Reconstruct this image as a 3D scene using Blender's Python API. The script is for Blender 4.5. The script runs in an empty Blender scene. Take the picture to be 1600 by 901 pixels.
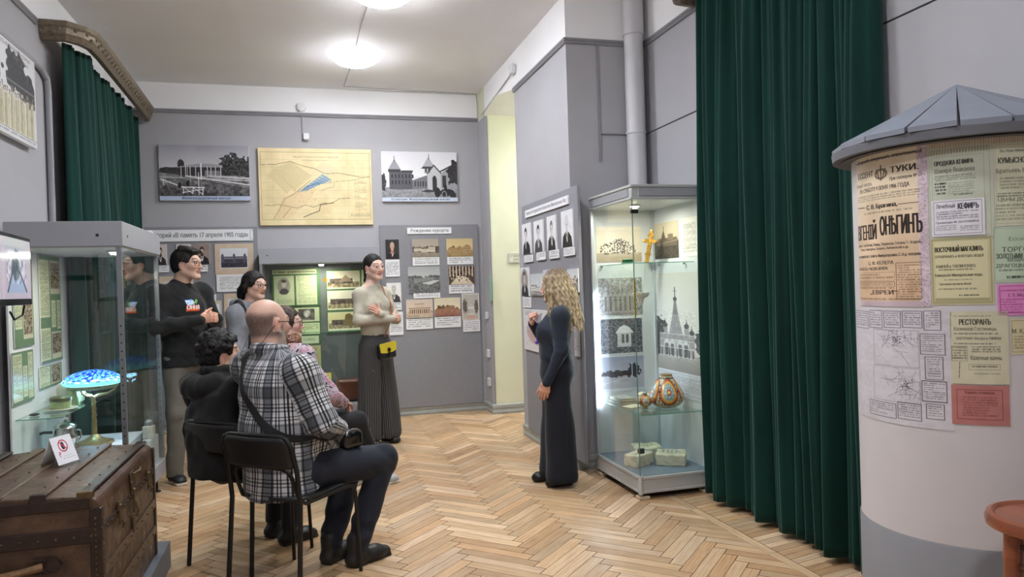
import bpy, bmesh, math, random
import numpy as np
from mathutils import Vector, Matrix
random.seed(7)
RNG = np.random.default_rng(11)
S = bpy.context.scene
COL = S.collection
pi = math.pi

# ------------------------------------------------------------------ camera
FPX, CAM_H, YAW, PITCH, ROLL = 1150.0, 1.42, math.atan(320/1150.0), math.atan(5/1150.0), 0.032
_F = np.array([math.sin(YAW), math.cos(YAW), 0.0]); _R = np.array([math.cos(YAW), -math.sin(YAW), 0.0]); _U = np.array([0, 0, 1.0])
CF = _F*math.cos(PITCH) - _U*math.sin(PITCH); _u2 = _U*math.cos(PITCH) + _F*math.sin(PITCH)
CX = math.cos(ROLL)*_R - math.sin(ROLL)*_u2; CY = math.sin(ROLL)*_R + math.cos(ROLL)*_u2
CO = np.array([0, 0, CAM_H])
cam_d = bpy.data.cameras.new('camera'); cam = bpy.data.objects.new('camera', cam_d); COL.objects.link(cam)
cam_d.sensor_width = 36; cam_d.lens = FPX/1600*36; cam_d.clip_start = .05
cam.matrix_world = Matrix(((CX[0], CY[0], -CF[0], CO[0]), (CX[1], CY[1], -CF[1], CO[1]), (CX[2], CY[2], -CF[2], CO[2]), (0, 0, 0, 1)))
S.camera = cam
# measured spots of the room: where the line of sight through a photograph pixel meets a real plane of the room
def sight(x, y): return CF*FPX + CX*(x-800) + CY*(450.5-y)
def on(x, y, ax, v):
    d = sight(x, y); return CO + d*((v-CO[ax])/d[ax])
def far(x, y, depth):            # at a given distance along the viewing axis
    d = sight(x, y); return CO + d*(depth/FPX)

# ------------------------------------------------------------------ world, exposure
w = bpy.data.worlds.new('world'); w.use_nodes = True; S.world = w
w.node_tree.nodes['Background'].inputs[0].default_value = (.9, .93, 1, 1); w.node_tree.nodes['Background'].inputs[1].default_value = .3
S.view_settings.view_transform = 'Standard'; S.view_settings.look = 'None'
S.view_settings.exposure = 2.05; S.view_settings.gamma = 1.0; S.view_settings.use_curve_mapping = False
LAMP_E = 26.0          # emission strength of the round ceiling lamps
SPOT_W = 2.6          # small lamps in the showcases
STRIP_E = 7.0         # light strip in the tall glass case
LAMPS = [(.5, 7.0), (.6, 5.45), (.55, 3.7), (.5, 1.9), (.4, -.4)]

# ------------------------------------------------------------------ materials
def lin(c):
    c = np.asarray(c, float)
    return np.where(c <= .04045, c/12.92, ((c+.055)/1.055)**2.4)
def srgb(r, g, b): return tuple(lin(np.array([r, g, b])/255.0))
MATS = {}
class NT:
    def __init__(s, name):
        s.m = bpy.data.materials.new(name); s.m.use_nodes = True; s.t = s.m.node_tree; s.n = s.t.nodes
        s.b = s.n['Principled BSDF']; s.out = s.n['Material Output']
    def new(s, t, **k):
        n = s.n.new(t)
        for a, v in k.items(): setattr(n, a, v)
        return n
    def link(s, a, b): s.t.links.new(a, b)
    def noise(s, scale, detail=3, coord='Object', vec=(1, 1, 1), rough=.5):
        tc = s.new('ShaderNodeTexCoord'); mp = s.new('ShaderNodeMapping'); mp.inputs['Scale'].default_value = vec
        no = s.new('ShaderNodeTexNoise'); no.inputs['Scale'].default_value = scale; no.inputs['Detail'].default_value = detail; no.inputs['Roughness'].default_value = rough
        s.link(tc.outputs[coord], mp.inputs[0]); s.link(mp.outputs[0], no.inputs[0]); return no.outputs[0]
    def ramp(s, fac, stops):
        r = s.new('ShaderNodeValToRGB'); e = r.color_ramp.elements
        while len(e) < len(stops): e.new(.5)
        for i, (p, c) in enumerate(stops): e[i].position = p; e[i].color = (*c, 1)
        s.link(fac, r.inputs[0]); return r.outputs[0]
    def bump(s, fac, strength=.2, dist=.01):
        b = s.new('ShaderNodeBump'); b.inputs['Strength'].default_value = strength; b.inputs['Distance'].default_value = dist
        s.link(fac, b.inputs['Height']); s.link(b.outputs[0], s.b.inputs['Normal']); return b
def mat(name, rgb, rough=.6, metal=0.0, var=.08, scale=8, bump=0, bscale=60, vec=(1, 1, 1), spec=.5, coat=0, sheen=0, emit=None, estr=0):
    """principled material, colour in 0..255 sRGB, gently mottled by procedural noise"""
    if name in MATS: return MATS[name]
    t = NT(name); c = np.array(srgb(*rgb))
    t.b.inputs['Roughness'].default_value = rough; t.b.inputs['Metallic'].default_value = metal
    t.b.inputs['Specular IOR Level'].default_value = spec; t.b.inputs['Coat Weight'].default_value = coat; t.b.inputs['Coat Roughness'].default_value = .15
    if sheen: t.b.inputs['Sheen Weight'].default_value = sheen; t.b.inputs['Sheen Roughness'].default_value = .4
    t.link(t.ramp(t.noise(scale, 3, vec=vec), [(.3, tuple(c*(1-var))), (.7, tuple(np.minimum(c*(1+var), 1)))]), t.b.inputs['Base Color'])
    if bump: t.bump(t.noise(bscale, 4, vec=vec), bump, .004)
    if emit: t.b.inputs['Emission Color'].default_value = (*srgb(*emit), 1); t.b.inputs['Emission Strength'].default_value = estr
    MATS[name] = t.m; return t.m
def colmat(name, rough=.6, spec=.4, bump=0, bscale=80, sub=0, coat=0, sheen=0, grain=0):
    """material whose own colours are drawn on the mesh (attribute Col)"""
    if name in MATS: return MATS[name]
    t = NT(name); a = t.new('ShaderNodeVertexColor', layer_name='Col')
    src = a.outputs[0]
    if grain:
        mx = t.new('ShaderNodeMix', data_type='RGBA', blend_type='MULTIPLY'); mx.inputs[0].default_value = grain
        t.link(src, mx.inputs[6]); t.link(t.ramp(t.noise(bscale*2, 2), [(.3, (.55,)*3), (.6, (1, 1, 1))]), mx.inputs[7]); src = mx.outputs[2]
    t.link(src, t.b.inputs['Base Color']); t.b.inputs['Roughness'].default_value = rough; t.b.inputs['Specular IOR Level'].default_value = spec
    t.b.inputs['Coat Weight'].default_value = coat; t.b.inputs['Coat Roughness'].default_value = .08
    if sheen: t.b.inputs['Sheen Weight'].default_value = sheen
    if sub: t.b.inputs['Subsurface Weight'].default_value = sub; t.b.inputs['Subsurface Radius'].default_value = (.6, .25, .15); t.b.inputs['Subsurface Scale'].default_value = .012
    if bump: t.bump(t.noise(bscale, 3), bump, .002)
    MATS[name] = t.m; return t.m
def glassmat(name='clear glass', tint=(.96, .985, .975), refl=1.0):
    if name in MATS: return MATS[name]
    t = NT(name); tr = t.new('ShaderNodeBsdfTransparent'); tr.inputs[0].default_value = (*tint, 1)
    gl = t.new('ShaderNodeBsdfGlossy'); gl.inputs['Roughness'].default_value = .015; gl.inputs['Color'].default_value = (refl,)*3+(1,)
    fr = t.new('ShaderNodeLayerWeight'); fr.inputs[0].default_value = .5
    pw = t.new('ShaderNodeMath', operation='POWER'); pw.inputs[1].default_value = 5.0; t.link(fr.outputs['Facing'], pw.inputs[0])
    ml = t.new('ShaderNodeMath', operation='MULTIPLY_ADD'); ml.inputs[1].default_value = .8; ml.inputs[2].default_value = .035
    t.link(pw.outputs[0], ml.inputs[0]); mx = t.new('ShaderNodeMixShader')
    t.link(ml.outputs[0], mx.inputs[0]); t.link(tr.outputs[0], mx.inputs[1]); t.link(gl.outputs[0], mx.inputs[2]); t.link(mx.outputs[0], t.out.inputs[0])
    MATS[name] = t.m; return t.m

# ------------------------------------------------------------------ object helpers
def tag(o, label=None, cat=None, group=None, kind=None):
    if label: o['label'] = label
    if cat: o['category'] = cat
    if group: o['group'] = group
    if kind: o['kind'] = kind
    return o
def empty(name, loc, rz=0, label=None, cat=None, group=None):
    o = bpy.data.objects.new(name, None); COL.objects.link(o); o.location = [float(v) for v in loc]; o.rotation_euler = (0, 0, rz); o.empty_display_size = .1
    return tag(o, label, cat, group)
def wmat(o):
    m = Matrix.Translation(o.location) @ o.rotation_euler.to_matrix().to_4x4()
    return (wmat(o.parent) @ m) if o.parent else m
def link_mesh(name, V, Fc, mats, parent=None, smooth=False, world=True, mi=None):
    me = bpy.data.meshes.new(name); V = np.asarray(V, float).reshape(-1, 3)
    if parent is not None and world:
        M = np.array(wmat(parent).inverted()); V = V @ M[:3, :3].T + M[:3, 3]
    if isinstance(Fc, np.ndarray):
        me.vertices.add(len(V)); me.vertices.foreach_set('co', V.astype(np.float32).ravel())
        n, k = Fc.shape; me.loops.add(n*k); me.loops.foreach_set('vertex_index', Fc.astype(np.int32).ravel())
        me.polygons.add(n); me.polygons.foreach_set('loop_start', np.arange(0, n*k, k, dtype=np.int32))
        me.update(calc_edges=True)
    else: me.from_pydata(V.tolist(), [], Fc)
    for m in (mats if isinstance(mats, (list, tuple)) else [mats]): me.materials.append(m)
    if mi is not None: me.polygons.foreach_set('material_index', np.asarray(mi, np.int32))
    if smooth: me.polygons.foreach_set('use_smooth', [True]*len(me.polygons))
    o = bpy.data.objects.new(name, me); COL.objects.link(o)
    if parent is not None: o.parent = parent
    return o
class MB:
    """collects shapes, then build() links them as one mesh object"""
    def __init__(s): s.v = []; s.f = []; s.mi = []; s.cur = 0; s.T = None
    def add(s, V, Fs):
        n = len(s.v)
        if s.T is not None: V = [tuple(s.T @ Vector(p)) for p in V]
        s.v += [tuple(map(float, p)) for p in V]; s.f += [tuple(i+n for i in f) for f in Fs]; s.mi += [s.cur]*len(Fs); return s
    def box(s, a, b, bev=0):
        x0, y0, z0 = a; x1, y1, z1 = b
        if x0 > x1: x0, x1 = x1, x0
        if y0 > y1: y0, y1 = y1, y0
        if z0 > z1: z0, z1 = z1, z0
        if not bev:
            return s.add([(x0, y0, z0), (x1, y0, z0), (x1, y1, z0), (x0, y1, z0), (x0, y0, z1), (x1, y0, z1), (x1, y1, z1), (x0, y1, z1)],
                         [(3, 2, 1, 0), (4, 5, 6, 7), (0, 1, 5, 4), (1, 2, 6, 5), (2, 3, 7, 6), (3, 0, 4, 7)])
        bev = min(bev, (x1-x0)*.45, (y1-y0)*.45, (z1-z0)*.45)
        rings = []
        for z, i in ((z0, bev), (z0+bev, 0), (z1-bev, 0), (z1, bev)):
            c = bev if i == 0 else bev
            X0, X1, Y0, Y1 = x0+i, x1-i, y0+i, y1-i; q = bev*.6
            rings.append([(X0+q, Y0, z), (X1-q, Y0, z), (X1, Y0+q, z), (X1, Y1-q, z), (X1-q, Y1, z), (X0+q, Y1, z), (X0, Y1-q, z), (X0, Y0+q, z)])
        return s.loft(rings)
    def loft(s, rings, cap=True, closed=True):
        n = len(rings[0]); V = [p for r in rings for p in r]; Fs = []
        for i in range(len(rings)-1):
            for j in range(n if closed else n-1):
                a = i*n+j; b = i*n+(j+1) % n; Fs.append((a, b, b+n, a+n))
        if cap: Fs.append(tuple(range(n-1, -1, -1))); Fs.append(tuple((len(rings)-1)*n+j for j in range(n)))
        return s.add(V, Fs)
    def tube(s, pts, r, n=8, cap=True, flat=1.0, up=None):
        P = [Vector(p) for p in pts]; rs = r if isinstance(r, (list, tuple)) else [r]*len(P); rings = []
        T = [(P[min(i+1, len(P)-1)]-P[max(i-1, 0)]).normalized() for i in range(len(P))]
        u = Vector(up) if up else (Vector((0, 0, 1)) if abs(T[0].z) < .9 else Vector((1, 0, 0)))
        for p, t, rr in zip(P, T, rs):
            u = (u - t*u.dot(t)); u.normalize(); q = t.cross(u)
            rings.append([tuple(p + q*math.cos(a)*rr + u*math.sin(a)*rr*flat) for a in [2*pi*k/n for k in range(n)]])
        return s.loft(rings, cap)
    def lathe(s, prof, c=(0, 0, 0), n=24, axis='z'):
        rings = []
        for r, z in prof:
            rings.append([(c[0]+r*math.cos(a), c[1]+r*math.sin(a), c[2]+z) if axis == 'z' else ((c[0]+z, c[1]+r*math.cos(a), c[2]+r*math.sin(a)) if axis == 'x' else (c[0]-r*math.cos(a), c[1]+z, c[2]+r*math.sin(a))) for a in [2*pi*k/n for k in range(n)]])
        return s.loft(rings)
    def ball(s, c, r, n=12, rx=1, ry=1, rz=1):
        rings = []
        for i in range(1, n//2+1):
            t = pi*(i-.5)/(n//2); rr = math.sin(t)*r; z = -math.cos(t)*r
            rings.append([(c[0]+rr*rx*math.cos(a), c[1]+rr*ry*math.sin(a), c[2]+z*rz) for a in [2*pi*k/n for k in range(n)]])
        return s.loft(rings)
    def prism(s, poly, h, O, u, v, n):
        """polygon given in (u, v) about O, thickened by h along n"""
        O, u, v, n = (np.asarray(q, float) for q in (O, u, v, n))
        A = [O+u*a+v*b for a, b in poly]; B = [p+n*h for p in A]; k = len(poly)
        return s.add(A+B, [tuple(range(k-1, -1, -1)), tuple(range(k, 2*k))]+[(i, (i+1) % k, (i+1) % k+k, i+k) for i in range(k)])
    def build(s, name, mats, parent=None, smooth=False, world=True, bevel=0, sub=0):
        o = link_mesh(name, s.v, s.f, mats, parent, False, world, s.mi)
        bm = bmesh.new(); bm.from_mesh(o.data); bmesh.ops.recalc_face_normals(bm, faces=bm.faces); bm.to_mesh(o.data); bm.free()
        if smooth:
            o.data.polygons.foreach_set('use_smooth', [True]*len(o.data.polygons)); o.data.set_sharp_from_angle(angle=math.radians(40))
        if bevel:
            b = o.modifiers.new('bevel', 'BEVEL'); b.width = bevel; b.segments = 2; b.limit_method = 'ANGLE'
        if sub:
            b = o.modifiers.new('subd', 'SUBSURF'); b.levels = sub; b.render_levels = sub
        return o
def copy_tree(o, parent=None):
    c = o.copy(); COL.objects.link(c)
    if parent is not None: c.parent = parent
    for ch in list(o.children): copy_tree(ch, c)
    return c
def setcol(o, rgb):      # rgb: (nverts,3) in 0..255 sRGB
    a = o.data.color_attributes.new('Col', 'FLOAT_COLOR', 'POINT')
    c = np.ones((len(o.data.vertices), 4), np.float32); c[:, :3] = lin(np.clip(rgb, 0, 255)/255.0); a.data.foreach_set('color', c.ravel())

# ------------------------------------------------------------------ drawing of prints (own little rasteriser, no image files)
_gl = {}
def glyph_edges(s):
    if s in _gl: return _gl[s]
    c = bpy.data.curves.new('lettering', 'FONT'); c.body = s; c.fill_mode = 'NONE'; c.resolution_u = 3
    o = bpy.data.objects.new('lettering', c); COL.objects.link(o); dg = bpy.context.evaluated_depsgraph_get(); dg.update()
    me = bpy.data.meshes.new_from_object(o.evaluated_get(dg)); v = np.empty(len(me.vertices)*3); me.vertices.foreach_get('co', v); v = v.reshape(-1, 3)[:, :2]
    e = np.empty(len(me.edges)*2, int); me.edges.foreach_get('vertices', e); e = e.reshape(-1, 2)
    # orient the loops: walk each one
    nxt = {}
    for a, b in e: nxt.setdefault(a, []).append(b); nxt.setdefault(b, []).append(a)
    seen = set(); E = []
    for st in sorted(nxt):
        if st in seen: continue
        loop = [st]; seen.add(st); cur = st; prev = None
        n0 = sorted(nxt[st], key=lambda q: (q != st+1)); cur = n0[0]; prev = st
        while cur != st and cur not in seen:
            loop.append(cur); seen.add(cur); o2 = [q for q in nxt[cur] if q != prev]; prev, cur = cur, (o2[0] if o2 else st)
        E += [(loop[i], loop[(i+1) % len(loop)]) for i in range(len(loop))]
    bpy.data.objects.remove(o); bpy.data.curves.remove(c); bpy.data.meshes.remove(me)
    E = np.array(E, int); r = (v[E[:, 0]], v[E[:, 1]]) if len(E) else (np.zeros((0, 2)),)*2
    lo = v.min(0); hi = v.max(0); r = ((r[0]-lo)/(hi-lo), (r[1]-lo)/(hi-lo)); _gl[s] = r; return r
class Im:
    def __init__(s, w, h, bg=(230, 230, 225), seed=1):
        s.w, s.h = int(w), int(h); s.a = np.ones((s.h, s.w, 3))*np.array(bg, float); s.r = np.random.default_rng(seed)
        s.X, s.Y = np.meshgrid((np.arange(s.w)+.5)/s.w, (np.arange(s.h)+.5)/s.h)
    def put(s, m, c, al=1.0):
        m = np.asarray(m, float)*al; s.a = s.a*(1-m[..., None]) + np.array(c, float)*m[..., None]; return s
    def rect(s, x0, y0, x1, y1, c, al=1): return s.put((s.X >= x0) & (s.X <= x1) & (s.Y >= y0) & (s.Y <= y1), c, al)
    def ell(s, cx, cy, rx, ry, c, al=1): return s.put(((s.X-cx)/rx)**2+((s.Y-cy)/ry)**2 <= 1, c, al)
    def poly(s, P, c, al=1):
        m = np.zeros_like(s.X, bool); n = len(P)
        for i in range(n):
            (x0, y0), (x1, y1) = P[i], P[(i+1) % n]
            if y0 == y1: continue
            m ^= ((s.Y < y0) != (s.Y < y1)) & (s.X < (x1-x0)*(s.Y-y0)/(y1-y0)+x0)
        return s.put(m, c, al)
    def line(s, P, wd, c, al=1):      # wd in fraction of height
        asp = s.w/s.h; m = np.zeros_like(s.X, bool)
        for (x0, y0), (x1, y1) in zip(P[:-1], P[1:]):
            dx, dy = (x1-x0)*asp, y1-y0; L = dx*dx+dy*dy+1e-12
            t = np.clip(((s.X-x0)*asp*dx+(s.Y-y0)*dy)/L, 0, 1)
            m |= ((s.X-x0)*asp-t*dx)**2+(s.Y-y0-t*dy)**2 < (wd/2)**2
        return s.put(m, c, al)
    def frame(s, x0, y0, x1, y1, wd, c): return s.line([(x0, y0), (x1, y0), (x1, y1), (x0, y1), (x0, y0)], wd, c)
    def grad(s, y0, y1, c0, c1):
        t = np.clip((s.Y-y0)/(y1-y0), 0, 1)[..., None]; m = ((s.Y >= y0) & (s.Y <= y1))[..., None]
        s.a = np.where(m, np.array(c0, float)*(1-t)+np.array(c1, float)*t, s.a); return s
    def field(s, n, seed=None):       # smooth value noise 0..1 with n cells across
        r = np.random.default_rng(seed) if seed is not None else s.r
        ny = max(2, int(n*s.h/s.w)+1); g = r.random((ny+2, n+2)); x = s.X*n; y = s.Y*ny
        i = x.astype(int); j = y.astype(int); u = x-i; v = y-j; u = u*u*(3-2*u); v = v*v*(3-2*v)
        return (g[j, i]*(1-u)+g[j, i+1]*u)*(1-v)+(g[j+1, i]*(1-u)+g[j+1, i+1]*u)*v
    def grain(s, amp, n=0, x0=0, y0=0, x1=1, y1=1, seed=None):
        f = (s.field(n, seed)-.5)*2 if n else s.r.standard_normal(s.X.shape)*.5
        m = (s.X >= x0) & (s.X <= x1) & (s.Y >= y0) & (s.Y <= y1); s.a = s.a + (f*m*amp)[..., None]; return s
    def tree(s, cx, cy, rx, ry, c=(35, 35, 36), light=60, n=26, seed=3):
        f = s.field(n, seed); g = s.field(n*2, seed+9)
        m = ((s.X-cx)/rx)**2+((s.Y-cy)/ry)**2 + (f-.5)*1.3 < .9
        s.put(m, c); s.a = np.where((m & (g > .6))[..., None], s.a+light*(g-.6)[..., None]*2.2, s.a); return s
    def words(s, x0, y0, x1, y1, rows, c=(60, 60, 60), al=.6, fill=.6, ragged=.12, seed=5):
        r = np.random.default_rng(seed)
        rh = (y1-y0)/rows
        for k in range(rows):
            ya = y0+k*rh; yb = ya+rh*fill; n = max(4, int((x1-x0)*s.w/1.6)); pat = r.random(n) > .22
            end = n if r.random() > ragged else int(n*r.uniform(.3, .9)); pat[end:] = False
            xi = np.clip(((s.X-x0)/(x1-x0)*n).astype(int), 0, n-1)
            s.put((s.X > x0) & (s.X < x1) & (s.Y >= ya) & (s.Y < yb) & pat[xi], c, al*r.uniform(.7, 1))
        return s
    def text(s, st, x0, y0, x1, y1, c=(20, 20, 20), bold=0.0, shear=0.0, al=1):
        A, B = glyph_edges(st); ss = 3
        px0, px1 = x0*s.w, x1*s.w; py0, py1 = y0*s.h, y1*s.h
        i0, i1 = max(0, int(px0)-2), min(s.w, int(px1)+3); j0, j1 = max(0, int(py0-abs(shear)*s.h)-2), min(s.h, int(py1+abs(shear)*s.h)+3)
        if i1 <= i0 or j1 <= j0 or not len(A): return s
        def tp(P): X = px0+P[:, 0]*(px1-px0); Y = py1-P[:, 1]*(py1-py0)+shear*s.h*(P[:, 0]-.5); return X, Y
        ax, ay = tp(A); bx, by = tp(B)
        ys = j0+(np.arange((j1-j0)*ss)+.5)/ss; xs = i0+(np.arange((i1-i0)*ss)+.5)/ss; M = np.zeros((len(ys), len(xs)), np.int8)
        for r, y in enumerate(ys):
            up = (ay <= y) & (by > y); dn = (by <= y) & (ay > y); q = up | dn
            if not q.any(): continue
            cx = ax[q]+(y-ay[q])*(bx[q]-ax[q])/(by[q]-ay[q]); sg = np.where(up[q], 1, -1)
            o = np.argsort(cx); k = np.searchsorted(cx[o], xs); cs = np.concatenate([[0], np.cumsum(sg[o])]); M[r] = cs[k] != 0
        if bold:
            b = max(1, int(round(bold*(py1-py0)*ss)));  N = M.copy()
            for d in range(-b, b+1):
                if d < 0: N[:, :d] |= M[:, -d:]
                elif d > 0: N[:, d:] |= M[:, :-d]
            M = N
        m = M.reshape(j1-j0, ss, i1-i0, ss).mean((1, 3)); full = np.zeros(s.X.shape); full[j0:j1, i0:i1] = m
        return s.put(full, c, al)
PRINT = {}
def printmat(rough=.55, coat=0):
    k = f'print paper {rough} {coat}'
    return colmat(k, rough=rough, coat=coat)
def sheet(name, P00, P10, P01, im, thick=.012, edge=(235, 235, 232), rough=.55, coat=0, parent=None, bend=None, label=None, cat=None, group=None):
    """a board with the print on its face. P00 top left, P10 top right, P01 bottom left (world). thickness goes backwards."""
    P00, P10, P01 = (np.asarray(p, float) for p in (P00, P10, P01)); U = P10-P00; V = P01-P00
    n = np.cross(V, U); n /= np.linalg.norm(n)      # towards the viewer
    nx, ny = im.w+1, im.h+1; a = np.pad(im.a, ((0, 1), (0, 1), (0, 0)), 'edge'); b = np.pad(im.a, ((1, 0), (1, 0), (0, 0)), 'edge')
    col = (a+b)/2 if im.w < 40 else a
    uu, vv = np.meshgrid(np.arange(nx)/im.w, np.arange(ny)/im.h)
    G = P00+uu[..., None]*U+vv[..., None]*V if bend is None else bend(uu, vv, 0)
    V0 = G.reshape(-1, 3); C0 = col.reshape(-1, 3); idx = np.arange(nx*ny).reshape(ny, nx)
    F0 = np.stack([idx[:-1, :-1], idx[1:, :-1], idx[1:, 1:], idx[:-1, 1:]], -1).reshape(-1, 4)
    ring = np.concatenate([idx[0, :-1], idx[:-1, -1], idx[-1, :0:-1], idx[:0:-1, 0]]); k = len(ring); N0 = len(V0)
    if bend is None: R1 = V0[ring]+n*0; R2 = V0[ring]-n*thick
    else: R1 = V0[ring]; R2 = bend(uu, vv, -thick).reshape(-1, 3)[ring]
    F1 = np.array([(N0+i, N0+(i+1) % k, N0+k+(i+1) % k, N0+k+i) for i in range(k)])
    VV = np.concatenate([V0, R1, R2]); CC = np.concatenate([C0, np.ones((2*k, 3))*np.array(edge)])
    Fs = [F0, F1]
    if bend is None:
        c = [N0+k, N0+k+nx-1, N0+k+nx-1+ny-1, N0+k+2*(nx-1)+ny-1]; Fs.append(np.array([[c[0], c[1], c[2], c[3]]]))
    o = link_mesh(name, VV, np.concatenate(Fs), printmat(rough, coat), parent); setcol(o, CC)
    return tag(o, label, cat, group)
# ------------------------------------------------------------------ soft modelling: signed distance shapes -> one continuous mesh
def V3(*a): return np.array(a, np.float32)
def unit(v): v = np.asarray(v, float); return v/(np.linalg.norm(v)+1e-12)
class Sdf:
    def __init__(s): s.p = []; s.disp = []
    def _add(s, fn, k, op, loc=None): s.p.append((fn, k, op, loc)); return s
    def cap(s, a, b, ra, rb=None, k=.02, op='u', side=None, flat=1.0, flatb=None):
        """tapered limb from a to b. side + flat: elliptical section, r along side, r*flat across"""
        a = np.asarray(a, np.float32); b = np.asarray(b, np.float32); rb = ra if rb is None else rb; ax = b-a; L2 = float(ax@ax)+1e-9; axn = ax/math.sqrt(L2)
        if side is None:
            def fn(P):
                q = P-a; t = np.clip(q@ax/L2, 0, 1); q = q-t[..., None]*ax; return np.sqrt((q*q).sum(-1))-(ra+(rb-ra)*t)
        else:
            sd = np.asarray(side, float); sd = unit(sd-axn*float(sd@axn)).astype(np.float32); fr = np.cross(axn, sd).astype(np.float32); fb = flat if flatb is None else flatb
            def fn(P):
                q = P-a; t = np.clip(q@ax/L2, 0, 1); q = q-t[..., None]*ax; rx = ra+(rb-ra)*t; ry = rx*(flat+(fb-flat)*t); rz = np.minimum(rx, ry)
                qs, qf, qa = q@sd, q@fr, q@axn
                k0 = np.sqrt((qs/rx)**2+(qf/ry)**2+(qa/rz)**2); k1 = np.sqrt((qs/rx**2)**2+(qf/ry**2)**2+(qa/rz**2)**2)+1e-6
                return k0*(k0-1)/k1
        sref = unit(np.cross(axn, (0.31, .2, .93))) if side is None else sd; fref = np.cross(axn, sref); LL = math.sqrt(L2); rm = (ra+rb)/2
        def loc(P): q = P-a; return np.stack([np.arctan2(q@fref, q@sref)*rm, (q@axn)], -1)
        return s._add(fn, k, op, loc)
    def ell(s, c, r, M=None, k=.02, op='u'):
        c = np.asarray(c, np.float32); r = np.asarray(r, np.float32); M = np.eye(3, dtype=np.float32) if M is None else np.asarray(M, np.float32)
        def fn(P):
            q = (P-c)@M; k0 = np.sqrt(((q/r)**2).sum(-1)); k1 = np.sqrt(((q/r**2)**2).sum(-1))+1e-6; return k0*(k0-1)/k1
        def loc(P): q = (P-c)@M; return np.stack([np.arctan2(q[..., 1], q[..., 0])*r[0], q[..., 2]], -1)
        return s._add(fn, k, op, loc)
    def box(s, c, hb, M=None, rd=.005, k=.005, op='u'):
        c = np.asarray(c, np.float32); hb = np.asarray(hb, np.float32)-rd; M = np.eye(3, dtype=np.float32) if M is None else np.asarray(M, np.float32)
        def fn(P):
            q = np.abs((P-c)@M)-hb; return np.sqrt((np.maximum(q, 0)**2).sum(-1))+np.minimum(q.max(-1), 0)-rd
        return s._add(fn, k, op, lambda P: ((P-c)@M)[..., :2])
    def cut(s, pt, n, k=.004):      # remove everything on the side n points to
        pt = np.asarray(pt, np.float32); n = unit(n).astype(np.float32); return s._add(lambda P: (P-pt)@n, k, 'i')
    def chain(s, pts, rs, k=.02, **kw):
        for i in range(len(pts)-1): s.cap(pts[i], pts[i+1], rs[i], rs[i+1], k, **kw)
        return s
    def eval(s, P, cen=None, hd=None):
        """P (n,m,3), cen (n,3): prims far from a block are skipped"""
        n = P.shape[0]; d = np.full(P.shape[:2], 1e3, np.float32)
        if cen is not None:
            dc = [fn(cen) for fn, k, op, l in s.p]; um = np.min([x for x, q in zip(dc, s.p) if q[2] == 'u'], 0)
        for i, (fn, k, op, l) in enumerate(s.p):
            if cen is None: m = slice(None)
            elif op == 'u': m = np.nonzero(dc[i] < um+2*hd+1.5*k)[0]
            elif op == 's': m = np.nonzero(dc[i] < 2*hd+k)[0]
            else: m = np.nonzero(dc[i] > -2*hd-k)[0]
            if cen is not None and len(m) == 0: continue
            e = fn(P[m]); o = d[m]
            if op == 'u': h = np.clip(.5+.5*(o-e)/k, 0, 1); d[m] = o+(e-o)*h-k*h*(1-h)
            elif op == 's': h = np.clip(.5-.5*(o+e)/k, 0, 1); d[m] = o+(-e-o)*h+k*h*(1-h)
            else: h = np.clip(.5-.5*(o-e)/k, 0, 1); d[m] = o+(e-o)*h+k*h*(1-h)
        for f in s.disp: d = d+f(P)
        return d
    def nearest(s, V, use=None):
        D = np.stack([fn(V) if op == 'u' and (use is None or i in use) else np.full(len(V), 1e3, np.float32) for i, (fn, k, op, l) in enumerate(s.p)]); return D.argmin(0)
def folds(amp, freq, seed=0, vec=(1, 1, 1), sharp=1.0, env=None):
    r = np.random.default_rng(seed); K = [(r.standard_normal(3)*np.array(vec)*freq, r.uniform(0, 6.28), r.uniform(.5, 1)) for _ in range(7)]
    K = [(k.astype(np.float32), p, a) for k, p, a in K]; tot = sum(a for _, _, a in K)
    def f(P):
        v = 0
        for k, p, a in K: v = v+a*np.sin(P@k+p+1.3*np.sin(P@(k[[1, 2, 0]]*.6)+p))
        v = v/tot*2.0
        if sharp != 1: v = np.sign(v)*np.abs(v)**sharp
        v = v*amp
        return v*env(P) if env is not None else v
    return f
def near(pt, rad):
    pt = np.asarray(pt, np.float32); return lambda P: np.exp(-((P-pt)**2).sum(-1)/(rad*rad))
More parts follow.
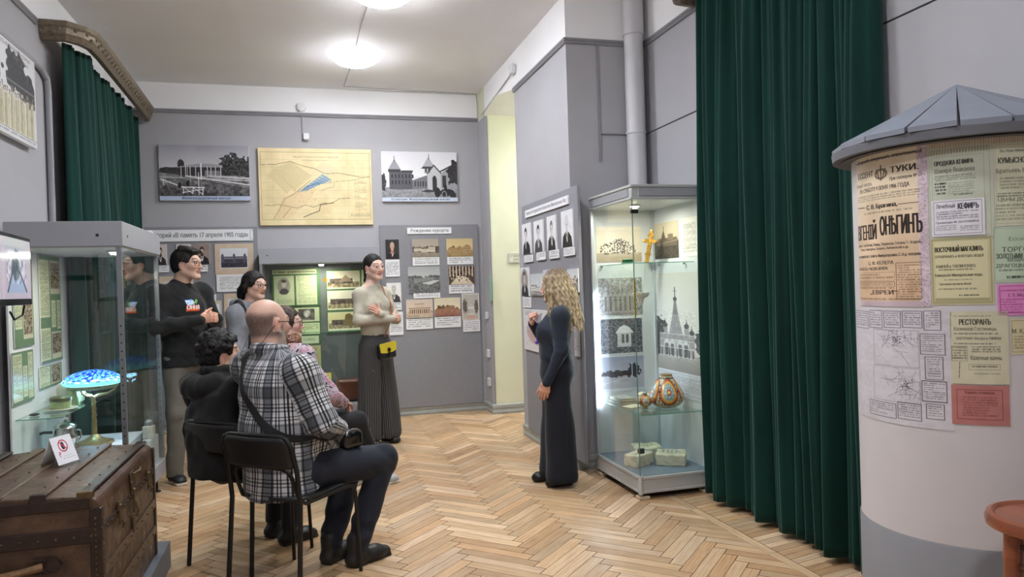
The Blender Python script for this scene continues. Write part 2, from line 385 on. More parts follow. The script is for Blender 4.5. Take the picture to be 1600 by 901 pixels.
def nets(sd, lo, hi, h):
    B = 8; lo = np.asarray(lo, np.float32); nb = np.ceil((np.asarray(hi)-lo)/(B*h)).astype(int)
    bi = np.stack(np.meshgrid(*[np.arange(k) for k in nb], indexing='ij'), -1).reshape(-1, 3); cen = (lo+(bi+.5)*B*h).astype(np.float32); hd = B*h*.87
    d = np.concatenate([sd.eval(cen[i:i+4000, None, :])[:, 0] for i in range(0, len(cen), 4000)])
    act = np.abs(d) < hd*1.7+.004; bi = bi[act]; cen = cen[act]; NX, NY = (nb[0]*B+2), (nb[1]*B+2)
    g = np.arange(B+1); ijk = np.stack(np.meshgrid(g, g, g, indexing='ij'), -1).reshape(-1, 3)
    keys = []; verts = []; quads = []
    co = np.array([[0, 0, 0], [1, 0, 0], [0, 1, 0], [1, 1, 0], [0, 0, 1], [1, 0, 1], [0, 1, 1], [1, 1, 1]])
    ed = [(0, 1), (2, 3), (4, 5), (6, 7), (0, 2), (1, 3), (4, 6), (5, 7), (0, 4), (1, 5), (2, 6), (3, 7)]
    key = lambda c: c[:, 0]+c[:, 1]*NX+c[:, 2]*NX*NY
    for s0 in range(0, len(bi), 400):
        bb = bi[s0:s0+400]; P = (lo+(bb[:, None, :]*B+ijk)*h).astype(np.float32)
        v = sd.eval(P, cen[s0:s0+400], hd).reshape(-1, B+1, B+1, B+1)
        ins = v < 0; c8 = np.stack([v[:, a:a+B, b:b+B, c:c+B] for a, b, c in co], -1); s8 = c8 < 0; sm = s8.sum(-1); mix = (sm > 0) & (sm < 8)
        n, i, j, k = np.nonzero(mix)
        if not len(n): continue
        c = c8[mix]; acc = np.zeros((len(n), 3)); cnt = np.zeros(len(n))
        for a, b in ed:
            q = (c[:, a] < 0) != (c[:, b] < 0); t = np.where(q, c[:, a]/(c[:, a]-c[:, b]+1e-12), 0)
            acc += np.where(q[:, None], co[a]+t[:, None]*(co[b]-co[a]), 0); cnt += q
        gc = bb[n]*B+np.stack([i, j, k], -1); keys.append(key(gc)); verts.append(lo+(gc+acc/cnt[:, None])*h)
        for ax in range(3):
            sl = [slice(0, B)]*3; s2 = list(sl); s2[ax] = slice(1, B+1)
            A = ins[(slice(None), *sl)]; Bq = ins[(slice(None), *s2)]; n, i, j, k = np.nonzero(A != Bq); gc = bb[n]*B+np.stack([i, j, k], -1)
            u = np.zeros(3, int); w_ = np.zeros(3, int); u[(ax+1) % 3] = 1; w_[(ax+2) % 3] = 1
            q = np.stack([key(gc-u-w_), key(gc-w_), key(gc), key(gc-u)], -1); fl = ~A[n, i, j, k]; q[fl] = q[fl][:, ::-1]; quads.append(q)
    K = np.concatenate(keys); Vv = np.concatenate(verts); Q = np.concatenate(quads); K, ix = np.unique(K, return_index=True); Vv = Vv[ix]
    p = np.searchsorted(K, Q); p = np.clip(p, 0, len(K)-1); ok = (K[p] == Q).all(-1); return Vv, p[ok]
def grow(name, sd, h, mats, parent=None, bounds=None, color=None, uv=False, label=None):
    """mesh of the distance field sd"""
    lo, hi = bounds; Vv, Q = nets(sd, lo, hi, h)
    o = link_mesh(name, Vv, Q, mats, parent, smooth=True)
    if color is not None: setcol(o, color(Vv))
    if uv:
        idx = sd.nearest(Vv.astype(np.float32), uv.get('use') if isinstance(uv, dict) else None); L = np.zeros((len(Vv), 2))
        for i in np.unique(idx):
            m = idx == i; L[m] = sd.p[i][3](Vv[m])+ (uv[i] if isinstance(uv, dict) and i in uv else 0)
        att = o.data.attributes.new('cloth', 'FLOAT_VECTOR', 'POINT')
        if isinstance(uv, dict) and 'torso' in uv:
            ids, c, M, r = uv['torso']; m = np.isin(idx, ids); q = (Vv[m]-c)@M; L[m] = np.stack([np.arctan2(q[:, 0], -q[:, 1])*r, q[:, 2]], 1)
            for iu, ifo, sh, el, wr in uv['arms']:
                m = np.isin(idx, [iu, ifo]); V = Vv[m]; a, b = unit(el-sh), unit(wr-el); up_ = (V-el)@(a+b) < 0; ref = unit(np.cross(a, M[:, 1])); t = np.where(up_, (V-sh)@a, np.linalg.norm(el-sh)+(V-el)@b)
                def ang(V, p, ax): r0 = unit(ref-ax*(ref@ax)); r1 = np.cross(ax, r0); return np.arctan2((V-p)@r1, (V-p)@r0)*.075
                L[m] = np.stack([np.where(up_, ang(V, el, a), ang(V, el, b)), t], 1)
        att.data.foreach_set('vector', np.concatenate([L, np.zeros((len(L), 1))], 1).astype(np.float32).ravel())
    if label: o['label'] = label
    return o
def join(objs, name):
    """several fields of different fineness, one mesh"""
    Vs = []; Fs = []; Cs = []; n = 0
    for V, Q, C in objs: Vs.append(V); Fs.append(Q+n); Cs.append(C); n += len(V)
    return np.concatenate(Vs), np.concatenate(Fs), np.concatenate(Cs)
# ================================================================== the room
WALL = mat('grey painted wall', (166, 165, 169), .75, var=.03, scale=3, bump=.12, bscale=180)
WHITE = mat('white paint', (236, 235, 236), .8, var=.02, scale=2, bump=.05)
CREAM = mat('cream paint', (214, 215, 190), .7, var=.03, scale=3, bump=.05)
TRIM = mat('grey moulding', (140, 139, 144), .5, var=.04)
BASEB = mat('baseboard paint', (158, 162, 158), .45, var=.06)
STEEL = mat('brushed grey metal', (150, 154, 158), .35, .75, var=.03)
def structure(mb, name, m, **k): return tag(mb.build(name, m, **k), kind='structure')
XR, XN, YB, YC, ZT, ZC, XL = 1.95, 2.60, 8.25, 5.27, 3.30, 3.62, -1.70
# --- floor: herringbone oak, laid plank by plank in one mesh
def make_floor():
    V = [(-2.2, -2.3, -.0012), (3.4, -2.3, -.0012), (3.4, 9.4, -.0012), (-2.2, 9.4, -.0012)]; Fs = [(0, 1, 2, 3)]; C = [(96, 66, 40)]*4; UV = [(0, 0)]*4
    r = random.Random(5); pw = .0705; PL = .46; gap = .0015; XB0, XB1 = 2.235, 2.295
    def clipx(P, x, sgn):
        out = []
        for i in range(len(P)):
            a, b = P[i], P[(i+1) % len(P)]; ia = (a[0]-x)*sgn <= 0; ib = (b[0]-x)*sgn <= 0
            if ia: out.append(a)
            if ia != ib: t = (x-a[0])/(b[0]-a[0]); out.append(tuple(a[q]+t*(b[q]-a[q]) for q in range(4)))
        return out
    def plank(c, d, L, wd, lim=None):
        n = (-d[1], d[0]); g = r.uniform(.91, 1.06); base = [(212, 180, 142), (216, 186, 150), (206, 172, 134), (220, 192, 160), (202, 165, 126)][r.randrange(5)]
        u0 = r.uniform(0, 40); P = []
        for a, b in ((-.5, -.5), (.5, -.5), (.5, .5), (-.5, .5)):
            A, B_ = a*(L-2*gap), b*(wd-2*gap); P.append((c[0]+d[0]*A+n[0]*B_, c[1]+d[1]*A+n[1]*B_, u0+A, B_))
        for x, sg in (lim or []): P = clipx(P, x, sg) if P else P
        if len(P) < 3: return
        k = len(V); V.extend((p[0], p[1], 0) for p in P); UV.extend((p[2], p[3]) for p in P); C.extend([tuple(min(255, q*g) for q in base)]*len(P)); Fs.append(tuple(range(k, k+len(P))))
    s = math.sqrt(.5); colw = PL*s
    # columns of zigzag run along Y; apexes measured at x = 1.087 and 1.737
    step = pw/s
    for c in range(-12, 5):
        xc = 1.405+(c-.5)*.325
        d = (s, s) if c % 2 == 0 else (s, -s)
        for k in range(-30, 130):
            y = k*step+ (0 if c % 2 == 0 else step*.5)
            plank((xc, y), d, PL-.004, pw, [(XB0, 1)])
    y = -2.3
    while y < 9: plank(((XB0+XB1)/2-.001, y+.4), (0, 1), .8, XB1-XB0-.002); y += .8
    y = -2.3
    while y < 9: plank((2.75, y), (math.cos(.2), math.sin(.2)), 1.2, .055, [(XB1+.001, -1)]); y += .055/math.cos(.2)
    o = link_mesh('floor', V, Fs, floormat()); setcol(o, np.array(C)); uvl = o.data.uv_layers.new(name='plank')
    L = np.empty(len(o.data.loops), np.int32); o.data.loops.foreach_get('vertex_index', L); uvl.data.foreach_set('uv', np.array(UV, np.float32)[L].ravel())
    return tag(o, kind='structure')
def floormat():
    t = NT('oak parquet'); a = t.new('ShaderNodeVertexColor', layer_name='Col'); tc = t.new('ShaderNodeUVMap', uv_map='plank'); mp = t.new('ShaderNodeMapping'); mp.inputs['Scale'].default_value = (3, 60, 1)
    no = t.new('ShaderNodeTexNoise'); no.inputs['Scale'].default_value = 1.6; no.inputs['Detail'].default_value = 5; no.inputs['Distortion'].default_value = .6
    t.link(tc.outputs[0], mp.inputs[0]); t.link(mp.outputs[0], no.inputs[0])
    g = t.ramp(no.outputs[0], [(.3, (.74, .69, .64)), (.52, (.95, .94, .92)), (.7, (1.05, 1.04, 1.02))]); mx = t.new('ShaderNodeMix', data_type='RGBA', blend_type='MULTIPLY'); mx.inputs[0].default_value = 1
    t.link(a.outputs[0], mx.inputs[6]); t.link(g, mx.inputs[7]); mx2 = t.new('ShaderNodeMix', data_type='RGBA', blend_type='MULTIPLY'); mx2.inputs[0].default_value = .5
    t.link(mx.outputs[2], mx2.inputs[6]); t.link(t.ramp(t.noise(1.3, 3), [(.35, (.78, .74, .7)), (.65, (1, 1, 1))]), mx2.inputs[7]); t.link(mx2.outputs[2], t.b.inputs['Base Color'])
    t.link(t.ramp(t.noise(7, 4), [(.3, (.3,)*3), (.7, (.46,)*3)]), t.b.inputs['Roughness']); t.bump(no.outputs[0], .12, .002); t.b.inputs['Specular IOR Level'].default_value = .45
    return t.m
make_floor()
# --- ceiling with rounded cove towards the walls, light upper wall band, grey wall below the moulding
m = MB(); m.box((-2.2, -2.4, ZC), (3.5, 9.5, ZC+.1)); structure(m, 'ceiling', WHITE)
def wall(name, lo, hi, zt=ZT):
    m = MB(); m.box((lo[0], lo[1], 0), (hi[0], hi[1], zt)); m.cur = 1; m.box((lo[0], lo[1], zt), (hi[0], hi[1], ZC)); return structure(m, name, [WALL, WHITE])
wall('wall_back', (-1.9, YB, 0), (XR, YB+.2, 0), 3.33)
wall('wall_left', (XL-.2, -2.3, 0), (XL, YB, 0), 3.29)
wall('wall_front', (-1.9, -2.5, 0), (3.3, -2.3, 0))
wall('wall_right', (XN, -2.3, 0), (XN+.2, YC, 0), 3.27)
# the thick pier between niche and archway
wall('wall_pier', (XR, YC, 0), (XN+.2, 6.71, 0), 3.26)
# far jamb of the archway: grey sliver towards the room, cream inside
m = MB(); m.box((XR, 7.911, 0), (XR+.02, YB, ZT)); m.cur = 1; m.box((XR+.02, 7.91, 0), (XN+.9, YB, 3.6)); m.box((XR, 7.911, ZT), (XR+.02, YB, ZC)); structure(m, 'wall_jamb', [WALL, CREAM])
m = MB(); m.box((XN+.9, 5.25, 0), (XN+1.0, 8.3, ZC)); structure(m, 'wall_corridor', CREAM)
# arch head
m = MB(); prof = [(6.71, 3.28), (6.9, 3.31), (7.1, 3.345), (7.31, 3.375), (7.5, 3.375), (7.7, 3.355), (7.91, 3.31)]
m.prism([(y, z) for y, z in prof]+[(7.91, ZC), (6.71, ZC)], .95, (XR, 0, 0), (0, 1, 0), (0, 0, 1), (1, 0, 0)); structure(m, 'wall_arch', WHITE)
m = MB(); m.box((XN+.2, 6.5, 0), (XN+.95, 6.71, ZC)); structure(m, 'wall_jamb_near', CREAM)
# mouldings
def moulding(name, pts, z, hgt=.045, dep=.022, m_=None):
    """pts: path in the floor plane, profile sticks out to the left of the path direction"""
    prof = [(0, -hgt/2), (dep*.7, -hgt/2), (dep, -hgt*.3), (dep*.55, -hgt*.05), (dep, hgt*.15), (dep, hgt*.4), (dep*.4, hgt/2), (0, hgt/2)]
    mb = MB(); rings = []; P = [np.array(p, float) for p in pts]
    for i, p in enumerate(P):
        d0 = unit(P[i]-P[i-1]) if i else unit(P[1]-P[0]); d1 = unit(P[i+1]-P[i]) if i+1 < len(P) else d0
        n0 = np.array((-d0[1], d0[0])); n1 = np.array((-d1[1], d1[0])); nn = n0+n1; nn = nn/(nn@nn)*2
        rings.append([(p[0]+nn[0]*a, p[1]+nn[1]*a, z+b) for a, b in prof])
    mb.loft(rings); return structure(mb, name, m_ or TRIM)
moulding('trim_back', [(XR, YB), (-1.70, YB)], 3.33)
moulding('trim_right', [(XN, -2.3), (XN, YC), (XR, YC), (XR, 6.71)], 3.265)
moulding('trim_left', [(XL, 5.6), (XL, -2.3)], 3.29)
moulding('trim_seam', [(XN, -2.3), (XN, YC)], 2.57, .008, .004, mat('dark cable', (52, 52, 56), .5))
moulding('trim_niche', [(XN, YC), (2.21, YC)], 2.56, .014, .012)
for nm, P in (('baseboard_back', [(XR, YB), (-1.66, YB)]), ('baseboard_pier', [(XR, YC-.02), (XR, 6.71)]), ('baseboard_jamb', [(2.7, 7.91), (XR, 7.91), (XR, YB)]), ('baseboard_left', [(XL, YB), (XL, 5.5)]), ('baseboard_niche', [(XN, -2.3), (XN, YC), (XR, YC)])):
    moulding(nm, P, .055, .11, .018, BASEB)
# pipes and cable ducts
m = MB(); m.lathe([(.072, 0), (.072, 2.55), (.078, 2.551), (.078, 2.57), (.0725, 2.58), (.0725, 3.30), (.082, 3.31), (.082, ZC)], (2.475, 5.193, 0), 24)
tag(m.build('heating_pipe', mat('pipe paint', (188, 187, 190), .45, var=.02), smooth=True), 'thick pale grey vertical pipe in the niche corner behind the tall glass case', 'pipe')
m = MB(); m.box((2.195, YC-.015, 2.35), (2.21, YC, 3.24)); tag(m.build('cable_duct', TRIM), 'thin vertical cable duct on the pier beside the thick pipe', 'cable duct')
m = MB(); m.box((1.80, YB-.03, .1), (1.86, YB, 2.15)) ; m = MB(); m.box((1.962, 7.90, .1), (1.977, 7.912, 3.3)); tag(m.build('cable_duct', TRIM), 'vertical cable duct along the corner of the archway', 'cable duct')
m = MB(); m.box((.00, YB-.012, 3.06), (.012, YB, 3.31)); tag(m.build('cable_duct', TRIM), 'short cable duct running down from the moulding to the motion sensor', 'cable duct')
m = MB(); m.tube([(.53, 5.3, ZC-.006), (.50, 6.55, ZC-.006), (.48, 7.4, ZC-.006), (.45, 8.1, ZC-.006), (1.2, 8.17, ZC-.006), (1.93, 8.2, ZC-.006)], .005, 6)
m.tube([(1.93, 8.2, ZC-.006), (1.935, 8.19, 3.5), (1.935, 8.2, 3.33)], .006, 6); m.tube([(1.935, 8.0, 3.33), (1.94, 6.7, 3.44)], .006, 6)
tag(m.build('ceiling_cable', mat('cable', (176, 175, 176), .5)), 'thin white cable running along the ceiling between the round lamps', 'cable')
m = MB(); m.tube([(XL+.024, -2, 2.98), (XL+.024, 5.6, 2.98), (XL+.024, 5.72, 2.94), (XL+.024, 5.74, 2.85), (XL+.024, 5.74, .1)], .022, 10)
tag(m.build('heating_pipe', mat('pipe grey paint', (150, 150, 155), .45), smooth=True), 'slim grey pipe bending down the left wall beside the green curtain', 'pipe')
# ================================================================== ceiling lamps and small devices
def lamp_parts(name, loc, lab):
    e = empty(name, loc, 0, lab, 'ceiling lamp', 'round ceiling lamps')
    m = MB(); m.lathe([(.15, 0), (.155, -.034), (.205, -.040), (.212, -.044), (.212, -.050), (.2, -.052), (.198, -.048), (.001, -.044)], (0, 0, 0), 48); m.build('lamp_base', mat('lamp rim white', (222, 222, 226), .4), e, smooth=True, world=False)
    m = MB(); m.lathe([(.001, -.108), (.06, -.106), (.12, -.097), (.17, -.078), (.194, -.060), (.198, -.050), (.198, -.046), (.001, -.046)], (0, 0, 0), 48)
    m.build('diffuser', mat('lit lamp diffuser', (250, 250, 250), .4, var=0, emit=(246, 249, 255), estr=LAMP_E), e, smooth=True, world=False)
    m = MB(); m.lathe([(.158, -.0345), (.2, -.0385), (.2, -.0395), (.158, -.0395)], (0, 0, 0), 48); m.build('glow_ring', mat('lit lamp ring', (250, 250, 250), .4, var=0, emit=(246, 249, 255), estr=LAMP_E*.18), e, smooth=True, world=False); return e  # upward glowing ring added to throw a bright halo on the ceiling
L0 = lamp_parts('ceiling_lamp', (LAMPS[0][0], LAMPS[0][1], ZC), 'round lit ceiling lamp nearer the back wall')
for i, (x, y) in enumerate(LAMPS[1:]):
    c = copy_tree(L0); c.location = (x, y, ZC); c['label'] = 'round lit ceiling lamp cut by the top edge of the photo' if i == 0 else ['', 'round ceiling lamp above the seated visitors, out of the photo', 'round ceiling lamp above the photographer, out of the photo', 'round ceiling lamp at the near end of the room, out of the photo'][i]
c = copy_tree(L0); c.location = (3.2, 7.3, ZC); c['label'] = 'round lamp added out of view in the corridor to brighten the archway'  # unseen extra lamp, added so the cream archway gets more light
SMALLW = mat('white plastic', (214, 214, 216), .4)
m = MB(); m.lathe([(.052, 0), (.052, -.02), (.046, -.035), (.03, -.04), (.001, -.04)], (0, YB, 3.41), 24, axis='y'); m.box((-.012, YB-.02, 3.34), (.012, YB, 3.37))
tag(m.build('smoke_detector', SMALLW, smooth=True), 'round white smoke detector on the back wall above the map', 'smoke detector')
m = MB(); m.box((.012, YB-.05, 3.05), (.072, YB, 3.13), .012); tag(m.build('motion_sensor', SMALLW), 'small white motion sensor at the end of the duct above the map', 'sensor')
m = MB(); m.lathe([(.05, 0), (.05, .02), (.001, .03)], (XR-.03, 6.66, 3.45), 20, axis='x'); m.box((XR-.05, 6.62, 3.40), (XR, 6.70, 3.50), .01)
tag(m.build('siren', SMALLW, smooth=True), 'small white alarm siren above the corner of the archway', 'siren')
m = MB(); m.box((1.925, 8.02, 1.05), (1.95, 8.1, 1.13), .006); tag(m.build('wall_switch', SMALLW), 'upper white switch on the wall strip beside the archway', 'switch')
m = MB(); m.box((1.925, 8.0, .62), (1.95, 8.09, .71), .006); tag(m.build('wall_socket', SMALLW), 'lower white socket on the wall strip beside the archway', 'socket')
m = MB(); m.box((1.925, 8.0, .3), (1.95, 8.09, .39), .006); tag(m.build('wall_socket', SMALLW), 'lowest white socket near the floor beside the archway', 'socket')
a_, b_ = on(764, 431, 0, 1.93), on(764, 470, 0, 1.93); m = MB(); m.box((1.935, a_[1]-.03, b_[2]), (1.949, a_[1]+.03, a_[2]), .003); tag(m.build('safety_sign', mat('mint green plastic', (140, 176, 160), .5)), 'small upright mint green plate on the wall strip beside the archway', 'sign')
im = Im(60, 36, (208, 208, 192)); im.frame(.03, .05, .97, .95, .05, (150, 150, 140)); im.text('СТАНОВЛЕНИЕ', .1, .15, .92, .42, (90, 90, 88)); im.text('КУРОРТА', .25, .55, .8, .82, (90, 90, 88))
sheet('wall_sign', (2.17, 7.895, 1.775), (2.40, 7.895, 1.775), (2.17, 7.895, 1.67), im, .012, label='small pale plate with two lines of writing on the cream archway wall', cat='sign')
# ================================================================== curtains
VELVET = (18, 52, 46)
def velvet():
    t = NT('green velvet'); c = np.array(srgb(*VELVET)); t.link(t.ramp(t.noise(5, 4, vec=(1, 1, .25)), [(.3, tuple(c*.78)), (.7, tuple(c*1.25))]), t.b.inputs['Base Color'])
    t.b.inputs['Roughness'].default_value = .8; t.b.inputs['Sheen Weight'].default_value = .55; t.b.inputs['Sheen Roughness'].default_value = .35; t.b.inputs['Sheen Tint'].default_value = (.35, .62, .55, 1); t.b.inputs['Specular IOR Level'].default_value = .15
    t.bump(t.noise(260, 3), .25, .003); return t.m
VEL = velvet()
def curtain(name, a, b, z0, z1, depth, nf, seed, out, lab, hem=None):
    """velvet hanging between plan points a and b, folds bulge towards out"""
    a, b, out = np.array(a, float), np.array(b, float), unit(np.array(out, float)); L = np.linalg.norm(b-a); r = np.random.default_rng(seed)
    N = nf*22; M = 60; u = np.linspace(0, 1, N); ws = r.uniform(.55, 1.6, nf); ws = ws/ws.sum(); ed = np.concatenate([[0], np.cumsum(ws)])
    amp = r.uniform(.6, 1.25, nf); k = np.clip(np.searchsorted(ed, u, side='right')-1, 0, nf-1); t = (u-ed[k])/ws[k]
    prof = (np.sin(pi*t)**.65)*amp[k]*np.minimum(1.2, ws[k]*nf)
    fine = .12*np.sin(u*nf*17+r.uniform(0, 6))*np.sin(u*31)
    V = []
    for j in range(M):
        v = j/(M-1); z = z0+(z1-z0)*v; zz = z if hem is None else (z if v > 0 else z0)
        drift = .35*np.sin(u*9+v*2.2+seed)*ws.mean()*(1-v); uu = np.clip(u+drift*.5*np.sin(pi*u), 0, 1)
        dd = depth*(prof*(1-.42*v**3)+fine*(v**2+.3))*(1+.12*np.sin(v*5+k*1.7))
        base = a[None]+(b-a)[None]*uu[:, None]+out[None]*dd[:, None]
        zc = z+(hem(u) if hem is not None else 0)*(1-v)
        V.append(np.column_stack([base, np.broadcast_to(zc, u.shape)]))
    V = np.array(V); idx = np.arange(M*N).reshape(M, N); F_ = np.stack([idx[:-1, :-1], idx[:-1, 1:], idx[1:, 1:], idx[1:, :-1]], -1).reshape(-1, 4)
    o = link_mesh(name, V.reshape(-1, 3), F_, VEL, smooth=True); s = o.modifiers.new('thick', 'SOLIDIFY'); s.thickness = .004; s.offset = 0
    return tag(o, lab, 'curtain')
curtain('velvet_curtain', (2.545, 4.30), (2.565, 2.77), .035, 3.32, .12, 15, 3, (-1, 0), 'tall dark green velvet curtain between the tall glass case and the poster column')
curtain('velvet_curtain', (-1.60, 5.80), (-1.63, 8.16), .10, 3.22, .12, 13, 8, (1, 0), 'dark green velvet curtain in the left corner behind the showcase')
def cornice(name, pts, zb, lab):
    m = MB(); prof = [(0, 0), (.035, 0), (.05, .015), (.04, .03), (.055, .045), (.06, .08), (.075, .095), (.085, .12), (.05, .135), (0, .135)]
    P = [np.array(p, float) for p in pts]; rings = []
    for i, p in enumerate(P):
        d0 = unit(P[i]-P[i-1]) if i else unit(P[1]-P[0]); d1 = unit(P[i+1]-P[i]) if i+1 < len(P) else d0; nn = np.array((d0[1]+d1[1], -d0[0]-d1[0])); nn = nn/(nn@nn)*2
        rings.append([(p[0]+nn[0]*a, p[1]+nn[1]*a, zb+b) for a, b in prof])
    m.loft(rings)
    # carved leaves along the frieze
    tot = 0; r = random.Random(2)
    for a, b in zip(P[:-1], P[1:]):
        L = np.linalg.norm(b-a); n = np.array(((b-a)[1], -(b-a)[0]))/L; k = max(1, int(L/.045))
        for q in range(k):
            c = a+(b-a)*((q+.5)/k)+n*.058; m.ball((c[0], c[1], zb+.062+.012*(-1)**q), .016, 6, 1, 1, .7)
    return tag(m.build(name, mat('aged bronze gilding', (126, 114, 98), .45, .35, var=.25, scale=40, bump=.6, bscale=90)), lab, 'curtain cornice')
cpts = [(XL, 5.72), (-1.56, 5.73), (-1.50, 5.79), (-1.465, 5.88), (-1.46, 6.1), (-1.51, 8.10), (-1.54, 8.2)]
cornice('curtain_cornice', cpts, 3.20, 'carved bronze curtain cornice in the left corner above the green curtain')
cornice('curtain_cornice', [(XN, 4.44), (2.46, 4.42), (2.40, 4.33), (2.385, 4.2), (2.40, 2.7)], 3.26, 'carved cornice end above the tall right green curtain')
# ================================================================== pictures, boards and captions
def bsheet(name, x0, y0, x1, y1, Y, im, thick=.01, **k):      # on a plane parallel to the back wall
    a, b = on(x0, y0, 1, Y), on(x1, y1, 1, Y); return sheet(name, (a[0], Y, a[2]), (b[0], Y, a[2]), (a[0], Y, b[2]), im, thick, **k)
def rsheet(name, x0, y0, x1, y1, X, im, thick=.01, **k):      # on a plane parallel to the right wall
    a, b = on(x0, y0, 0, X), on(x1, y1, 0, X); return sheet(name, (X, a[1], a[2]), (X, b[1], a[2]), (X, a[1], b[2]), im, thick, **k)
def caption_im(w, h, rows, seed=1, bg=(226, 226, 228), c=(110, 112, 116)):
    im = Im(w, h, bg, seed); im.words(.08, .14, .93, .9, rows, c, .6, seed=seed); return im
def portrait_im(w=52, h=72, bg=(205, 202, 198), suit=(38, 36, 38), hair=(50, 45, 42), face=(196, 184, 172), turn=0.0, seed=1, beard=None, bald=False, oval=False):
    im = Im(w*2, h*2, bg, seed); im.grain(6, 5)
    if oval: im.put(((im.X-.5)/.42)**2+((im.Y-.46)/.42)**2 <= 1, (150, 146, 142))
    cx = .5+turn*.05
    im.poly([(.08, 1), (.14, .72), (.34, .6), (.66, .6), (.88, .74), (.95, 1)], suit)
    im.poly([(cx-.1, .6), (cx+.1, .6), (cx+.04+turn*.05, .86), (cx-.02, .86)], (215, 212, 208)); im.poly([(cx-.05, .64), (cx+.05, .64), (cx+.02, .74), (cx-.02, .74)], (30, 28, 30))
    im.poly([(cx-.08, .5), (cx+.08, .5), (cx+.09, .63), (cx-.09, .63)], tuple(q*.85 for q in face))
    im.ell(cx, .33, .155, .195, hair); im.ell(cx+.02*turn, .40, .125, .165, face)
    if not bald: im.poly([(cx-.15, .33), (cx-.1, .2), (cx+.1, .19), (cx+.15, .33), (cx+.06, .26), (cx-.06, .27)], hair)
    else: im.ell(cx+.01*turn, .27, .12, .1, face)
    im.ell(cx-.05+.02*turn, .385, .022, .012, (60, 50, 48)); im.ell(cx+.05+.02*turn, .385, .022, .012, (60, 50, 48))
    im.line([(cx+.02*turn, .39), (cx+.035*turn+.008, .44), (cx, .45)], .012, (140, 122, 112)); im.line([(cx-.035+.02*turn, .495), (cx+.035+.02*turn, .495)], .012, (120, 88, 80))
    if beard: im.ell(cx+.01*turn, .52, .1, .1, beard); im.ell(cx+.01*turn, .485, .03, .012, (120, 90, 84))
    im.grain(7); return im
def town_im(w, h, sky=(196, 188, 176), ground=(150, 138, 122), wallc=(206, 196, 180), dark=(74, 64, 56), seed=1, hor=.55, n=4, roof=(120, 100, 88), trees=5, tint=None):
    im = Im(w*2, h*2, sky, seed); r = random.Random(seed); im.grad(0, hor, tuple(q*.93 for q in sky), sky); im.grad(hor, 1, ground, tuple(q*.86 for q in ground)); im.grain(16, 9, 0, hor, 1, 1)
    for k in range(trees):
        x = r.uniform(0, 1); im.tree(x, hor-.05, r.uniform(.06, .14), r.uniform(.08, .2), dark, 50, 22, seed+k)
    x = .06
    for k in range(n):
        ww = r.uniform(.8, 1.15)*.86/n; hh = r.uniform(.13, .24); y1 = hor+r.uniform(.05, .1)
        im.rect(x, y1-hh, x+ww, y1, wallc); im.poly([(x-.01, y1-hh), (x+ww*.5, y1-hh-r.uniform(.05, .12)), (x+ww+.01, y1-hh)], roof)
        q = x+.02
        while q < x+ww-.03: im.rect(q, y1-hh*.72, q+.018, y1-hh*.35, dark); q += .042
        x += ww
    for k in range(14): im.line([(r.random(), hor+.12+r.random()*.25)]*1+[(r.random(), .95)], .004, tuple(q*.8 for q in ground), .5)
    im.grain(9); return im
BD = mat('grey felt board', (134, 134, 140), .85, var=.03, scale=30, bump=.15, bscale=400)
# --- the two boards on the back wall, the board on the pier
def board(name, x0, x1, zt, lab, Y=YB, th=.03, zb=.09):
    m = MB(); m.box((x0, Y-th, zb), (x1, Y-.001, zt), .004); return tag(m.build(name, BD), lab, 'display board')
board('display_board', -1.58, -.49, 2.13, 'grey display board behind the man in the black sweatshirt, headed with the year 1905')
board('display_board', .79, 1.905, 2.13, 'grey display board on the back wall beside the archway, full of small old photographs')
m = MB(); m.box((1.925, 5.06, .09), (1.949, 6.50, 2.14), .004); tag(m.build('display_board', BD), 'grey display board on the pier behind the blonde woman', 'display board')
Yb = YB-.032-.009
def blurtitle(st, w, h, bg=(228, 229, 232), pad=(.04, .2, .96, .74), c=(74, 76, 84)):
    im = Im(w, h, bg); im.text(st, pad[0], pad[1], pad[2], pad[3], c, bold=.01); return im
im = Im(520, 52, (226, 227, 230)); im.text('Санаторий «В память 17 апреля 1905 года»', .02, .24, .955, .78, (70, 72, 80), bold=.012); im.frame(.975, .12, 1.1, .88, .03, (110, 112, 118))
bsheet('title_sign', 222, 359.4, 395.6, 375.4, Yb, im, label='long white title strip with the year 1905 at the top of the left grey board', cat='sign')
bsheet('title_sign', 636.2, 355.6, 705.5, 364.6, Yb, blurtitle('Рождение курорта', 220, 30, pad=(.08, .22, .93, .86)), label='short white title strip on top of the board beside the archway', cat='sign')
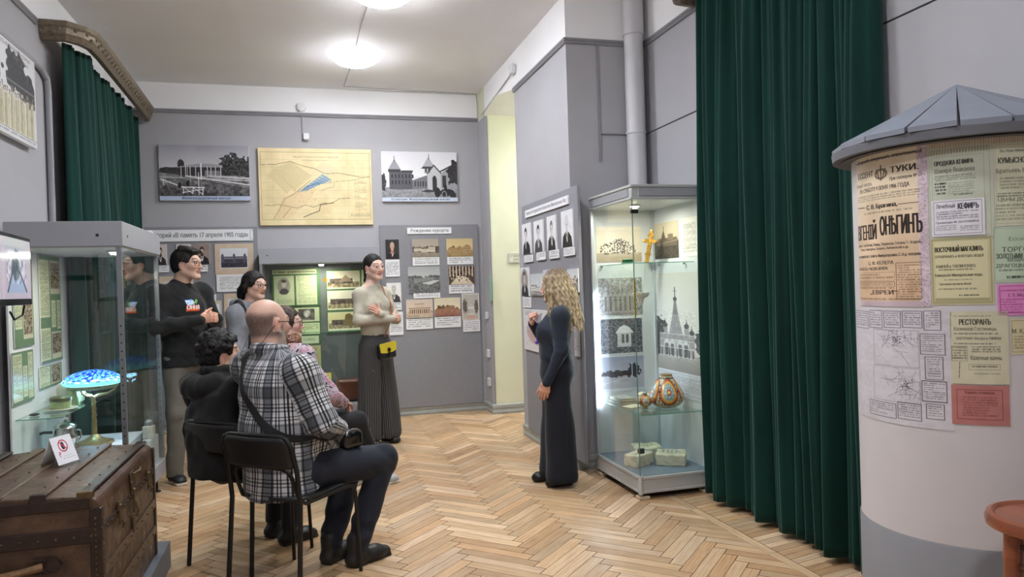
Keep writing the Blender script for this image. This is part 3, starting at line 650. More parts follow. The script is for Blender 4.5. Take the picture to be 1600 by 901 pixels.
# big pictures on the back wall
def station_im():
    im = Im(300, 184, (168, 166, 172), 4); im.grad(0, .45, (150, 149, 157), (196, 194, 198)); im.grain(5, 6, 0, 0, 1, .45); im.grad(.47, 1, (140, 138, 140), (56, 54, 56)); im.grain(34, 30, 0, .5, 1, .93); im.grain(24, 70, 0, .5, 1, .93)
    im.poly([(0, .46), (.2, .43), (.35, .48), (.3, .56), (0, .5)], (62, 60, 60)); im.tree(.24, .37, .035, .12, (44, 43, 44), 30); im.tree(.12, .45, .14, .05, (52, 51, 52), 30)
    im.tree(.82, .36, .15, .2, (44, 43, 44), 60, 34, 8); im.tree(.96, .4, .1, .2, (40, 39, 40), 60, 34, 5); im.rect(.62, .42, 1, .55, (46, 45, 46)); im.grain(40, 60, .7, .25, 1, .55)
    im.poly([(.2, .40), (.45, .33), (.58, .34), (.70, .36), (.70, .40), (.23, .43)], (150, 148, 150)); im.rect(.22, .40, .68, .56, (44, 42, 44)); im.rect(.5, .46, .68, .57, (120, 118, 120))
    for x in (.24, .29, .34, .40, .46, .53, .57, .62, .68): im.line([(x, .39), (x, .58)], .014, (226, 225, 226))
    im.line([(.46, .34), (.46, .62)], .026, (236, 235, 236)); im.line([(.31, .3), (.31, .6)], .01, (180, 180, 180)); im.line([(.0, .58), (1, .64)], .014, (196, 195, 196)); im.line([(.3, .56), (1, .72)], .02, (210, 209, 210)); im.line([(.25, .58), (1, .8)], .012, (40, 40, 40)); im.line([(.55, .56), (1, .60)], .03, (190, 188, 190))
    for x in (.08, .2, .33, .45, .6): im.line([(x*.9, .6+x*.1), (x*1.4+.05, .95)], .02, (88, 86, 88), .6)
    im.line([(.02, .62), (.25, .76)], .02, (225, 225, 225)); im.line([(.04, .63), (.05, .73)], .014, (225, 225, 225)); im.line([(.25, .76), (.49, .77)], .016, (235, 235, 235)); im.line([(.25, .86), (.48, .8)], .012, (225, 225, 225)); im.line([(.26, .76), (.26, .88)], .014, (235, 235, 235)); im.line([(.37, .76), (.36, .88)], .014, (235, 235, 235)); im.line([(.48, .76), (.47, .9)], .014, (235, 235, 235)); im.line([(.27, .77), (.36, .88)], .01, (235, 235, 235)); im.line([(.37, .77), (.47, .89)], .01, (235, 235, 235)); im.line([(.43, .5), (.43, .9)], .014, (230, 230, 230))
    im.ell(.31, .7, .02, .05, (20, 20, 22)); im.ell(.32, .65, .01, .02, (30, 28, 28)); im.ell(.22, .73, .02, .05, (25, 25, 26)); im.grain(7)
    im.rect(0, .925, 1, 1, (176, 190, 214)); im.text('Железнодорожный вокзал', .24, .935, .78, .995, (62, 70, 92), bold=.015); return im
bsheet('photograph_print', 247, 225.5, 391, 313, YB-.035, station_im(), .03, label='large black and white print of a station platform, left of the map', cat='picture')
def palace_im():
    im = Im(270, 184, (214, 213, 217), 4); im.grad(0, .5, (206, 205, 211), (226, 225, 227)); im.grad(.72, 1, (150, 150, 154), (120, 120, 124)); im.grain(20, 50, 0, .72, 1, 1); D = (58, 57, 62); M = (112, 112, 118); Lc = (182, 182, 186)
    im.rect(.1, .40, .4, .76, (86, 85, 92)); im.poly([(.08, .4), (.1, .33), (.17, .15), (.24, .33), (.26, .4)], (150, 150, 156)); im.rect(.09, .36, .25, .42, D); im.line([(.17, .1), (.17, .2)], .012, D); im.rect(.26, .38, .41, .42, D)
    for y in (.46, .58):
        for x in np.arange(.13, .4, .045): im.rect(x, y, x+.018, y+.08, (44, 43, 48))
    im.poly([(.4, .58), (.62, .46), (.62, .74), (.4, .76)], M); im.poly([(.56, .44), (.56, .3), (.62, .18), (.67, .3), (.67, .44)], Lc); im.poly([(.52, .34), (.6, .22), (.66, .2), (.72, .34)], D); im.poly([(.54, .3), (.62, .1), (.7, .3)], (168, 168, 174)); im.line([(.625, .05), (.625, .16)], .01, D)
    im.poly([(.6, .78), (.6, .42), (.69, .26), (.79, .42), (.79, .78)], Lc); im.line([(.6, .44), (.69, .27), (.79, .44)], .025, D); im.put(((im.X-.695)/.03)**2+((im.Y-.58)/.1)**2 < 1, (40, 40, 44)); im.rect(.665, .58, .725, .78, (44, 44, 48))
    im.poly([(.78, .44), (.9, .28), (1, .3), (1, .76), (.78, .76)], (150, 150, 156)); im.line([(.77, .4), (1, .22)], .03, D); im.rect(.8, .48, .85, .72, (50, 50, 54)); im.tree(.96, .42, .1, .26, (40, 40, 44), 50)
    for x in np.arange(.43, .6, .035): im.rect(x, .6, x+.016, .7, (50, 50, 54))
    for x in (.575, .615): im.rect(x, .34, x+.022, .42, (44, 44, 48))
    im.tree(.01, .62, .05, .16, (44, 44, 48), 40); im.poly([(.6, .76), (.5, .8), (.6, .82), (.8, .8)], (60, 60, 64)); im.ell(.86, .82, .1, .07, (34, 33, 36)); im.ell(.82, .86, .035, .07, (140, 140, 144)); im.ell(.82, .86, .026, .054, (44, 43, 46)); im.ell(.94, .88, .04, .07, (36, 36, 40)); im.ell(.84, .72, .02, .06, (26, 26, 30)); im.ell(.73, .82, .04, .1, (36, 35, 38)); im.grain(8)
    im.rect(0, .925, 1, 1, (196, 206, 222)); im.text('Ессентуки. Железнодорожный вокзал.', .12, .935, .9, .99, (66, 74, 96), bold=.01); return im
bsheet('photograph_print', 595, 236, 715.5, 314.5, YB-.035, palace_im(), .03, label='large black and white print of a turreted station building, right of the map', cat='picture')
def map_im():
    im = Im(380, 250, (222, 204, 158), 4); im.grain(8, 9); im.grain(5, 24); L = (120, 102, 76); im.frame(.02, .055, .985, .93, .004, (110, 100, 80)); r = random.Random(4)
    for x in np.arange(.12, .98, .095): im.line([(x, .06), (x, .93)], .002, (170, 154, 118), .5)
    for y in np.arange(.15, .93, .1): im.line([(.02, y), (.985, y)], .002, (170, 154, 118), .5)
    im.poly([(.08, .36), (.13, .28), (.3, .5), (.24, .6)], (206, 186, 140), .8); im.poly([(.13, .28), (.28, .17), (.46, .36), (.3, .55)], (214, 198, 150), .7)
    for k in range(16): t = k/15; im.line([(.13+.15*t, .28-.11*t), (.3+.16*t, .55-.19*t)], .003, (150, 132, 96), .7)
    for k in range(14): t = k/13; im.line([(.13+.17*t, .28+.27*t), (.28+.18*t, .17+.19*t)], .003, (150, 132, 96), .7)
    im.poly([(.33, .58), (.56, .33), (.63, .41), (.4, .55)], (150, 172, 180), .8)
    for k in range(9): t = k/8; im.line([(.35+.2*t, .57-.22*t), (.43+.2*t, .54-.13*t)], .012, (92, 128, 168), .8)
    for k in range(5): im.line([(.37+.01*k, .55-.015*k), (.6+.01*k, .36+.02*k)], .006, (84, 118, 160), .8)
    im.poly([(.46, .33), (.56, .17), (.72, .28), (.62, .34)], (206, 196, 160), .6); im.poly([(.2, .65), (.34, .56), (.5, .54), (.42, .72), (.25, .92), (.13, .92)], (214, 182, 140), .45)
    im.poly([(.52, .7), (.66, .72), (.62, .85), (.48, .82)], (214, 190, 140), .4)
    im.line([(.02, .22), (.15, .215), (.28, .17), (.36, .22), (.5, .27), (.58, .33), (.7, .32), (.9, .37), (.98, .37)], .007, L); im.line([(.05, .74), (.1, .75), (.16, .73), (.22, .75), (.28, .77), (.33, .78), (.4, .74), (.47, .77), (.55, .72), (.63, .72), (.7, .66), (.8, .65)], .006, L)
    im.line([(.12, .92), (.17, .8), (.22, .66), (.3, .6), (.45, .42)], .006, L); im.line([(.38, .9), (.46, .85), (.52, .82), (.53, .74), (.65, .71)], .01, (84, 70, 52)); im.line([(.2, .9), (.27, .78)], .006, L); im.line([(.55, .55), (.6, .52), (.66, .5), (.66, .43), (.8, .42), (.98, .36)], .005, L)
    for k in range(60): x = r.uniform(.3, .5); y = r.uniform(.5, .7); im.rect(x, y, x+.006, y+.006, (150, 100, 80), .7)
    im.text('ОБЩІЙ ПЛАНЪ ЕССЕНТУКСКІЙ', .3, .095, .7, .13, (150, 134, 100)); im.text('съ окрестностями', .38, .15, .6, .17, (160, 146, 110)); im.words(.84, .42, .95, .82, 24, (120, 104, 76), .5, .4, .4)
    im.words(.8, .86, .98, .9, 2, (120, 104, 76), .5); return im
bsheet('wall_map', 402.5, 230.5, 583, 350.5, YB-.035, map_im(), .03, edge=(226, 200, 120), label='large yellowed town map in the middle of the back wall', cat='map')
# right board contents ------------------------------------------------
def pic(x0, y0, x1, y1, im, lab, group='old photographs on the board beside the archway'): bsheet('photograph', x0, y0, x1, y1, Yb, im, .008, label=lab, cat='photograph', group=group)
def cap(x0, y0, x1, y1, rows, lab, seed, group='caption cards on the board beside the archway'): bsheet('caption_card', x0, y0, x1, y1, Yb, caption_im(int((x1-x0)*2.4), int((y1-y0)*2.4), rows, seed), .005, label=lab, cat='caption card', group=group)
pic(601.9, 374.2, 624, 404.3, portrait_im(40, 54, (44, 40, 40), (28, 24, 26), (190, 180, 170), (200, 160, 135), seed=2, bald=True).line([(.3, .7), (.5, .62), (.66, .72)], .03, (176, 112, 60)).line([(.5, .62), (.46, .9)], .03, (170, 60, 50)), 'dark colour portrait of an officer at the top left of the board beside the archway')
cap(601.9, 405.6, 625, 431.7, 9, 'square caption card under the officer portrait', 3)
im = town_im(60, 42, (176, 164, 150), (150, 138, 122), (206, 196, 178), (80, 70, 60), 5, .62, 3, (120, 108, 96), 8); pic(643.8, 373.2, 686.2, 401.5, im, 'sepia photograph of white houses and trees in the top row, middle of the board')
cap(644.7, 402.2, 686.8, 413.8, 3, 'caption card under the sepia photograph of white houses', 4)
im = town_im(60, 42, (212, 190, 140), (170, 142, 98), (176, 146, 100), (80, 56, 40), 6, .6, 3, (140, 112, 78), 3); pic(697.5, 372.8, 739.2, 400.6, im, 'golden brown photograph of a long low pavilion, top right of the board')
cap(698.7, 401.2, 739.6, 412.3, 3, 'caption card under the golden brown pavilion photograph', 5)
im = Im(140, 108, (168, 172, 172), 5); im.grad(0, .42, (160, 164, 164), (182, 184, 184)); im.tree(.2, .42, .3, .08, (84, 86, 86), 30); im.tree(.8, .42, .3, .08, (84, 86, 86), 30); im.rect(0, .44, 1, 1, (104, 106, 106)); im.grain(34, 30, 0, .44, 1, 1); im.poly([(.15, .46), (.8, .42), (.8, .54), (.2, .6)], (150, 152, 150))
for x in np.arange(.17, .8, .04): im.line([(x, .45), (x, .56)], .02, (60, 62, 62))
im.poly([(.4, .64), (.8, .54), (1, .54), (.7, .7)], (190, 192, 190)); im.grain(8)
pic(637.2, 416.6, 688.3, 456.6, im, 'grey engraving of a long building by a pond, largest picture of the board')
cap(646.2, 457.2, 688.1, 464.7, 2, 'thin caption card under the grey engraving', 6)
im = Im(120, 84, (84, 66, 52), 7); im.grain(60, 16, 0, 0, 1, .5)
for k in range(8): im.line([(.06+.125*k, 0), (.06+.125*k, .55)], .05, (222, 210, 186))
im.poly([(.05, 1), (.35, .52), (.65, .52), (.98, 1)], (208, 194, 168))
for k in range(70): x = .5+RNG.normal()*.2; y = .5+abs(RNG.normal())*.2; im.ell(x, y, .02, .035, (60, 46, 36) if k % 2 else (226, 214, 192))
im.grain(14); pic(700.6, 416, 741.5, 444, im, 'brown photograph of a crowd sitting under a colonnade')
cap(701.3, 444.6, 741.1, 457.2, 3, 'caption card under the crowd photograph', 7)
im = town_im(60, 42, (214, 196, 180), (196, 180, 158), (206, 184, 158), (84, 56, 46), 9, .68, 1, (110, 80, 64), 2); im.rect(.1, .45, .9, .8, (196, 172, 148)); im.poly([(.34, .45), (.34, .25), (.5, .2), (.66, .25), (.66, .45)], (206, 184, 160))
for k in range(10): im.rect(.13+.078*k, .52, .16+.078*k, .74, (76, 50, 42))
im.line([(.08, .45), (.92, .45)], .03, (96, 66, 54)); im.line([(.32, .25), (.68, .25)], .03, (96, 66, 54)); im.grain(9)
pic(634.5, 468.1, 676.8, 496.8, im, 'brown photograph of a villa with arched windows, bottom row left')
cap(634.5, 497.6, 676.8, 513.2, 4, 'caption card under the villa photograph', 8)
im = town_im(60, 42, (226, 214, 186), (168, 118, 98), (160, 124, 92), (90, 60, 44), 10, .62, 5, (104, 74, 56), 4); pic(678.3, 465.7, 720, 493.6, im, 'pale photograph of low houses on red earth, bottom row middle')
cap(679.2, 494.6, 720.4, 510.4, 4, 'caption card under the red earth photograph', 9)
im = Im(84, 120, (190, 186, 176), 5); im.rect(.06, .04, .94, .96, (184, 180, 170)); im.tree(.18, .5, .14, .28, (96, 88, 80), 40); im.tree(.84, .5, .12, .26, (96, 88, 80), 40); im.rect(.34, .52, .72, .8, (216, 212, 206)); im.poly([(.3, .52), (.53, .38), (.76, .52)], (196, 190, 184))
for k in range(5): im.rect(.37+.07*k, .58, .40+.07*k, .76, (110, 100, 92))
im.poly([(.4, .82), (.66, .82), (.8, .96), (.2, .96)], (200, 160, 140)); im.frame(.03, .03, .97, .97, .02, (220, 218, 210)); im.grain(8)
pic(721.3, 458.5, 749.6, 499.2, im, 'upright photograph of a small white palace between trees, rightmost of the bottom row')
cap(723.6, 500, 750.4, 517, 5, 'caption card under the upright palace photograph', 10)
pic(603.8, 442, 627.4, 471.3, portrait_im(44, 54, (222, 220, 218), (60, 58, 60), (180, 176, 172), (196, 188, 180), seed=6, beard=(190, 186, 182)), 'black and white portrait of a white-bearded man beside the arm of the woman in beige')
cap(604, 473, 627.7, 483.6, 3, 'small caption card under the portrait of the white-bearded man', 11)
cap(607.5, 487.4, 630.6, 522.6, 12, 'tall caption card lowest at the left edge of the board beside the archway', 12)
# left board contents --------------------------------------------------
G2 = 'old photographs on the board headed with the year 1905'; G3 = 'caption cards on the board headed with the year 1905'
pic(240, 382, 261.4, 413.7, portrait_im(44, 60, (206, 196, 192), (44, 40, 40), seed=7, beard=(60, 50, 46)), 'portrait partly hidden by the corner of the left showcase', G2)
cap(240, 414.8, 264, 425, 3, 'caption card nearest the left showcase, top row', 13, G3)
pic(274.9, 381.5, 299, 413, portrait_im(44, 60, (206, 196, 192), (44, 40, 40), seed=8, beard=(60, 50, 46)), 'portrait right behind the head of the man in the black sweatshirt', G2)
pic(303, 381, 328.5, 412.2, portrait_im(46, 58, (150, 130, 122), (30, 27, 28), (40, 34, 32), (196, 170, 150), seed=9, beard=(54, 44, 40)), 'portrait of a bearded man in a dark coat right of the standing man', G2)
cap(306.8, 414.2, 324.7, 424, 2, 'small caption card under the bearded man in a dark coat', 14, G3)
def framed_im(w, h, seed=1):
    im = Im(w, h, (198, 178, 156), seed); im.grain(6, 8); im.rect(.14, .15, .86, .8, (206, 208, 212)); im.rect(.16, .42, .84, .62, (66, 66, 78))
    for k in range(17): im.rect(.165+.04*k, .45, .185+.04*k, .5, (150, 150, 158)); im.rect(.165+.04*k, .53, .185+.04*k, .59, (36, 36, 44))
    for x in (.2, .5, .78): im.rect(x-.03, .37, x+.03, .62, (84, 84, 96)); im.poly([(x-.035, .37), (x, .32), (x+.035, .37)], (60, 60, 70))
    im.rect(.16, .62, .84, .78, (50, 48, 58)); im.grain(14, 30, .14, .6, .86, .8); return im
bsheet('framed_photograph', 334.9, 381, 396.7, 427.8, Yb, framed_im(150, 112), .015, label='framed photograph of a long palace with a wide tan mount', cat='framed photograph')
cap(338, 429.2, 396, 454.3, 8, 'wide caption card under the framed palace photograph', 15, G3)
cap(315.7, 460.2, 338, 477.6, 6, 'small square caption card between the hands and the hair of the two standing visitors', 16, G3)
bsheet('framed_photograph', 349.4, 459, 396, 510, Yb, framed_im(110, 120, 3), .015, label='framed photograph with tan mount behind the woman in the grey hoodie', cat='framed photograph')
bsheet('framed_photograph', 248.6, 432, 303.5, 482, Yb, framed_im(130, 120, 4), .015, label='framed photograph with tan mount behind the shoulders of the standing man', cat='framed photograph')
im = Im(46, 76, (200, 184, 164), 2); im.rect(.15, .1, .85, .9, (216, 220, 232)); im.rect(.25, .5, .75, .85, (60, 70, 110)); im.grain(30, 9, .2, .4, .8, .9)
bsheet('framed_photograph', 327, 470, 347, 515, Yb-.012, im, .012, label='narrow tan framed picture just right of the clasped hands', cat='framed photograph')
# board on the pier ----------------------------------------------------
def c3(x, y): return 800+x/3.108, 270+y/3.108
Xb = 1.925-.012
def rp(kind, a, b, im, lab, cat, group=None, th=.012): x0, y0 = c3(*a); x1, y1 = c3(*b); rsheet(kind, x0, y0, x1, y1, Xb, im, th, label=lab, cat=cat, group=group)
im = Im(420, 36, (226, 226, 230)); im.text('Первые исследователи Кавказских Минеральных Вод', .03, .22, .97, .8, (84, 86, 96), bold=.01)
x0, y0 = c3(62, 185); x1, y1 = c3(270, 150); a = on(x0, y0, 0, Xb); b = on(x1, y1, 0, Xb); sheet('title_sign', (Xb, a[1], a[2]), (Xb, b[1], a[2]), (Xb, a[1], b[2]+.0), im, .015, label='slanting long white title strip on top of the board behind the blonde woman', cat='sign')
G4 = 'portraits in the top row of the pier board'; G5 = 'caption cards of the pier board'
for i, (a, b, lab, kw) in enumerate((((47, 252), (92, 390), 'portrait of a man in profile with high black coat, first of the four', dict(turn=-1, suit=(30, 30, 36))), ((103, 238), (152, 380), 'portrait of a man with white cravat, second of the four', dict(turn=.3, suit=(70, 70, 76))),
        ((167, 215), (215, 372), 'portrait of a fair haired man in dark coat, third of the four', dict(turn=.6, hair=(110, 106, 106))), ((236, 190), (297, 355), 'portrait of a stout balding man, last of the four', dict(turn=0, bald=True, hair=(190, 188, 188))))):
    rp('portrait_print', a, b, portrait_im(46, 62, (222, 222, 226), seed=20+i, face=(206, 204, 206), **kw), lab, 'portrait', G4)
for i, (a, b, lab) in enumerate((((58, 402), (100, 430), 'card under the man in profile'), ((118, 388), (162, 420), 'card under the man with white cravat'), ((180, 378), (227, 412), 'card under the fair haired man'), ((250, 365), (303, 398), 'card under the stout balding man'))):
    rp('caption_card', a, b, caption_im(46, 26, 4, 30+i), 'small white caption '+lab, 'caption card', G5, .008)
rp('portrait_print', (40, 462), (83, 598), portrait_im(44, 62, (214, 214, 218), seed=33, suit=(40, 40, 44), oval=True), 'oval portrait alone at the left edge below the row of four', 'portrait')
rp('caption_card', (53, 603), (91, 655), caption_im(40, 40, 6, 41), 'small white caption card under the oval portrait', 'caption card', G5, .008)
im = town_im(50, 56, (204, 208, 214), (168, 168, 166), (214, 212, 208), (96, 96, 92), 12, .7, 2, (150, 150, 150), 3); im.line([(.6, .3), (.6, .6)], .03, (220, 220, 220)); rp('photograph', (87, 492), (147, 595), im, 'pale photograph of a white church directly left of the blonde hair', 'photograph')
im = Im(80, 100, (190, 196, 214), 3); im.rect(0, .75, 1, 1, (120, 90, 80)); im.poly([(.3, .8), (.35, .35), (.5, .12), (.65, .35), (.7, .8)], (150, 90, 80)); im.rect(.4, .45, .6, .7, (214, 206, 200)); im.tree(.15, .7, .15, .2, (80, 90, 70)); rp('photograph', (150, 472), (202, 597), im, 'colour picture of a red church half covered by the blonde hair', 'photograph')
rp('photograph', (266, 468), (322, 580), town_im(50, 56, (210, 212, 218), (150, 148, 146), seed=14), 'photograph visible right of the blonde hair on the pier board', 'photograph')
im = Im(180, 160, (214, 212, 214), 5); im.poly([(.1, .45), (.3, .3), (.6, .35), (.75, .6), (.5, .85), (.3, .8), (.15, .65)], (196, 166, 164)); im.poly([(.35, .2), (.7, .05), (.6, .35), (.4, .4)], (150, 150, 160)); r = random.Random(3)
for k in range(90): x, y = r.uniform(.1, .75), r.uniform(.25, .85); im.line([(x, y), (x+r.uniform(-.08, .08), y+r.uniform(-.08, .08))], .006, (110, 96, 100), .7)
im.words(.05, .04, .3, .16, 3, (100, 100, 110)); im.words(.8, .3, .96, .9, 16, (110, 110, 116)); rp('wall_map', (55, 660), (200, 890), im, 'small town plan in pink and grey behind the raised hand', 'map')
rp('caption_card', (296, 620), (327, 893), caption_im(40, 120, 26, 44, (208, 208, 212)), 'tall text sheet between the back of the blonde woman and the glass case', 'caption card', None, .01)
# big photograph on the left wall --------------------------------------
im = Im(360, 190, (206, 206, 208), 9); im.grain(5, 8); r = random.Random(8)
im.tree(.70, .28, .16, .24, (56, 56, 60), 50, 30, 4); im.tree(.88, .42, .12, .2, (56, 56, 60), 50, 30, 5); im.tree(.3, .35, .2, .2, (90, 90, 94), 50, 30, 6); im.rect(0, .4, 1, .42, (196, 196, 196), .4)
for k in range(40):
    x = .02+k*.024+r.uniform(-.006, .006); y = .5+r.uniform(-.03, .05); c = [(196, 190, 160), (208, 204, 180), (176, 168, 140)][k % 3]
    im.poly([(x-.013, .92), (x-.011, y+.04), (x+.011, y+.04), (x+.013, .92)], c); im.ell(x, y, .007, .028, (140, 130, 112)); im.line([(x-.011, y+.05), (x-.013, .9)], .006, (84, 80, 70)); im.line([(x-.008, y-.025), (x+.008, y-.025)], .012, (96, 92, 86))
im.grain(16, 0, 0, .5, 1, .92); im.line([(0, .93), (1, .93)], .008, (50, 50, 52)); im.words(.02, .95, .98, .985, 1, (120, 120, 124), .7); im.text('БАЛЬНЕОТЕРАПИЯ ЗАЛОЖЕНА', .5, .03, .93, .075, (90, 90, 94)); im.text('ДОКТОРОМ', .7, .1, .9, .15, (110, 110, 114))
P1 = np.array([-1.65, 5.40, 2.955]); U1 = np.array([0, 1, 0]); sheet('photograph_print', P1-U1*1.15, P1, P1-U1*1.15-np.array([0, 0, .56]), im, .03, label='large pale print of a row of people on the left wall by the ceiling', cat='picture')
# ================================================================== showcases
GL = glassmat(); SILVER = mat('anodised aluminium', (194, 197, 198), .36, .3, var=.02); CASEGREY = mat('grey painted steel', (152, 154, 160), .45, var=.02); INNER = mat('case lining', (206, 208, 210), .7, var=.02)
DECK = mat('blue grey deck cloth', (120, 130, 144), .8, var=.05); BLK = mat('black plastic', (22, 22, 24), .4); BRASS = mat('polished chrome', (200, 200, 204), .15, 1)
WOODB = mat('pale wood block', (206, 188, 160), .6); LEDW = mat('lit spot lens', (255, 250, 230), .4, var=0, emit=(255, 244, 214), estr=9)
def spot(parent, c, w, r=.03, en=None, size=.04):
    m = MB(); m.lathe([(r*1.25, 0), (r*1.25, -.008), (r, -.012), (r, -.004)], c, 20); sp = m.build('spot_light', BRASS, parent, smooth=True)
    m = MB(); m.lathe([(.001, -.016), (r*.6, -.015), (r*.98, -.009), (r*.98, -.004), (.001, -.004)], c, 20); m.build('lens', LEDW, sp, smooth=True)
    l = bpy.data.lights.new('spot glow', 'AREA'); l.shape = 'DISK'; l.size = size; l.energy = w; l.color = (1, .95, .82); o = bpy.data.objects.new('spot glow', l); COL.objects.link(o); o.location = (c[0], c[1], c[2]-.022); o.visible_camera = True
    o.visible_glossy = True
# --- tall glass case on the right: X 2.04..2.56, Y 4.38..5.30
case = empty('glass_showcase', (2.30, 4.84, 0), 0, 'tall lit glass showcase with church photographs and stone bricks, right of the blonde woman', 'showcase')
X0, X1, Y0, Y1 = 2.04, 2.56, 4.38, 5.115
m = MB(); m.box((X0, Y0, .04), (X1, Y1, .148), .006); m.box((X0-.006, Y0-.006, .04), (X1, Y1, .058), .004); m.box((X0-.006, Y0-.006, .128), (X1, Y1, .150), .004)
m.lathe([(.016, .035), (.016, .155)], (X0+.005, Y0+.005, 0), 12); m.build('base_plinth', SILVER, case)
m = MB(); m.box((X0+.012, Y0+.012, .150), (X1-.012, Y1-.012, .153)); m.build('deck', DECK, case)
m = MB(); m.box((X0, Y0, 1.955), (X1, Y1, 2.045), .004)
m.box((X0-.008, Y0-.008, 2.03), (X1+.004, Y1, 2.05), .004); m.box((X0-.006, Y0-.006, 1.952), (X1, Y1, 1.968), .003); m.build('canopy', SILVER, case)
m = MB(); m.box((X0+.05, Y0-.0062, 1.975), (X1-.03, Y0-.001, 2.022)); m.box((X0-.0062, Y0+.05, 1.975), (X0-.001, Y1-.05, 2.022)); m.build('canopy_panel', CASEGREY, case)
for nm, a, b in (('rear_panel', (X0, Y1-.015, .15), (X1, Y1, 1.955)), ('rear_panel', (X1-.012, Y0, .15), (X1, Y1-.015, 1.955))):
    m = MB(); m.box(a, b); m.build(nm, INNER, case)
for x, y in ((X0, Y1-.02), (X1-.012, Y0), (X1-.03, Y1-.035)):
    m = MB(); m.box((x-.002, y-.002, .15), (x+.02, y+.02, 1.955), .003); m.build('post', SILVER, case)
m = MB(); m.box((X0+.004, Y0+.002, .152), (X1-.012, Y0+.008, 1.952)); m.build('front_glass', GL, case)
m = MB(); m.box((X0+.001, Y0+.01, .152), (X0+.007, Y1-.02, 1.952)); m.build('side_glass', GL, case)
m = MB(); m.tube([(X0+.003, Y0+.003, .15), (X0+.003, Y0+.003, 1.955)], .0035, 6); m.build('glass_edge', mat('green glass edge', (96, 128, 116), .2, spec=.8), case)
m = MB(); m.box((X0-.004, Y0-.004, 1.86), (X0+.045, Y0+.018, 1.885), .003); m.build('hinge', BLK, case)
m = MB(); m.box((X0-.004, Y0-.006, .30), (X0+.035, Y0+.018, .335), .003); m.build('latch', BRASS, case)
for x, y in ((X0+.03, Y0+.03), (X1-.03, Y0+.03), (X0+.03, Y1-.05)):
    f = MB(); f.lathe([(.022, .02), (.008, .024), (.008, .045)], (x, y, 0), 10); fo = f.build('foot', BRASS, case, smooth=True)
    f = MB(); f.box((x-.035, y-.035, 0), (x+.035, y+.035, .022), .004); f.build('foot_block', WOODB, fo)
spot(case, (2.22, 4.72, 1.953), SPOT_W*.55, .034)
m = MB(); m.box((2.05, 5.065, .50), (2.06, 5.09, 1.34)); m.build('light_strip', mat('lit LED strip', (255, 255, 255), .5, var=0, emit=(226, 240, 255), estr=STRIP_E), case)
SHG = glassmat('shelf glass', (.88, .96, .93)); SHE = mat('shelf glass edge', (110, 170, 150), .25, spec=.8)
def shelf(z, x0, y0, x1, y1, parent):
    m = MB(); m.box((x0, y0, z-.006), (x1, y1, z)); o = m.build('shelf', SHG, parent); m = MB()
    m.box((x0-.001, y0-.001, z-.0055), (x1, y0, z-.0005)); m.box((x0-.001, y0, z-.0055), (x0, y1, z-.0005)); m.build('shelf_edge', SHE, o)
    for x, y in ((x0+.01, y1-.01), (x1-.01, y0+.12), (x1-.01, y1-.1)):
        m = MB(); m.lathe([(.008, -.012), (.01, -.006), (.008, .0)], (x, y, z-.006), 10); m.build('shelf_clip', BRASS, o, smooth=True)
shelf(1.545, 2.10, 4.50, 2.545, 5.095, case); shelf(.535, 2.10, 4.45, 2.545, 5.095, case)
def farp(x0, y0, x1, y1, im, lab, Y=5.095, **k): return bsheet('photograph', x0, y0, x1, y1, Y, im, .006, label=lab, cat='photograph', **k)
im = Im(150, 120, (214, 204, 184), 4); im.grad(.75, 1, (176, 164, 142), (160, 146, 122)); im.rect(0, 0, 1, .1, (222, 214, 196))
for k in range(260):
    x = .5+np.clip(RNG.normal(), -2, 2)*.2; y = .34+abs(x-.5)*.5+RNG.random()*.42*(1-abs(x-.5)); im.ell(x, y, .014, .02, [(60, 52, 46), (40, 36, 34), (216, 204, 186), (110, 96, 84)][k % 4])
im.grain(10); farp(930.6, 354, 1003, 408, im, 'sepia group photograph of a large crowd, top left inside the glass showcase')
im = Im(150, 120, (150, 146, 148), 4); im.grain(34, 24); im.poly([(.2, 1), (.2, .2), (.8, .2), (.8, 1)], (120, 114, 112), .6); im.grain(26, 40)
for k in range(7): im.poly([(.12+.11*k, .95), (.12+.11*k, .45), (.165+.11*k, .36), (.21+.11*k, .45), (.21+.11*k, .95)], (178, 172, 170), .55); im.rect(.14+.11*k, .5, .19+.11*k, .9, (84, 78, 78), .7)
im.line([(.5, .05), (.5, .35)], .02, (210, 206, 200)); im.grain(12); farp(934, 435, 1004.5, 490, im, 'photograph of a church altar screen, second from the top inside the glass showcase')
im = Im(150, 116, (92, 92, 98), 4); im.grain(40, 34); im.rect(.4, .4, .72, .8, (196, 196, 198)); im.poly([(.36, .42), (.45, .26), (.56, .2), (.68, .26), (.78, .42)], (222, 222, 222)); im.rect(.5, .46, .56, .7, (90, 90, 94)); im.rect(.6, .46, .66, .7, (90, 90, 94)); im.grain(20, 60); im.frame(.0, .0, 1, 1, .05, (200, 202, 206))
farp(936.5, 498, 1006, 551, im, 'photograph of a white pavilion among dark trees, third from the top inside the glass showcase')
im = Im(150, 116, (158, 160, 176), 4); im.grad(0, .45, (140, 144, 162), (168, 170, 184)); im.rect(0, .55, 1, 1, (170, 168, 176)); im.tree(.3, .5, .3, .1, (60, 60, 68), 30); im.tree(.75, .42, .16, .2, (40, 42, 50), 30); im.rect(.5, .42, .8, .56, (44, 44, 52)); im.line([(.72, .2), (.72, .6)], .02, (210, 210, 216)); im.line([(.0, .8), (.6, .62)], .02, (196, 196, 204)); im.grain(9); im.rect(0, .92, 1, 1, (196, 198, 206)); im.frame(0, 0, 1, 1, .03, (196, 198, 206))
farp(937.5, 558, 1008, 608, im, 'bluish photograph of a road with dark trees, lowest inside the glass showcase')
Xi = 2.545
def inp(x0, y0, x1, y1, im, lab, kind='photograph', cat='photograph'): return rsheet(kind, x0, y0, x1, y1, Xi, im, .006, label=lab, cat=cat)
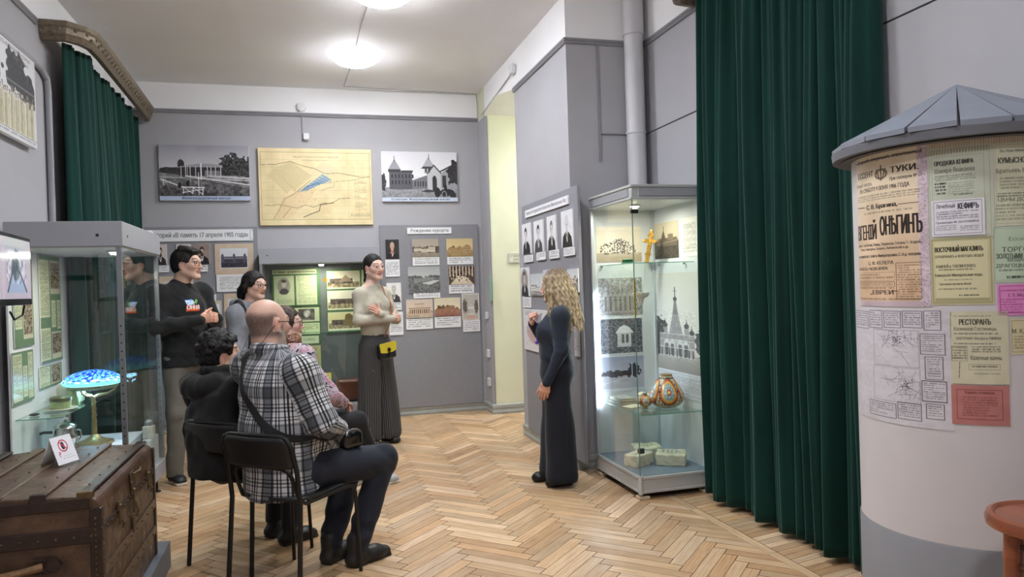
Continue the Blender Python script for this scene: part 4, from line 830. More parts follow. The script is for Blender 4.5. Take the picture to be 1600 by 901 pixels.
im = Im(90, 110, (196, 184, 160), 4); im.grad(0, .45, (206, 196, 172), (190, 176, 150)); im.rect(0, .5, 1, 1, (74, 66, 58)); im.grain(16, 20, 0, .5, 1, 1); im.rect(.2, .44, .95, .66, (104, 92, 78)); im.poly([(.3, .5), (.42, .2), (.52, .5)], (90, 80, 68)); im.rect(.6, .34, .8, .5, (120, 108, 92)); im.line([(.42, .1), (.42, .3)], .015, (70, 60, 50)); im.line([(.1, .6), (1, .52)], .02, (150, 136, 116)); im.grain(8)
inp(1020.6, 351, 1060.8, 402, im, 'dark sepia photograph of a palace behind the golden cross')
inp(1064.7, 341.5, 1091, 399, caption_im(64, 140, 34, 9, (226, 224, 216), (96, 94, 90)), 'tall printed text sheet at the top right inside the glass showcase', 'text_sheet', 'text sheet')
im = Im(200, 520, (212, 206, 200), 6); im.grad(0, .5, (204, 198, 192), (222, 216, 210)); M = (168, 162, 160); D = (84, 80, 82); Lc = (204, 200, 196)
im.grad(.66, .82, (170, 164, 158), (140, 134, 130)); im.tree(.12, .52, .2, .16, (66, 64, 66), 50, 30); im.tree(.02, .6, .1, .18, (60, 58, 60), 50, 30); im.tree(.95, .56, .08, .1, (80, 78, 78), 50)
im.poly([(.15, .70), (.15, .54), (.3, .5), (.7, .5), (.86, .54), (.86, .70)], M); im.poly([(.34, .54), (.44, .34), (.48, .24), (.52, .24), (.56, .34), (.66, .54)], (150, 144, 144)); im.poly([(.44, .34), (.488, .2), (.512, .2), (.56, .34)], (128, 122, 124))
im.line([(.5, .12), (.5, .22)], .006, D); im.line([(.46, .15), (.54, .15)], .004, D); im.ell(.5, .215, .04, .018, D)
for x, y in ((.28, .45), (.72, .45), (.2, .5), (.82, .5)): im.rect(x-.045, y-.01, x+.045, .6, (156, 150, 150)); im.ell(x, y-.02, .05, .02, D); im.line([(x, y-.075), (x, y-.02)], .004, D); im.poly([(x-.03, y-.02), (x, y-.065), (x+.03, y-.02)], D)
for x in (.3, .42, .58, .7): im.poly([(x-.06, .6), (x-.06, .57), (x, .54), (x+.06, .57), (x+.06, .6)], Lc); im.rect(x-.035, .58, x+.035, .67, (110, 104, 106)); im.rect(x-.02, .6, x+.02, .68, D)
for y in (.5, .55, .61, .68): im.line([(.16, y), (.86, y)], .005, (222, 218, 214))
for k in range(9): im.rect(.18+.08*k, .62, .21+.08*k, .68, (96, 90, 92))
im.grain(18, 60, .1, .3, .9, .72); im.grain(8); im.rect(0, .80, 1, 1, (208, 210, 214)); im.words(.04, .815, .96, .985, 20, (120, 124, 132), .6)
o = on(1100, 640, 0, Xi); a = on(1018, 424, 0, Xi); sheet('photograph_print', (Xi, a[1], 1.475), (Xi, o[1], 1.475), (Xi, a[1], .585), im, .006, label='tall print of a many-domed church filling the right side of the glass showcase', cat='picture')
# golden cross leaning on the upper shelf
m = MB(); b0 = Vector((2.375, 4.88, 1.548)); 
def crossmb():
    m = MB(); up = Vector((.20, -.02, .97)).normalized(); sd = Vector((.5, -.86, 0)); sd = (sd-up*sd.dot(up)).normalized(); fr = up.cross(sd); M4 = Matrix((sd, fr, up)).transposed().to_4x4(); M4.translation = b0; m.T = M4
    m.box((-.016, -.006, 0), (.016, .006, .235), .004); m.box((-.05, -.006, .15), (.05, .006, .178), .004); m.box((-.028, -.006, .198), (.028, .006, .212), .003); m.box((-.026, -.006, .06), (.026, .006, .074), .003)
    for x, z in ((0, .24), (-.052, .164), (.052, .164), (0, .164)): m.ball((x, -.001, z), .012, 8)
    for z in (.02, .04, .09, .11, .13, .22): m.ball((0, -.006, z), .007, 6)
    return m
tag(crossmb().build('altar_cross', mat('gilded brass', (206, 160, 74), .3, .8, var=.2, scale=60, bump=.4, bscale=200)), 'golden ornate cross leaning on the upper glass shelf', 'cross')
m = MB(); m.box((2.122, 4.70, 1.546), (2.187, 4.74, 1.576), .004); m.box((2.117, 4.695, 1.546), (2.192, 4.745, 1.552), .002); tag(m.build('malachite_box', mat('green malachite', (14, 96, 56), .25, var=.4, scale=50)), 'small dark green stone box on the upper glass shelf', 'box')
m = MB(); m.T = Matrix.Translation((2.15, 4.56, 1.546)); m.box((.33, .0, 0), (.39, .05, .004)); 
# fluted white cup on the glass edge
m = MB(); pr = [(.001, 0), (.012, .004), (.018, .03), (.024, .045), (.05, .06), (.056, .075), (.058, .085), (.05, .085), (.04, .07), (.001, .06)]
m.lathe(pr, (2.155, 4.53, 1.26), 20); rr = m.v; m.v = [(2.155+(x-2.155)*(1+.06*math.cos(10*math.atan2(y-4.53, x-2.155))), 4.53+(y-4.53)*(1+.06*math.cos(10*math.atan2(y-4.53, x-2.155))), z) for x, y, z in rr]
m.tube([(2.155, 4.53, 1.262), (2.165, 4.50, 1.3), (2.17, 4.48, 1.54)], .0015, 5); m.tube([(2.10, 4.53, 1.34), (2.10, 4.51, 1.45), (2.11, 4.51, 1.541)], .0015, 5); m.tube([(2.205, 4.56, 1.34), (2.22, 4.56, 1.45), (2.22, 4.56, 1.541)], .0015, 5)
tag(m.build('hanging_lampada', mat('white porcelain', (226, 220, 210), .3), smooth=True), 'small fluted white icon lamp hanging on wires below the upper glass shelf', 'icon lamp')
# striped tape down the glass corner
im = Im(6, 120, (226, 214, 60), 1); im.put(((im.Y*9+im.X*1.2) % 1) < .5, (30, 30, 32)); a = on(988, 430, 1, 4.378); sheet('warning_tape', (2.036, 4.377, 1.44), (2.050, 4.377, 1.44), (2.036, 4.377, 1.19), im, .001, label='yellow and black striped tape on the corner edge of the glass showcase', cat='tape')
# bricks on the deck
def brick(c, rz, ln, wd, ht, seed, lab, tilt=0):
    sd = Sdf(); R = np.array(Matrix.Rotation(rz, 3, 'Z') @ Matrix.Rotation(tilt, 3, 'X')); c = np.array(c)+[0, 0, ht/2+.153+abs(math.sin(tilt))*wd*.3]
    sd.box(c, (ln/2, wd/2, ht/2), R, rd=.009); sd.disp.append(folds(.0035, 45, seed)); sd.disp.append(folds(.0015, 150, seed+1))
    up = R[:, 2]
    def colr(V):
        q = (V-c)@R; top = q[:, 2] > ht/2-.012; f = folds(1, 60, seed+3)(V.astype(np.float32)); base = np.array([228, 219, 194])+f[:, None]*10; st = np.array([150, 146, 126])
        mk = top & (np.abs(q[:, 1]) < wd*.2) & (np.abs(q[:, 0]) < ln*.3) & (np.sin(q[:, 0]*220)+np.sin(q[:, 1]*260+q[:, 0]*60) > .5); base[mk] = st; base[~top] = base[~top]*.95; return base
    o = grow('brick', sd, .0045, colmat('brick stone', .9, .2, .5, 120), None, (c-.2, c+.2), colr); return tag(o, lab, 'brick', 'stone bricks in the glass showcase')
brick((2.17, 4.67, 0), .5, .185, .12, .085, 1, 'pale stone brick at the front left of the showcase deck')
brick((2.33, 4.88, 0), -.15, .20, .13, .075, 2, 'pale stamped brick lying behind the other two in the showcase', .12)
brick((2.38, 4.60, 0), -.55, .20, .13, .085, 3, 'pale stamped brick at the front right of the showcase deck', .10)
# painted vases
def vase(c, prof, lab, seed, name='painted_vase'):
    m = MB(); m.lathe(prof, c, 64); V = np.array(m.v); 
    N = 90; pr = np.array(prof); s_ = np.concatenate([[0], np.cumsum(np.hypot(*np.diff(pr, axis=0).T))]); ss = np.linspace(0, s_[-1], N); rr = np.interp(ss, s_, pr[:, 0]); zz = np.interp(ss, s_, pr[:, 1])
    k = np.array([.25, .5, .25])
    for _ in range(2): rr[1:-1] = np.convolve(rr, k, 'valid'); zz[1:-1] = np.convolve(zz, k, 'valid')
    m = MB(); m.lathe(list(zip(rr, zz)), c, 120); o = m.build(name, colmat('painted earthenware', .3, .5, coat=.3), smooth=True)
    V = np.array(m.v)-np.array(c); a = np.arctan2(V[:, 1], V[:, 0]); z = V[:, 2]/max(z for r, z in prof); C = np.tile([206., 190, 152], (len(V), 1))
    u = (a/(2*pi)*5) % 1; du = np.abs(u-.5)*2; g = np.hypot(du*.9, (z-.5)*2.1)
    def p(mk, c): C[mk] = c
    p(g < .86, (40, 40, 44)); p(g < .8, (190, 84, 44)); p(g < .66, (226, 172, 70)); p(g < .52, (130, 158, 172)); p((g < .52) & (np.sin(a*38)*np.sin(z*30) > .35), (214, 208, 190)); p(g < .2, (176, 60, 44)); p(g < .1, (236, 200, 90))
    p((g > .86) & (np.sin(a*30+z*8)*np.sin(z*34) > .3), (60, 70, 90)); p((g > .95) & (np.sin(a*25)*np.cos(z*26) > .55), (190, 90, 50)); p(z > .93, (150, 120, 80)); p((z > .86) & (z < .9), (50, 46, 44)); p(z < .06, (120, 92, 60)); setcol(o, C)
    return tag(o, lab, 'vase')
vase((2.40, 4.68, .5355), [(.001, 0), (.055, .001), (.085, .012), (.112, .04), (.121, .07), (.117, .10), (.10, .135), (.078, .17), (.056, .198), (.046, .212), (.042, .222), (.046, .23), (.04, .232), (.001, .22)], 'large round painted vase on the lower glass shelf', 1)
vase((2.235, 4.68, .5355), [(.001, 0), (.02, .001), (.016, .012), (.045, .03), (.058, .055), (.05, .078), (.02, .09), (.014, .1), (.018, .108), (.001, .108)], 'small squat painted jar beside the large painted vase', 2)
m = MB(); 
bk = mat('old book cloth', (150, 148, 138), .8, var=.15, scale=30)
for i, (dz, sx, rz) in enumerate(((0, .14, .1), (.022, .13, .0))):
    m = MB(); m.T = Matrix.Translation((2.20, 4.97, .536+dz)) @ Matrix.Rotation(rz, 4, 'Z'); m.box((-sx/2, -.09, 0), (sx/2, .09, .003), .001); m.box((-sx/2, -.09, .018), (sx/2, .09, .021), .001); m.box((-sx/2-.001, -.09, 0), (-sx/2+.003, .09, .021), .001)
    b = m.build('old_book', bk); tag(b, ['old grey book at the bottom of the pair on the lower glass shelf', 'old grey book on top of the pair on the lower glass shelf'][i], 'book', 'old books on the lower glass shelf')
    m = MB(); m.T = Matrix.Translation((2.20, 4.97, .536+dz)) @ Matrix.Rotation(rz, 4, 'Z'); m.box((-sx/2+.003, -.087, .003), (sx/2-.004, .087, .018)); m.build('pages', mat('yellowed paper', (206, 196, 168), .8, vec=(1, 1, 30)), b)
m = MB(); m.T = Matrix.Translation((2.33, 4.93, .536)); m.tube([(-.03, 0, .05), (0, .0, .058), (.05, -.03, .05), (.09, -.05, .045)], [.018, .02, .012, .016], 10); m.box((-.03, -.02, 0), (.03, .02, .04), .01); tag(m.build('carved_handle', mat('ivory', (214, 206, 182), .4), smooth=True), 'small ivory coloured carved piece behind the painted jar', 'carving')
m = MB(); m.T = Matrix.Translation((2.20, 4.80, .536)) @ Matrix.Rotation(.4, 4, 'Z'); m.box((-.07, -.05, 0), (.07, .05, .003)); tag(m.build('paper_sheet', mat('aged paper', (214, 204, 176), .8)), 'aged paper sheet lying flat on the lower glass shelf', 'paper')

# --- left case: X -1.65..-1.05, Y 4.8..5.95
lc = empty('glass_showcase', (-1.35, 5.38, 0), 0, 'grey metal showcase on the left holding the glowing blue lamp', 'showcase')
A0, A1, B0, B1 = -1.650, -1.05, 4.8, 5.93
m = MB(); m.box((A0, B0, .13), (A1, B1, .235), .004); m.build('base_plinth', CASEGREY, lc)
m = MB(); m.box((A0+.01, B0+.01, .235), (A1-.01, B1-.01, .238)); m.build('deck', INNER, lc)
m = MB(); m.box((A0-.0, B0-.012, 1.725), (A1+.012, B1+.012, 1.872), .003); m.build('canopy', CASEGREY, lc)
m = MB(); m.box((A0+.01, B0+.0, 1.718), (A1-.0, B1, 1.725)); m.build('ceiling_panel', INNER, lc)
m = MB(); m.box((A0-.002, B0, .235), (A0+.008, B1, 1.72)); m.build('rear_panel', INNER, lc)
def perf_post(x, y, parent, s=.028):
    m = MB(); m.box((x-s/2, y-s/2, .235), (x+s/2, y+s/2, 1.72), .002); p = m.build('post', STEEL, parent)
    m = MB(); z = .4
    while z < 1.3: m.box((x-.004, y-s/2-.0008, z), (x+.004, y-s/2+.001, z+.009)); z += .05
    m.build('shelf_holes', BLK, p)
for x, y in ((A1-.014, B0+.014), (A1-.014, B1-.014), (A0+.03, B1-.014)): perf_post(x, y, lc)
m = MB(); m.box((A0+.01, B0+.012, .238), (A1-.03, B0+.017, 1.722)); m.build('front_glass', GL, lc)
m = MB(); m.box((A1-.008, B0+.03, .238), (A1-.003, B1-.03, 1.722)); m.build('side_glass', GL, lc)
m = MB(); m.box((A0+.02, B1-.012, .238), (A1-.03, B1-.007, 1.722)); m.build('rear_glass', glassmat('dusty tinted glass', (.7, .76, .76)), lc)
for x, y in ((A1-.05, B0+.06), (A1-.05, B1-.4), (A1-.05, B1-.06), (A0+.06, B0+.06)):
    m = MB(); m.lathe([(.028, 0), (.028, .006), (.008, .014), (.008, .13)], (x, y, 0), 12); m.build('foot', BLK, lc, smooth=True)
for x, y in ((A1-.12, B0-.0127), (A1+.0127, B0+.12)):
    m = MB(); m.lathe([(.001, -.001), (.009, -.001), (.009, .001), (.001, .001)], (x, y, 1.79), 10, axis='y' if y < B0 else 'x'); m.build('lock', BLK, lc)
spot(lc, (-1.16, 5.12, 1.717), SPOT_W*.6, .032)
m = MB(); m.box((-1.14, 5.74, 1.872), (-1.06, 5.86, 1.895), .01); tag(m.build('white_box', SMALLW), 'small white plastic box lying on top of the left showcase', 'box')
# sheets on its back panel
Xd = A0+.018
def dsheet(x0, y0, x1, y1, im, lab, kind='text_sheet', cat='text sheet', coat=0):
    a, b = on(x0, y0, 0, Xd), on(x1, y1, 0, Xd); return sheet(kind, (Xd, a[1], a[2]), (Xd, b[1], a[2]), (Xd, a[1], b[2]), im, .006, label=lab, cat=cat, group='sheets inside the left showcase', rough=.25, coat=.4)
def green_panel(w, h, items, seed=1, bg=(112, 138, 108)):
    im = Im(w, h, bg, seed)
    for k, (x0, y0, x1, y1, kind) in enumerate(items):
        if kind == 't': im.rect(x0, y0, x1, y1, (214, 218, 184)); im.words(x0+.02, y0+.02, x1-.02, y1-.02, max(4, int((y1-y0)*h/3.0)), (90, 94, 76), .6, seed=seed+k)
        else: im.rect(x0, y0, x1, y1, (206, 200, 176)); im.rect(x0+.03, y0+.02, x1-.03, y1-.05, (140, 126, 108)); im.grain(50, 20, x0+.03, y0+.02, x1-.03, y1-.05)
    return im
dsheet(19, 402, 54, 538, green_panel(90, 260, [(.05, .02, .4, .8, 't'), (.5, .03, .95, .4, 'p'), (.45, .45, .95, .92, 'p')], 3), 'green sheet with two photographs, upper left inside the left showcase', 'display_sheet')
dsheet(18, 552, 54, 622, green_panel(90, 180, [(.05, .05, .45, .95, 't'), (.5, .3, .7, .9, 't'), (.74, .05, .97, .95, 't')], 4), 'green sheet with text columns, lower left inside the left showcase', 'display_sheet')
dsheet(60, 398, 98, 560, green_panel(80, 330, [(.0, .04, .45, .58, 't'), (.0, .68, .45, .98, 't'), (.5, .04, .98, .36, 'p'), (.52, .42, .74, .68, 't'), (.8, .42, .98, .7, 't'), (.5, .72, .98, .98, 'p')], 5), 'tall green sheet with long text strips beside the corner post of the left showcase', 'display_sheet')
dsheet(62, 574, 97, 596, green_panel(80, 60, [(.0, .05, .45, .95, 't'), (.5, .05, .95, .95, 'p')], 6), 'small pair of sheets below the tall green sheet in the left showcase', 'display_sheet')
# shelf with enamel pots
shelf(.735, A0+.01, 4.85, -1.40, 5.62, lc)
POTG = mat('pale green glaze', (160, 178, 128), .3, var=.15, scale=30); LIDG = mat('dark green glaze', (84, 92, 60), .35, var=.2, scale=40)
def pot(name, c, r, h, lab, lid=True, mat_=POTG, cat='jar'):
    m = MB(); m.lathe([(.001, 0), (r*.96, .001), (r, h*.1), (r, h*.62), (r*1.0, h*.64), (.001, h*.64)] if lid else [(.001, 0), (r, .001), (r*.95, h*.4), (r*.7, h*.85), (r*.62, h), (r*.5, h), (.001, h*.8)], c, 28)
    o = tag(m.build(name, mat_, smooth=True), lab, cat)
    if lid: m = MB(); m.lathe([(r*1.04, h*.64), (r*1.04, h*.9), (r*.9, h), (.001, h)], c, 28); m.build('lid', LIDG, o, smooth=True)
    return o
m = MB(); m.lathe([(.001, 0), (.06, .001), (.095, .01), (.092, .013), (.001, .006)], (-1.50, 5.17, .7355), 30); tag(m.build('saucer', mat('grey glaze', (176, 172, 160), .4), smooth=True), 'shallow grey saucer under the small round box on the left glass shelf', 'saucer')
pot('round_box', (-1.50, 5.17, .744), .058, .075, 'flat round green box with a dark lid on the left glass shelf', cat='round box')
pot('milk_jug', (-1.475, 5.33, .7355), .04, .10, 'small pale green jug in the middle of the left glass shelf', False, cat='jug')
m = MB(); m.box((-1.58, 5.38, .7355), (-1.45, 5.50, .80), .015); tag(m.build('woven_box', mat('stone box', (150, 150, 118), .7, var=.2, scale=40, bump=.3)), 'squarish green grey casket at the far end of the left glass shelf', 'casket')
m = MB(); m.lathe([(.001, .05), (.04, .046), (.07, .03), (.082, .0), (.078, -.04), (.07, -.042), (.06, -.03), (.001, .03)], (-1.515, 5.44, .806+.03), 20); m.v = [(x+.004*math.sin(y*90), y+.004*math.sin(x*80), z+.006*math.sin(x*60+y*50)) for x, y, z in m.v]; 
tag(m.build('cloth_cover', mat('cream linen', (214, 210, 190), .8), smooth=True), 'crumpled cream cloth draped over the casket on the left glass shelf', 'cloth')
m = MB(); m.ball((-1.585, 4.98, .7435), .028, 12, 1, 1.2, .28); tag(m.build('brooch', BLK, smooth=True), 'small flat black brooch at the near end of the left glass shelf', 'brooch')
# coffee pot, canister, plinths, lamp
m = MB(); m.box((-1.62, 5.15, .238), (-1.15, 5.75, .47), .003); tag(m.build('display_plinth', mat('white laminate', (206, 212, 220), .5)), 'large white plinth carrying the blue lamp inside the left showcase', 'plinth')
m = MB(); m.box((-1.13, 5.55, .238), (-1.07, 5.82, .43), .003); tag(m.build('display_plinth', mat('white laminate', (206, 212, 220), .5)), 'narrow white plinth at the right glass of the left showcase', 'plinth')
CHR = mat('silver plate', (206, 204, 200), .18, .95, var=.1, scale=30)
kt = empty('coffee_urn', (-1.50, 5.24, .4705), 0, 'silver lidded coffee pot left of the blue lamp', 'coffee pot')
m = MB(); m.lathe([(.04, 0), (.045, .006), (.03, .014), (.05, .03), (.068, .06), (.07, .09), (.06, .115), (.058, .14), (.066, .146)], (0, 0, 0), 32); m.build('body', CHR, kt, smooth=True, world=False)
m = MB(); m.lathe([(.068, .146), (.06, .16), (.035, .172), (.012, .178), (.012, .188), (.001, .194)], (0, 0, 0), 28); m.build('lid', CHR, kt, smooth=True, world=False)
m = MB(); m.tube([(-.065, -.02, .12), (-.11, -.035, .125), (-.13, -.04, .118)], .009, 8); m.build('handle', BLK, kt, smooth=True, world=False)
m = MB(); m.tube([(.06, .0, .125), (.085, 0, .12), (.09, 0, .08), (.07, 0, .05)], .005, 8); m.build('handle', CHR, kt, smooth=True, world=False)
cn = empty('tin_canister', (-1.10, 5.66, .4305), 0, 'small white tin canister with a metal lid at the right glass of the left showcase', 'canister')
m = MB(); m.box((-.035, -.035, 0), (.035, .035, .09), .006); m.build('body', mat('chipped white enamel', (206, 202, 190), .4, var=.12, scale=60), cn, world=False)
m = MB(); m.lathe([(.03, .09), (.03, .112), (.028, .12), (.012, .134), (.001, .137)], (0, 0, 0), 20); m.build('lid', STEEL, cn, smooth=True, world=False)
lp = empty('table_lamp', (-1.375, 5.40, .4705), 0, 'metal table lamp with a wide glowing blue mosaic shade in the left showcase', 'table lamp')
OB = mat('old silver bronze', (170, 150, 108), .35, .7, var=.2, scale=60, bump=.3, bscale=150)
m = MB(); m.lathe([(.001, 0), (.115, .002), (.112, .014), (.085, .02), (.05, .034), (.03, .05), (.02, .06), (.001, .06)], (0, 0, 0), 32); m.build('base', OB, lp, smooth=True, world=False)
m = MB(); m.tube([(0, 0, .04), (0, 0, .18), (0, 0, .30)], [.018, .014, .012], 12)
for k in range(16): m.ball((.013*math.cos(k*2.1), .013*math.sin(k*2.1), .06+k*.014), .006, 6)
m.build('stem', OB, lp, smooth=True, world=False)
m = MB()
for k in range(3):
    a = k*2*pi/3+.25; c, s_ = math.cos(a), math.sin(a); m.tube([(0, 0, .3), (.03*c, .03*s_, .315), (.08*c, .08*s_, .322), (.125*c, .125*s_, .345), (.14*c, .14*s_, .372)], [.01, .01, .007, .006, .005], 8)
m.build('arm', OB, lp, smooth=True, world=False)
m = MB(); m.lathe([(.138, .362), (.15, .37), (.155, .388), (.15, .392), (.13, .372)], (0, 0, 0), 48); m.build('gallery_ring', mat('green filigree', (136, 156, 130), .5, .3, var=.4, scale=90), lp, smooth=True, world=False)
prof = [(.148, .384), (.172, .396), (.1795, .408), (.176, .420), (.16, .438), (.135, .455), (.10, .469), (.06, .479), (.02, .484), (.001, .485)]
pr = np.array(prof); ss = np.linspace(0, 1, 40); q = np.linspace(0, 1, len(pr)); rr, zz = np.interp(ss, q, pr[:, 0]), np.interp(ss, q, pr[:, 1])
m = MB(); m.lathe(list(zip(rr, zz)), (0, 0, 0), 128)
def lampshade():
    t = NT('glowing mosaic glass'); a = t.new('ShaderNodeVertexColor', layer_name='Col'); t.link(a.outputs[0], t.b.inputs['Base Color']); t.link(a.outputs[0], t.b.inputs['Emission Color']); t.b.inputs['Emission Strength'].default_value = .42; t.b.inputs['Roughness'].default_value = .2; return t.m
o = m.build('lamp_shade', lampshade(), lp, smooth=True, world=False); V = np.array(m.v); a = np.arctan2(V[:, 1], V[:, 0]); h = (V[:, 2]-.384)/.1; r_ = RNG.random(len(V)); cell = np.sin(a*23+h*9)+np.sin(a*14-h*21)+np.sin(h*40+a*5)
C = np.tile([110., 214, 235], (len(V), 1)); f = (h > .42) & (cell > -.3-(h-.4)*3); C[f] = (24, 52, 196); C[(h > .45) & (cell > 1.0)] = (96, 176, 232); C[f & (r_ > .8)] = (12, 26, 120); C[(h < .42) & (h > .3) & (cell > .9)] = (40, 80, 150); C[(h > .3) & (h < .5) & (cell < -1.1)] = (214, 214, 180); C[h < .1] = (150, 220, 225); setcol(o, C)
l = bpy.data.lights.new('lamp bulb', 'POINT'); l.energy = .8; l.color = (.35, .7, 1); l.shadow_soft_size = .05; lo = bpy.data.objects.new('lamp bulb', l); COL.objects.link(lo); lo.location = (-1.375, 5.40, .80)
m = MB(); m.T = Matrix.Translation((-1.17, 5.62, .4705)) @ Matrix.Rotation(.2, 4, 'Y') @ Matrix.Rotation(.5, 4, 'Z'); 
# --- middle case against the back wall
mc = empty('glass_showcase', (.14, 8.0, 0), 0, 'low grey showcase on the back wall behind the seated visitors and the woman in beige', 'showcase')
M0, M1, N0, N1 = -.46, .745, 7.86, 8.215
m = MB(); m.box((M0, N0, 1.715), (M1, N1, 1.878), .003); m.build('canopy', CASEGREY, mc)
m = MB(); m.box((M0, N0, .12), (M1, N1, .24), .003); m.build('base_plinth', CASEGREY, mc)
m = MB(); m.box((M0, N1-.01, .24), (M1, N1, 1.715)); m.build('rear_panel', mat('dark grey lining', (98, 102, 104), .8), mc)
for x in (M0+.015, M1-.015): 
    m = MB(); m.box((x-.014, N0, .24), (x+.014, N0+.028, 1.715), .002); m.build('post', STEEL, mc)
    m = MB(); m.box((x-.014, N1-.04, .24), (x+.014, N1-.012, 1.715), .002); m.build('post', STEEL, mc)
m = MB(); m.box((M0+.03, N0+.01, .24), (M1-.03, N0+.015, 1.715)); m.build('front_glass', glassmat('faintly tinted glass', (.92, .94, .93)), mc)
shelf(1.0, M0+.4, N0+.08, M1-.03, N1-.01, mc)
for x in (M0+.06, M1-.06):
    m = MB(); m.lathe([(.025, 0), (.025, .006), (.008, .014), (.008, .12)], (x, N0+.05, 0), 12); m.build('foot', BLK, mc, smooth=True)
m = MB(); m.lathe([(.001, -.001), (.007, -.001), (.007, .001), (.001, .001)], (-.38, N0-.001, 1.80), 10, axis='y'); m.build('lock', BLK, mc)
spot(mc, (.15, 7.98, 1.714), SPOT_W*.6, .032)
Ym = 8.195
def gs(x0, y0, x1, y1, im, lab): bsheet('display_sheet', x0, y0, x1, y1, Ym, im, .006, label=lab, cat='display sheet', group='green mounted sheets in the low showcase')
GB = (74, 104, 68); im = Im(170, 136, GB, 3); im.rect(.03, .04, .93, .15, (190, 200, 156)); im.text('М. Зернов - «устроитель» Ессентуков', .06, .06, .9, .13, (60, 66, 46), bold=.02); im.rect(.05, .19, .46, .95, (190, 200, 160)); im.rect(.5, .19, .93, .95, (190, 200, 160)); im.words(.53, .22, .9, .92, 18, (120, 130, 96), .55)
im.put(((im.X-.25)/.13)**2+((im.Y-.46)/.22)**2 < 1, (150, 148, 140)); im.poly([(.15, .62), (.2, .52), (.3, .52), (.36, .6), (.3, .67), (.2, .67)], (66, 62, 60)); im.ell(.25, .4, .045, .09, (200, 190, 176)); im.ell(.25, .33, .05, .04, (70, 62, 56)); im.words(.1, .8, .42, .92, 4, (110, 120, 90)); gs(423.5, 420, 501.6, 478, im, 'green mounted sheet with a title line and an oval portrait')
im = Im(120, 130, GB, 5); im.rect(.0, .06, .2, .95, (190, 200, 160)); im.rect(.26, .05, .95, .4, (190, 200, 160)); im.rect(.36, .08, .82, .36, (90, 88, 84)); im.ell(.6, .2, .1, .09, (180, 178, 170)); im.grain(40, 12, .36, .08, .82, .36); im.rect(.26, .44, .95, .72, (196, 214, 164)); im.words(.3, .47, .92, .7, 6, (110, 120, 90)); im.rect(.32, .77, .92, .96, (216, 226, 190)); im.words(.45, .82, .8, .9, 2, (130, 136, 110)); gs(446, 479, 503.4, 538, im, 'green mounted sheet with a small photograph behind the head of the floral scarf visitor')
im = Im(80, 110, (196, 188, 140), 6); im.words(.3, .1, .8, .2, 2); im.words(.12, .3, .85, .8, 9, (120, 112, 84), .45); im.frame(0, 0, 1, 1, .04, (84, 104, 70)); gs(470, 540, 503.4, 582, im, 'yellowed document sheet under the green sheets in the low showcase')
im = Im(180, 200, GB, 8); 
for k, (y0, y1, sk) in enumerate(((.03, .31, (206, 200, 176)), (.34, .64, (204, 200, 180)), (.68, .96, (206, 200, 150)))):
    im.rect(.04, y0, .76, y1, (214, 218, 186)); im.rect(.05, y0+.01, .75, y1-.02, sk); hy = y0+(y1-y0)*.6; im.rect(.05, hy, .75, y1-.02, (140, 128, 100)); im.rect(.1 if k < 2 else .12, hy-.05, .6, hy+.03, (84, 72, 62)); im.grain(40, 26, .05, hy-.03, .75, y1-.02)
im.poly([(.3, .2), (.45, .09), (.6, .2)], (150, 130, 110)); im.poly([(.38, .86), (.42, .72), (.5, .7), (.58, .74), (.62, .86)], (110, 96, 60)); im.rect(.36, .8, .66, .9, (120, 104, 70)); im.rect(.8, .02, .99, .5, (190, 200, 160)); im.words(.82, .05, .98, .48, 12, (110, 120, 90)); im.rect(.8, .55, .99, .95, (190, 200, 160))
gs(507.4, 421, 582, 517, im, 'green mounted sheet with three sepia landscape photographs beside the woman in beige')
im = Im(40, 30, (222, 204, 84), 2); im.words(.15, .2, .85, .5, 3, (130, 112, 50)); a = on(497, 583, 1, 8.1); sheet('yellow_card', (a[0], 8.10, a[2]), (a[0]+.135, 8.10, a[2]), (a[0], 8.06, a[2]-.12), im, .004, label='small bright yellow card standing in the low showcase', cat='card')
a = on(543, 607, 1, 8.05); sd = Sdf(); c = np.array([a[0]+.04, 8.05, .242+.12]); sd.box(c, (.16, .07, .12), None, rd=.04); sd.disp.append(folds(.004, 25, 3)); tag(grow('leather_bag', sd, .012, mat('brown leather', (104, 62, 48), .35, var=.15, scale=20), None, (c-.25, c+.25)), 'brown leather bag on the floor of the low showcase beside the striped trousers', 'bag')
m = MB()
a = on(508, 437, 1, 7.868); m.lathe([(.001, -.002), (.022, -.002), (.022, 0), (.001, 0)], (a[0], 7.866, a[2]+.0), 20, axis='y'); tag(m.build('yellow_sticker', mat('yellow sticker', (240, 190, 40), .5, emit=(240, 190, 40), estr=0)), 'round orange yellow sticker on the glass of the low showcase', 'sticker')
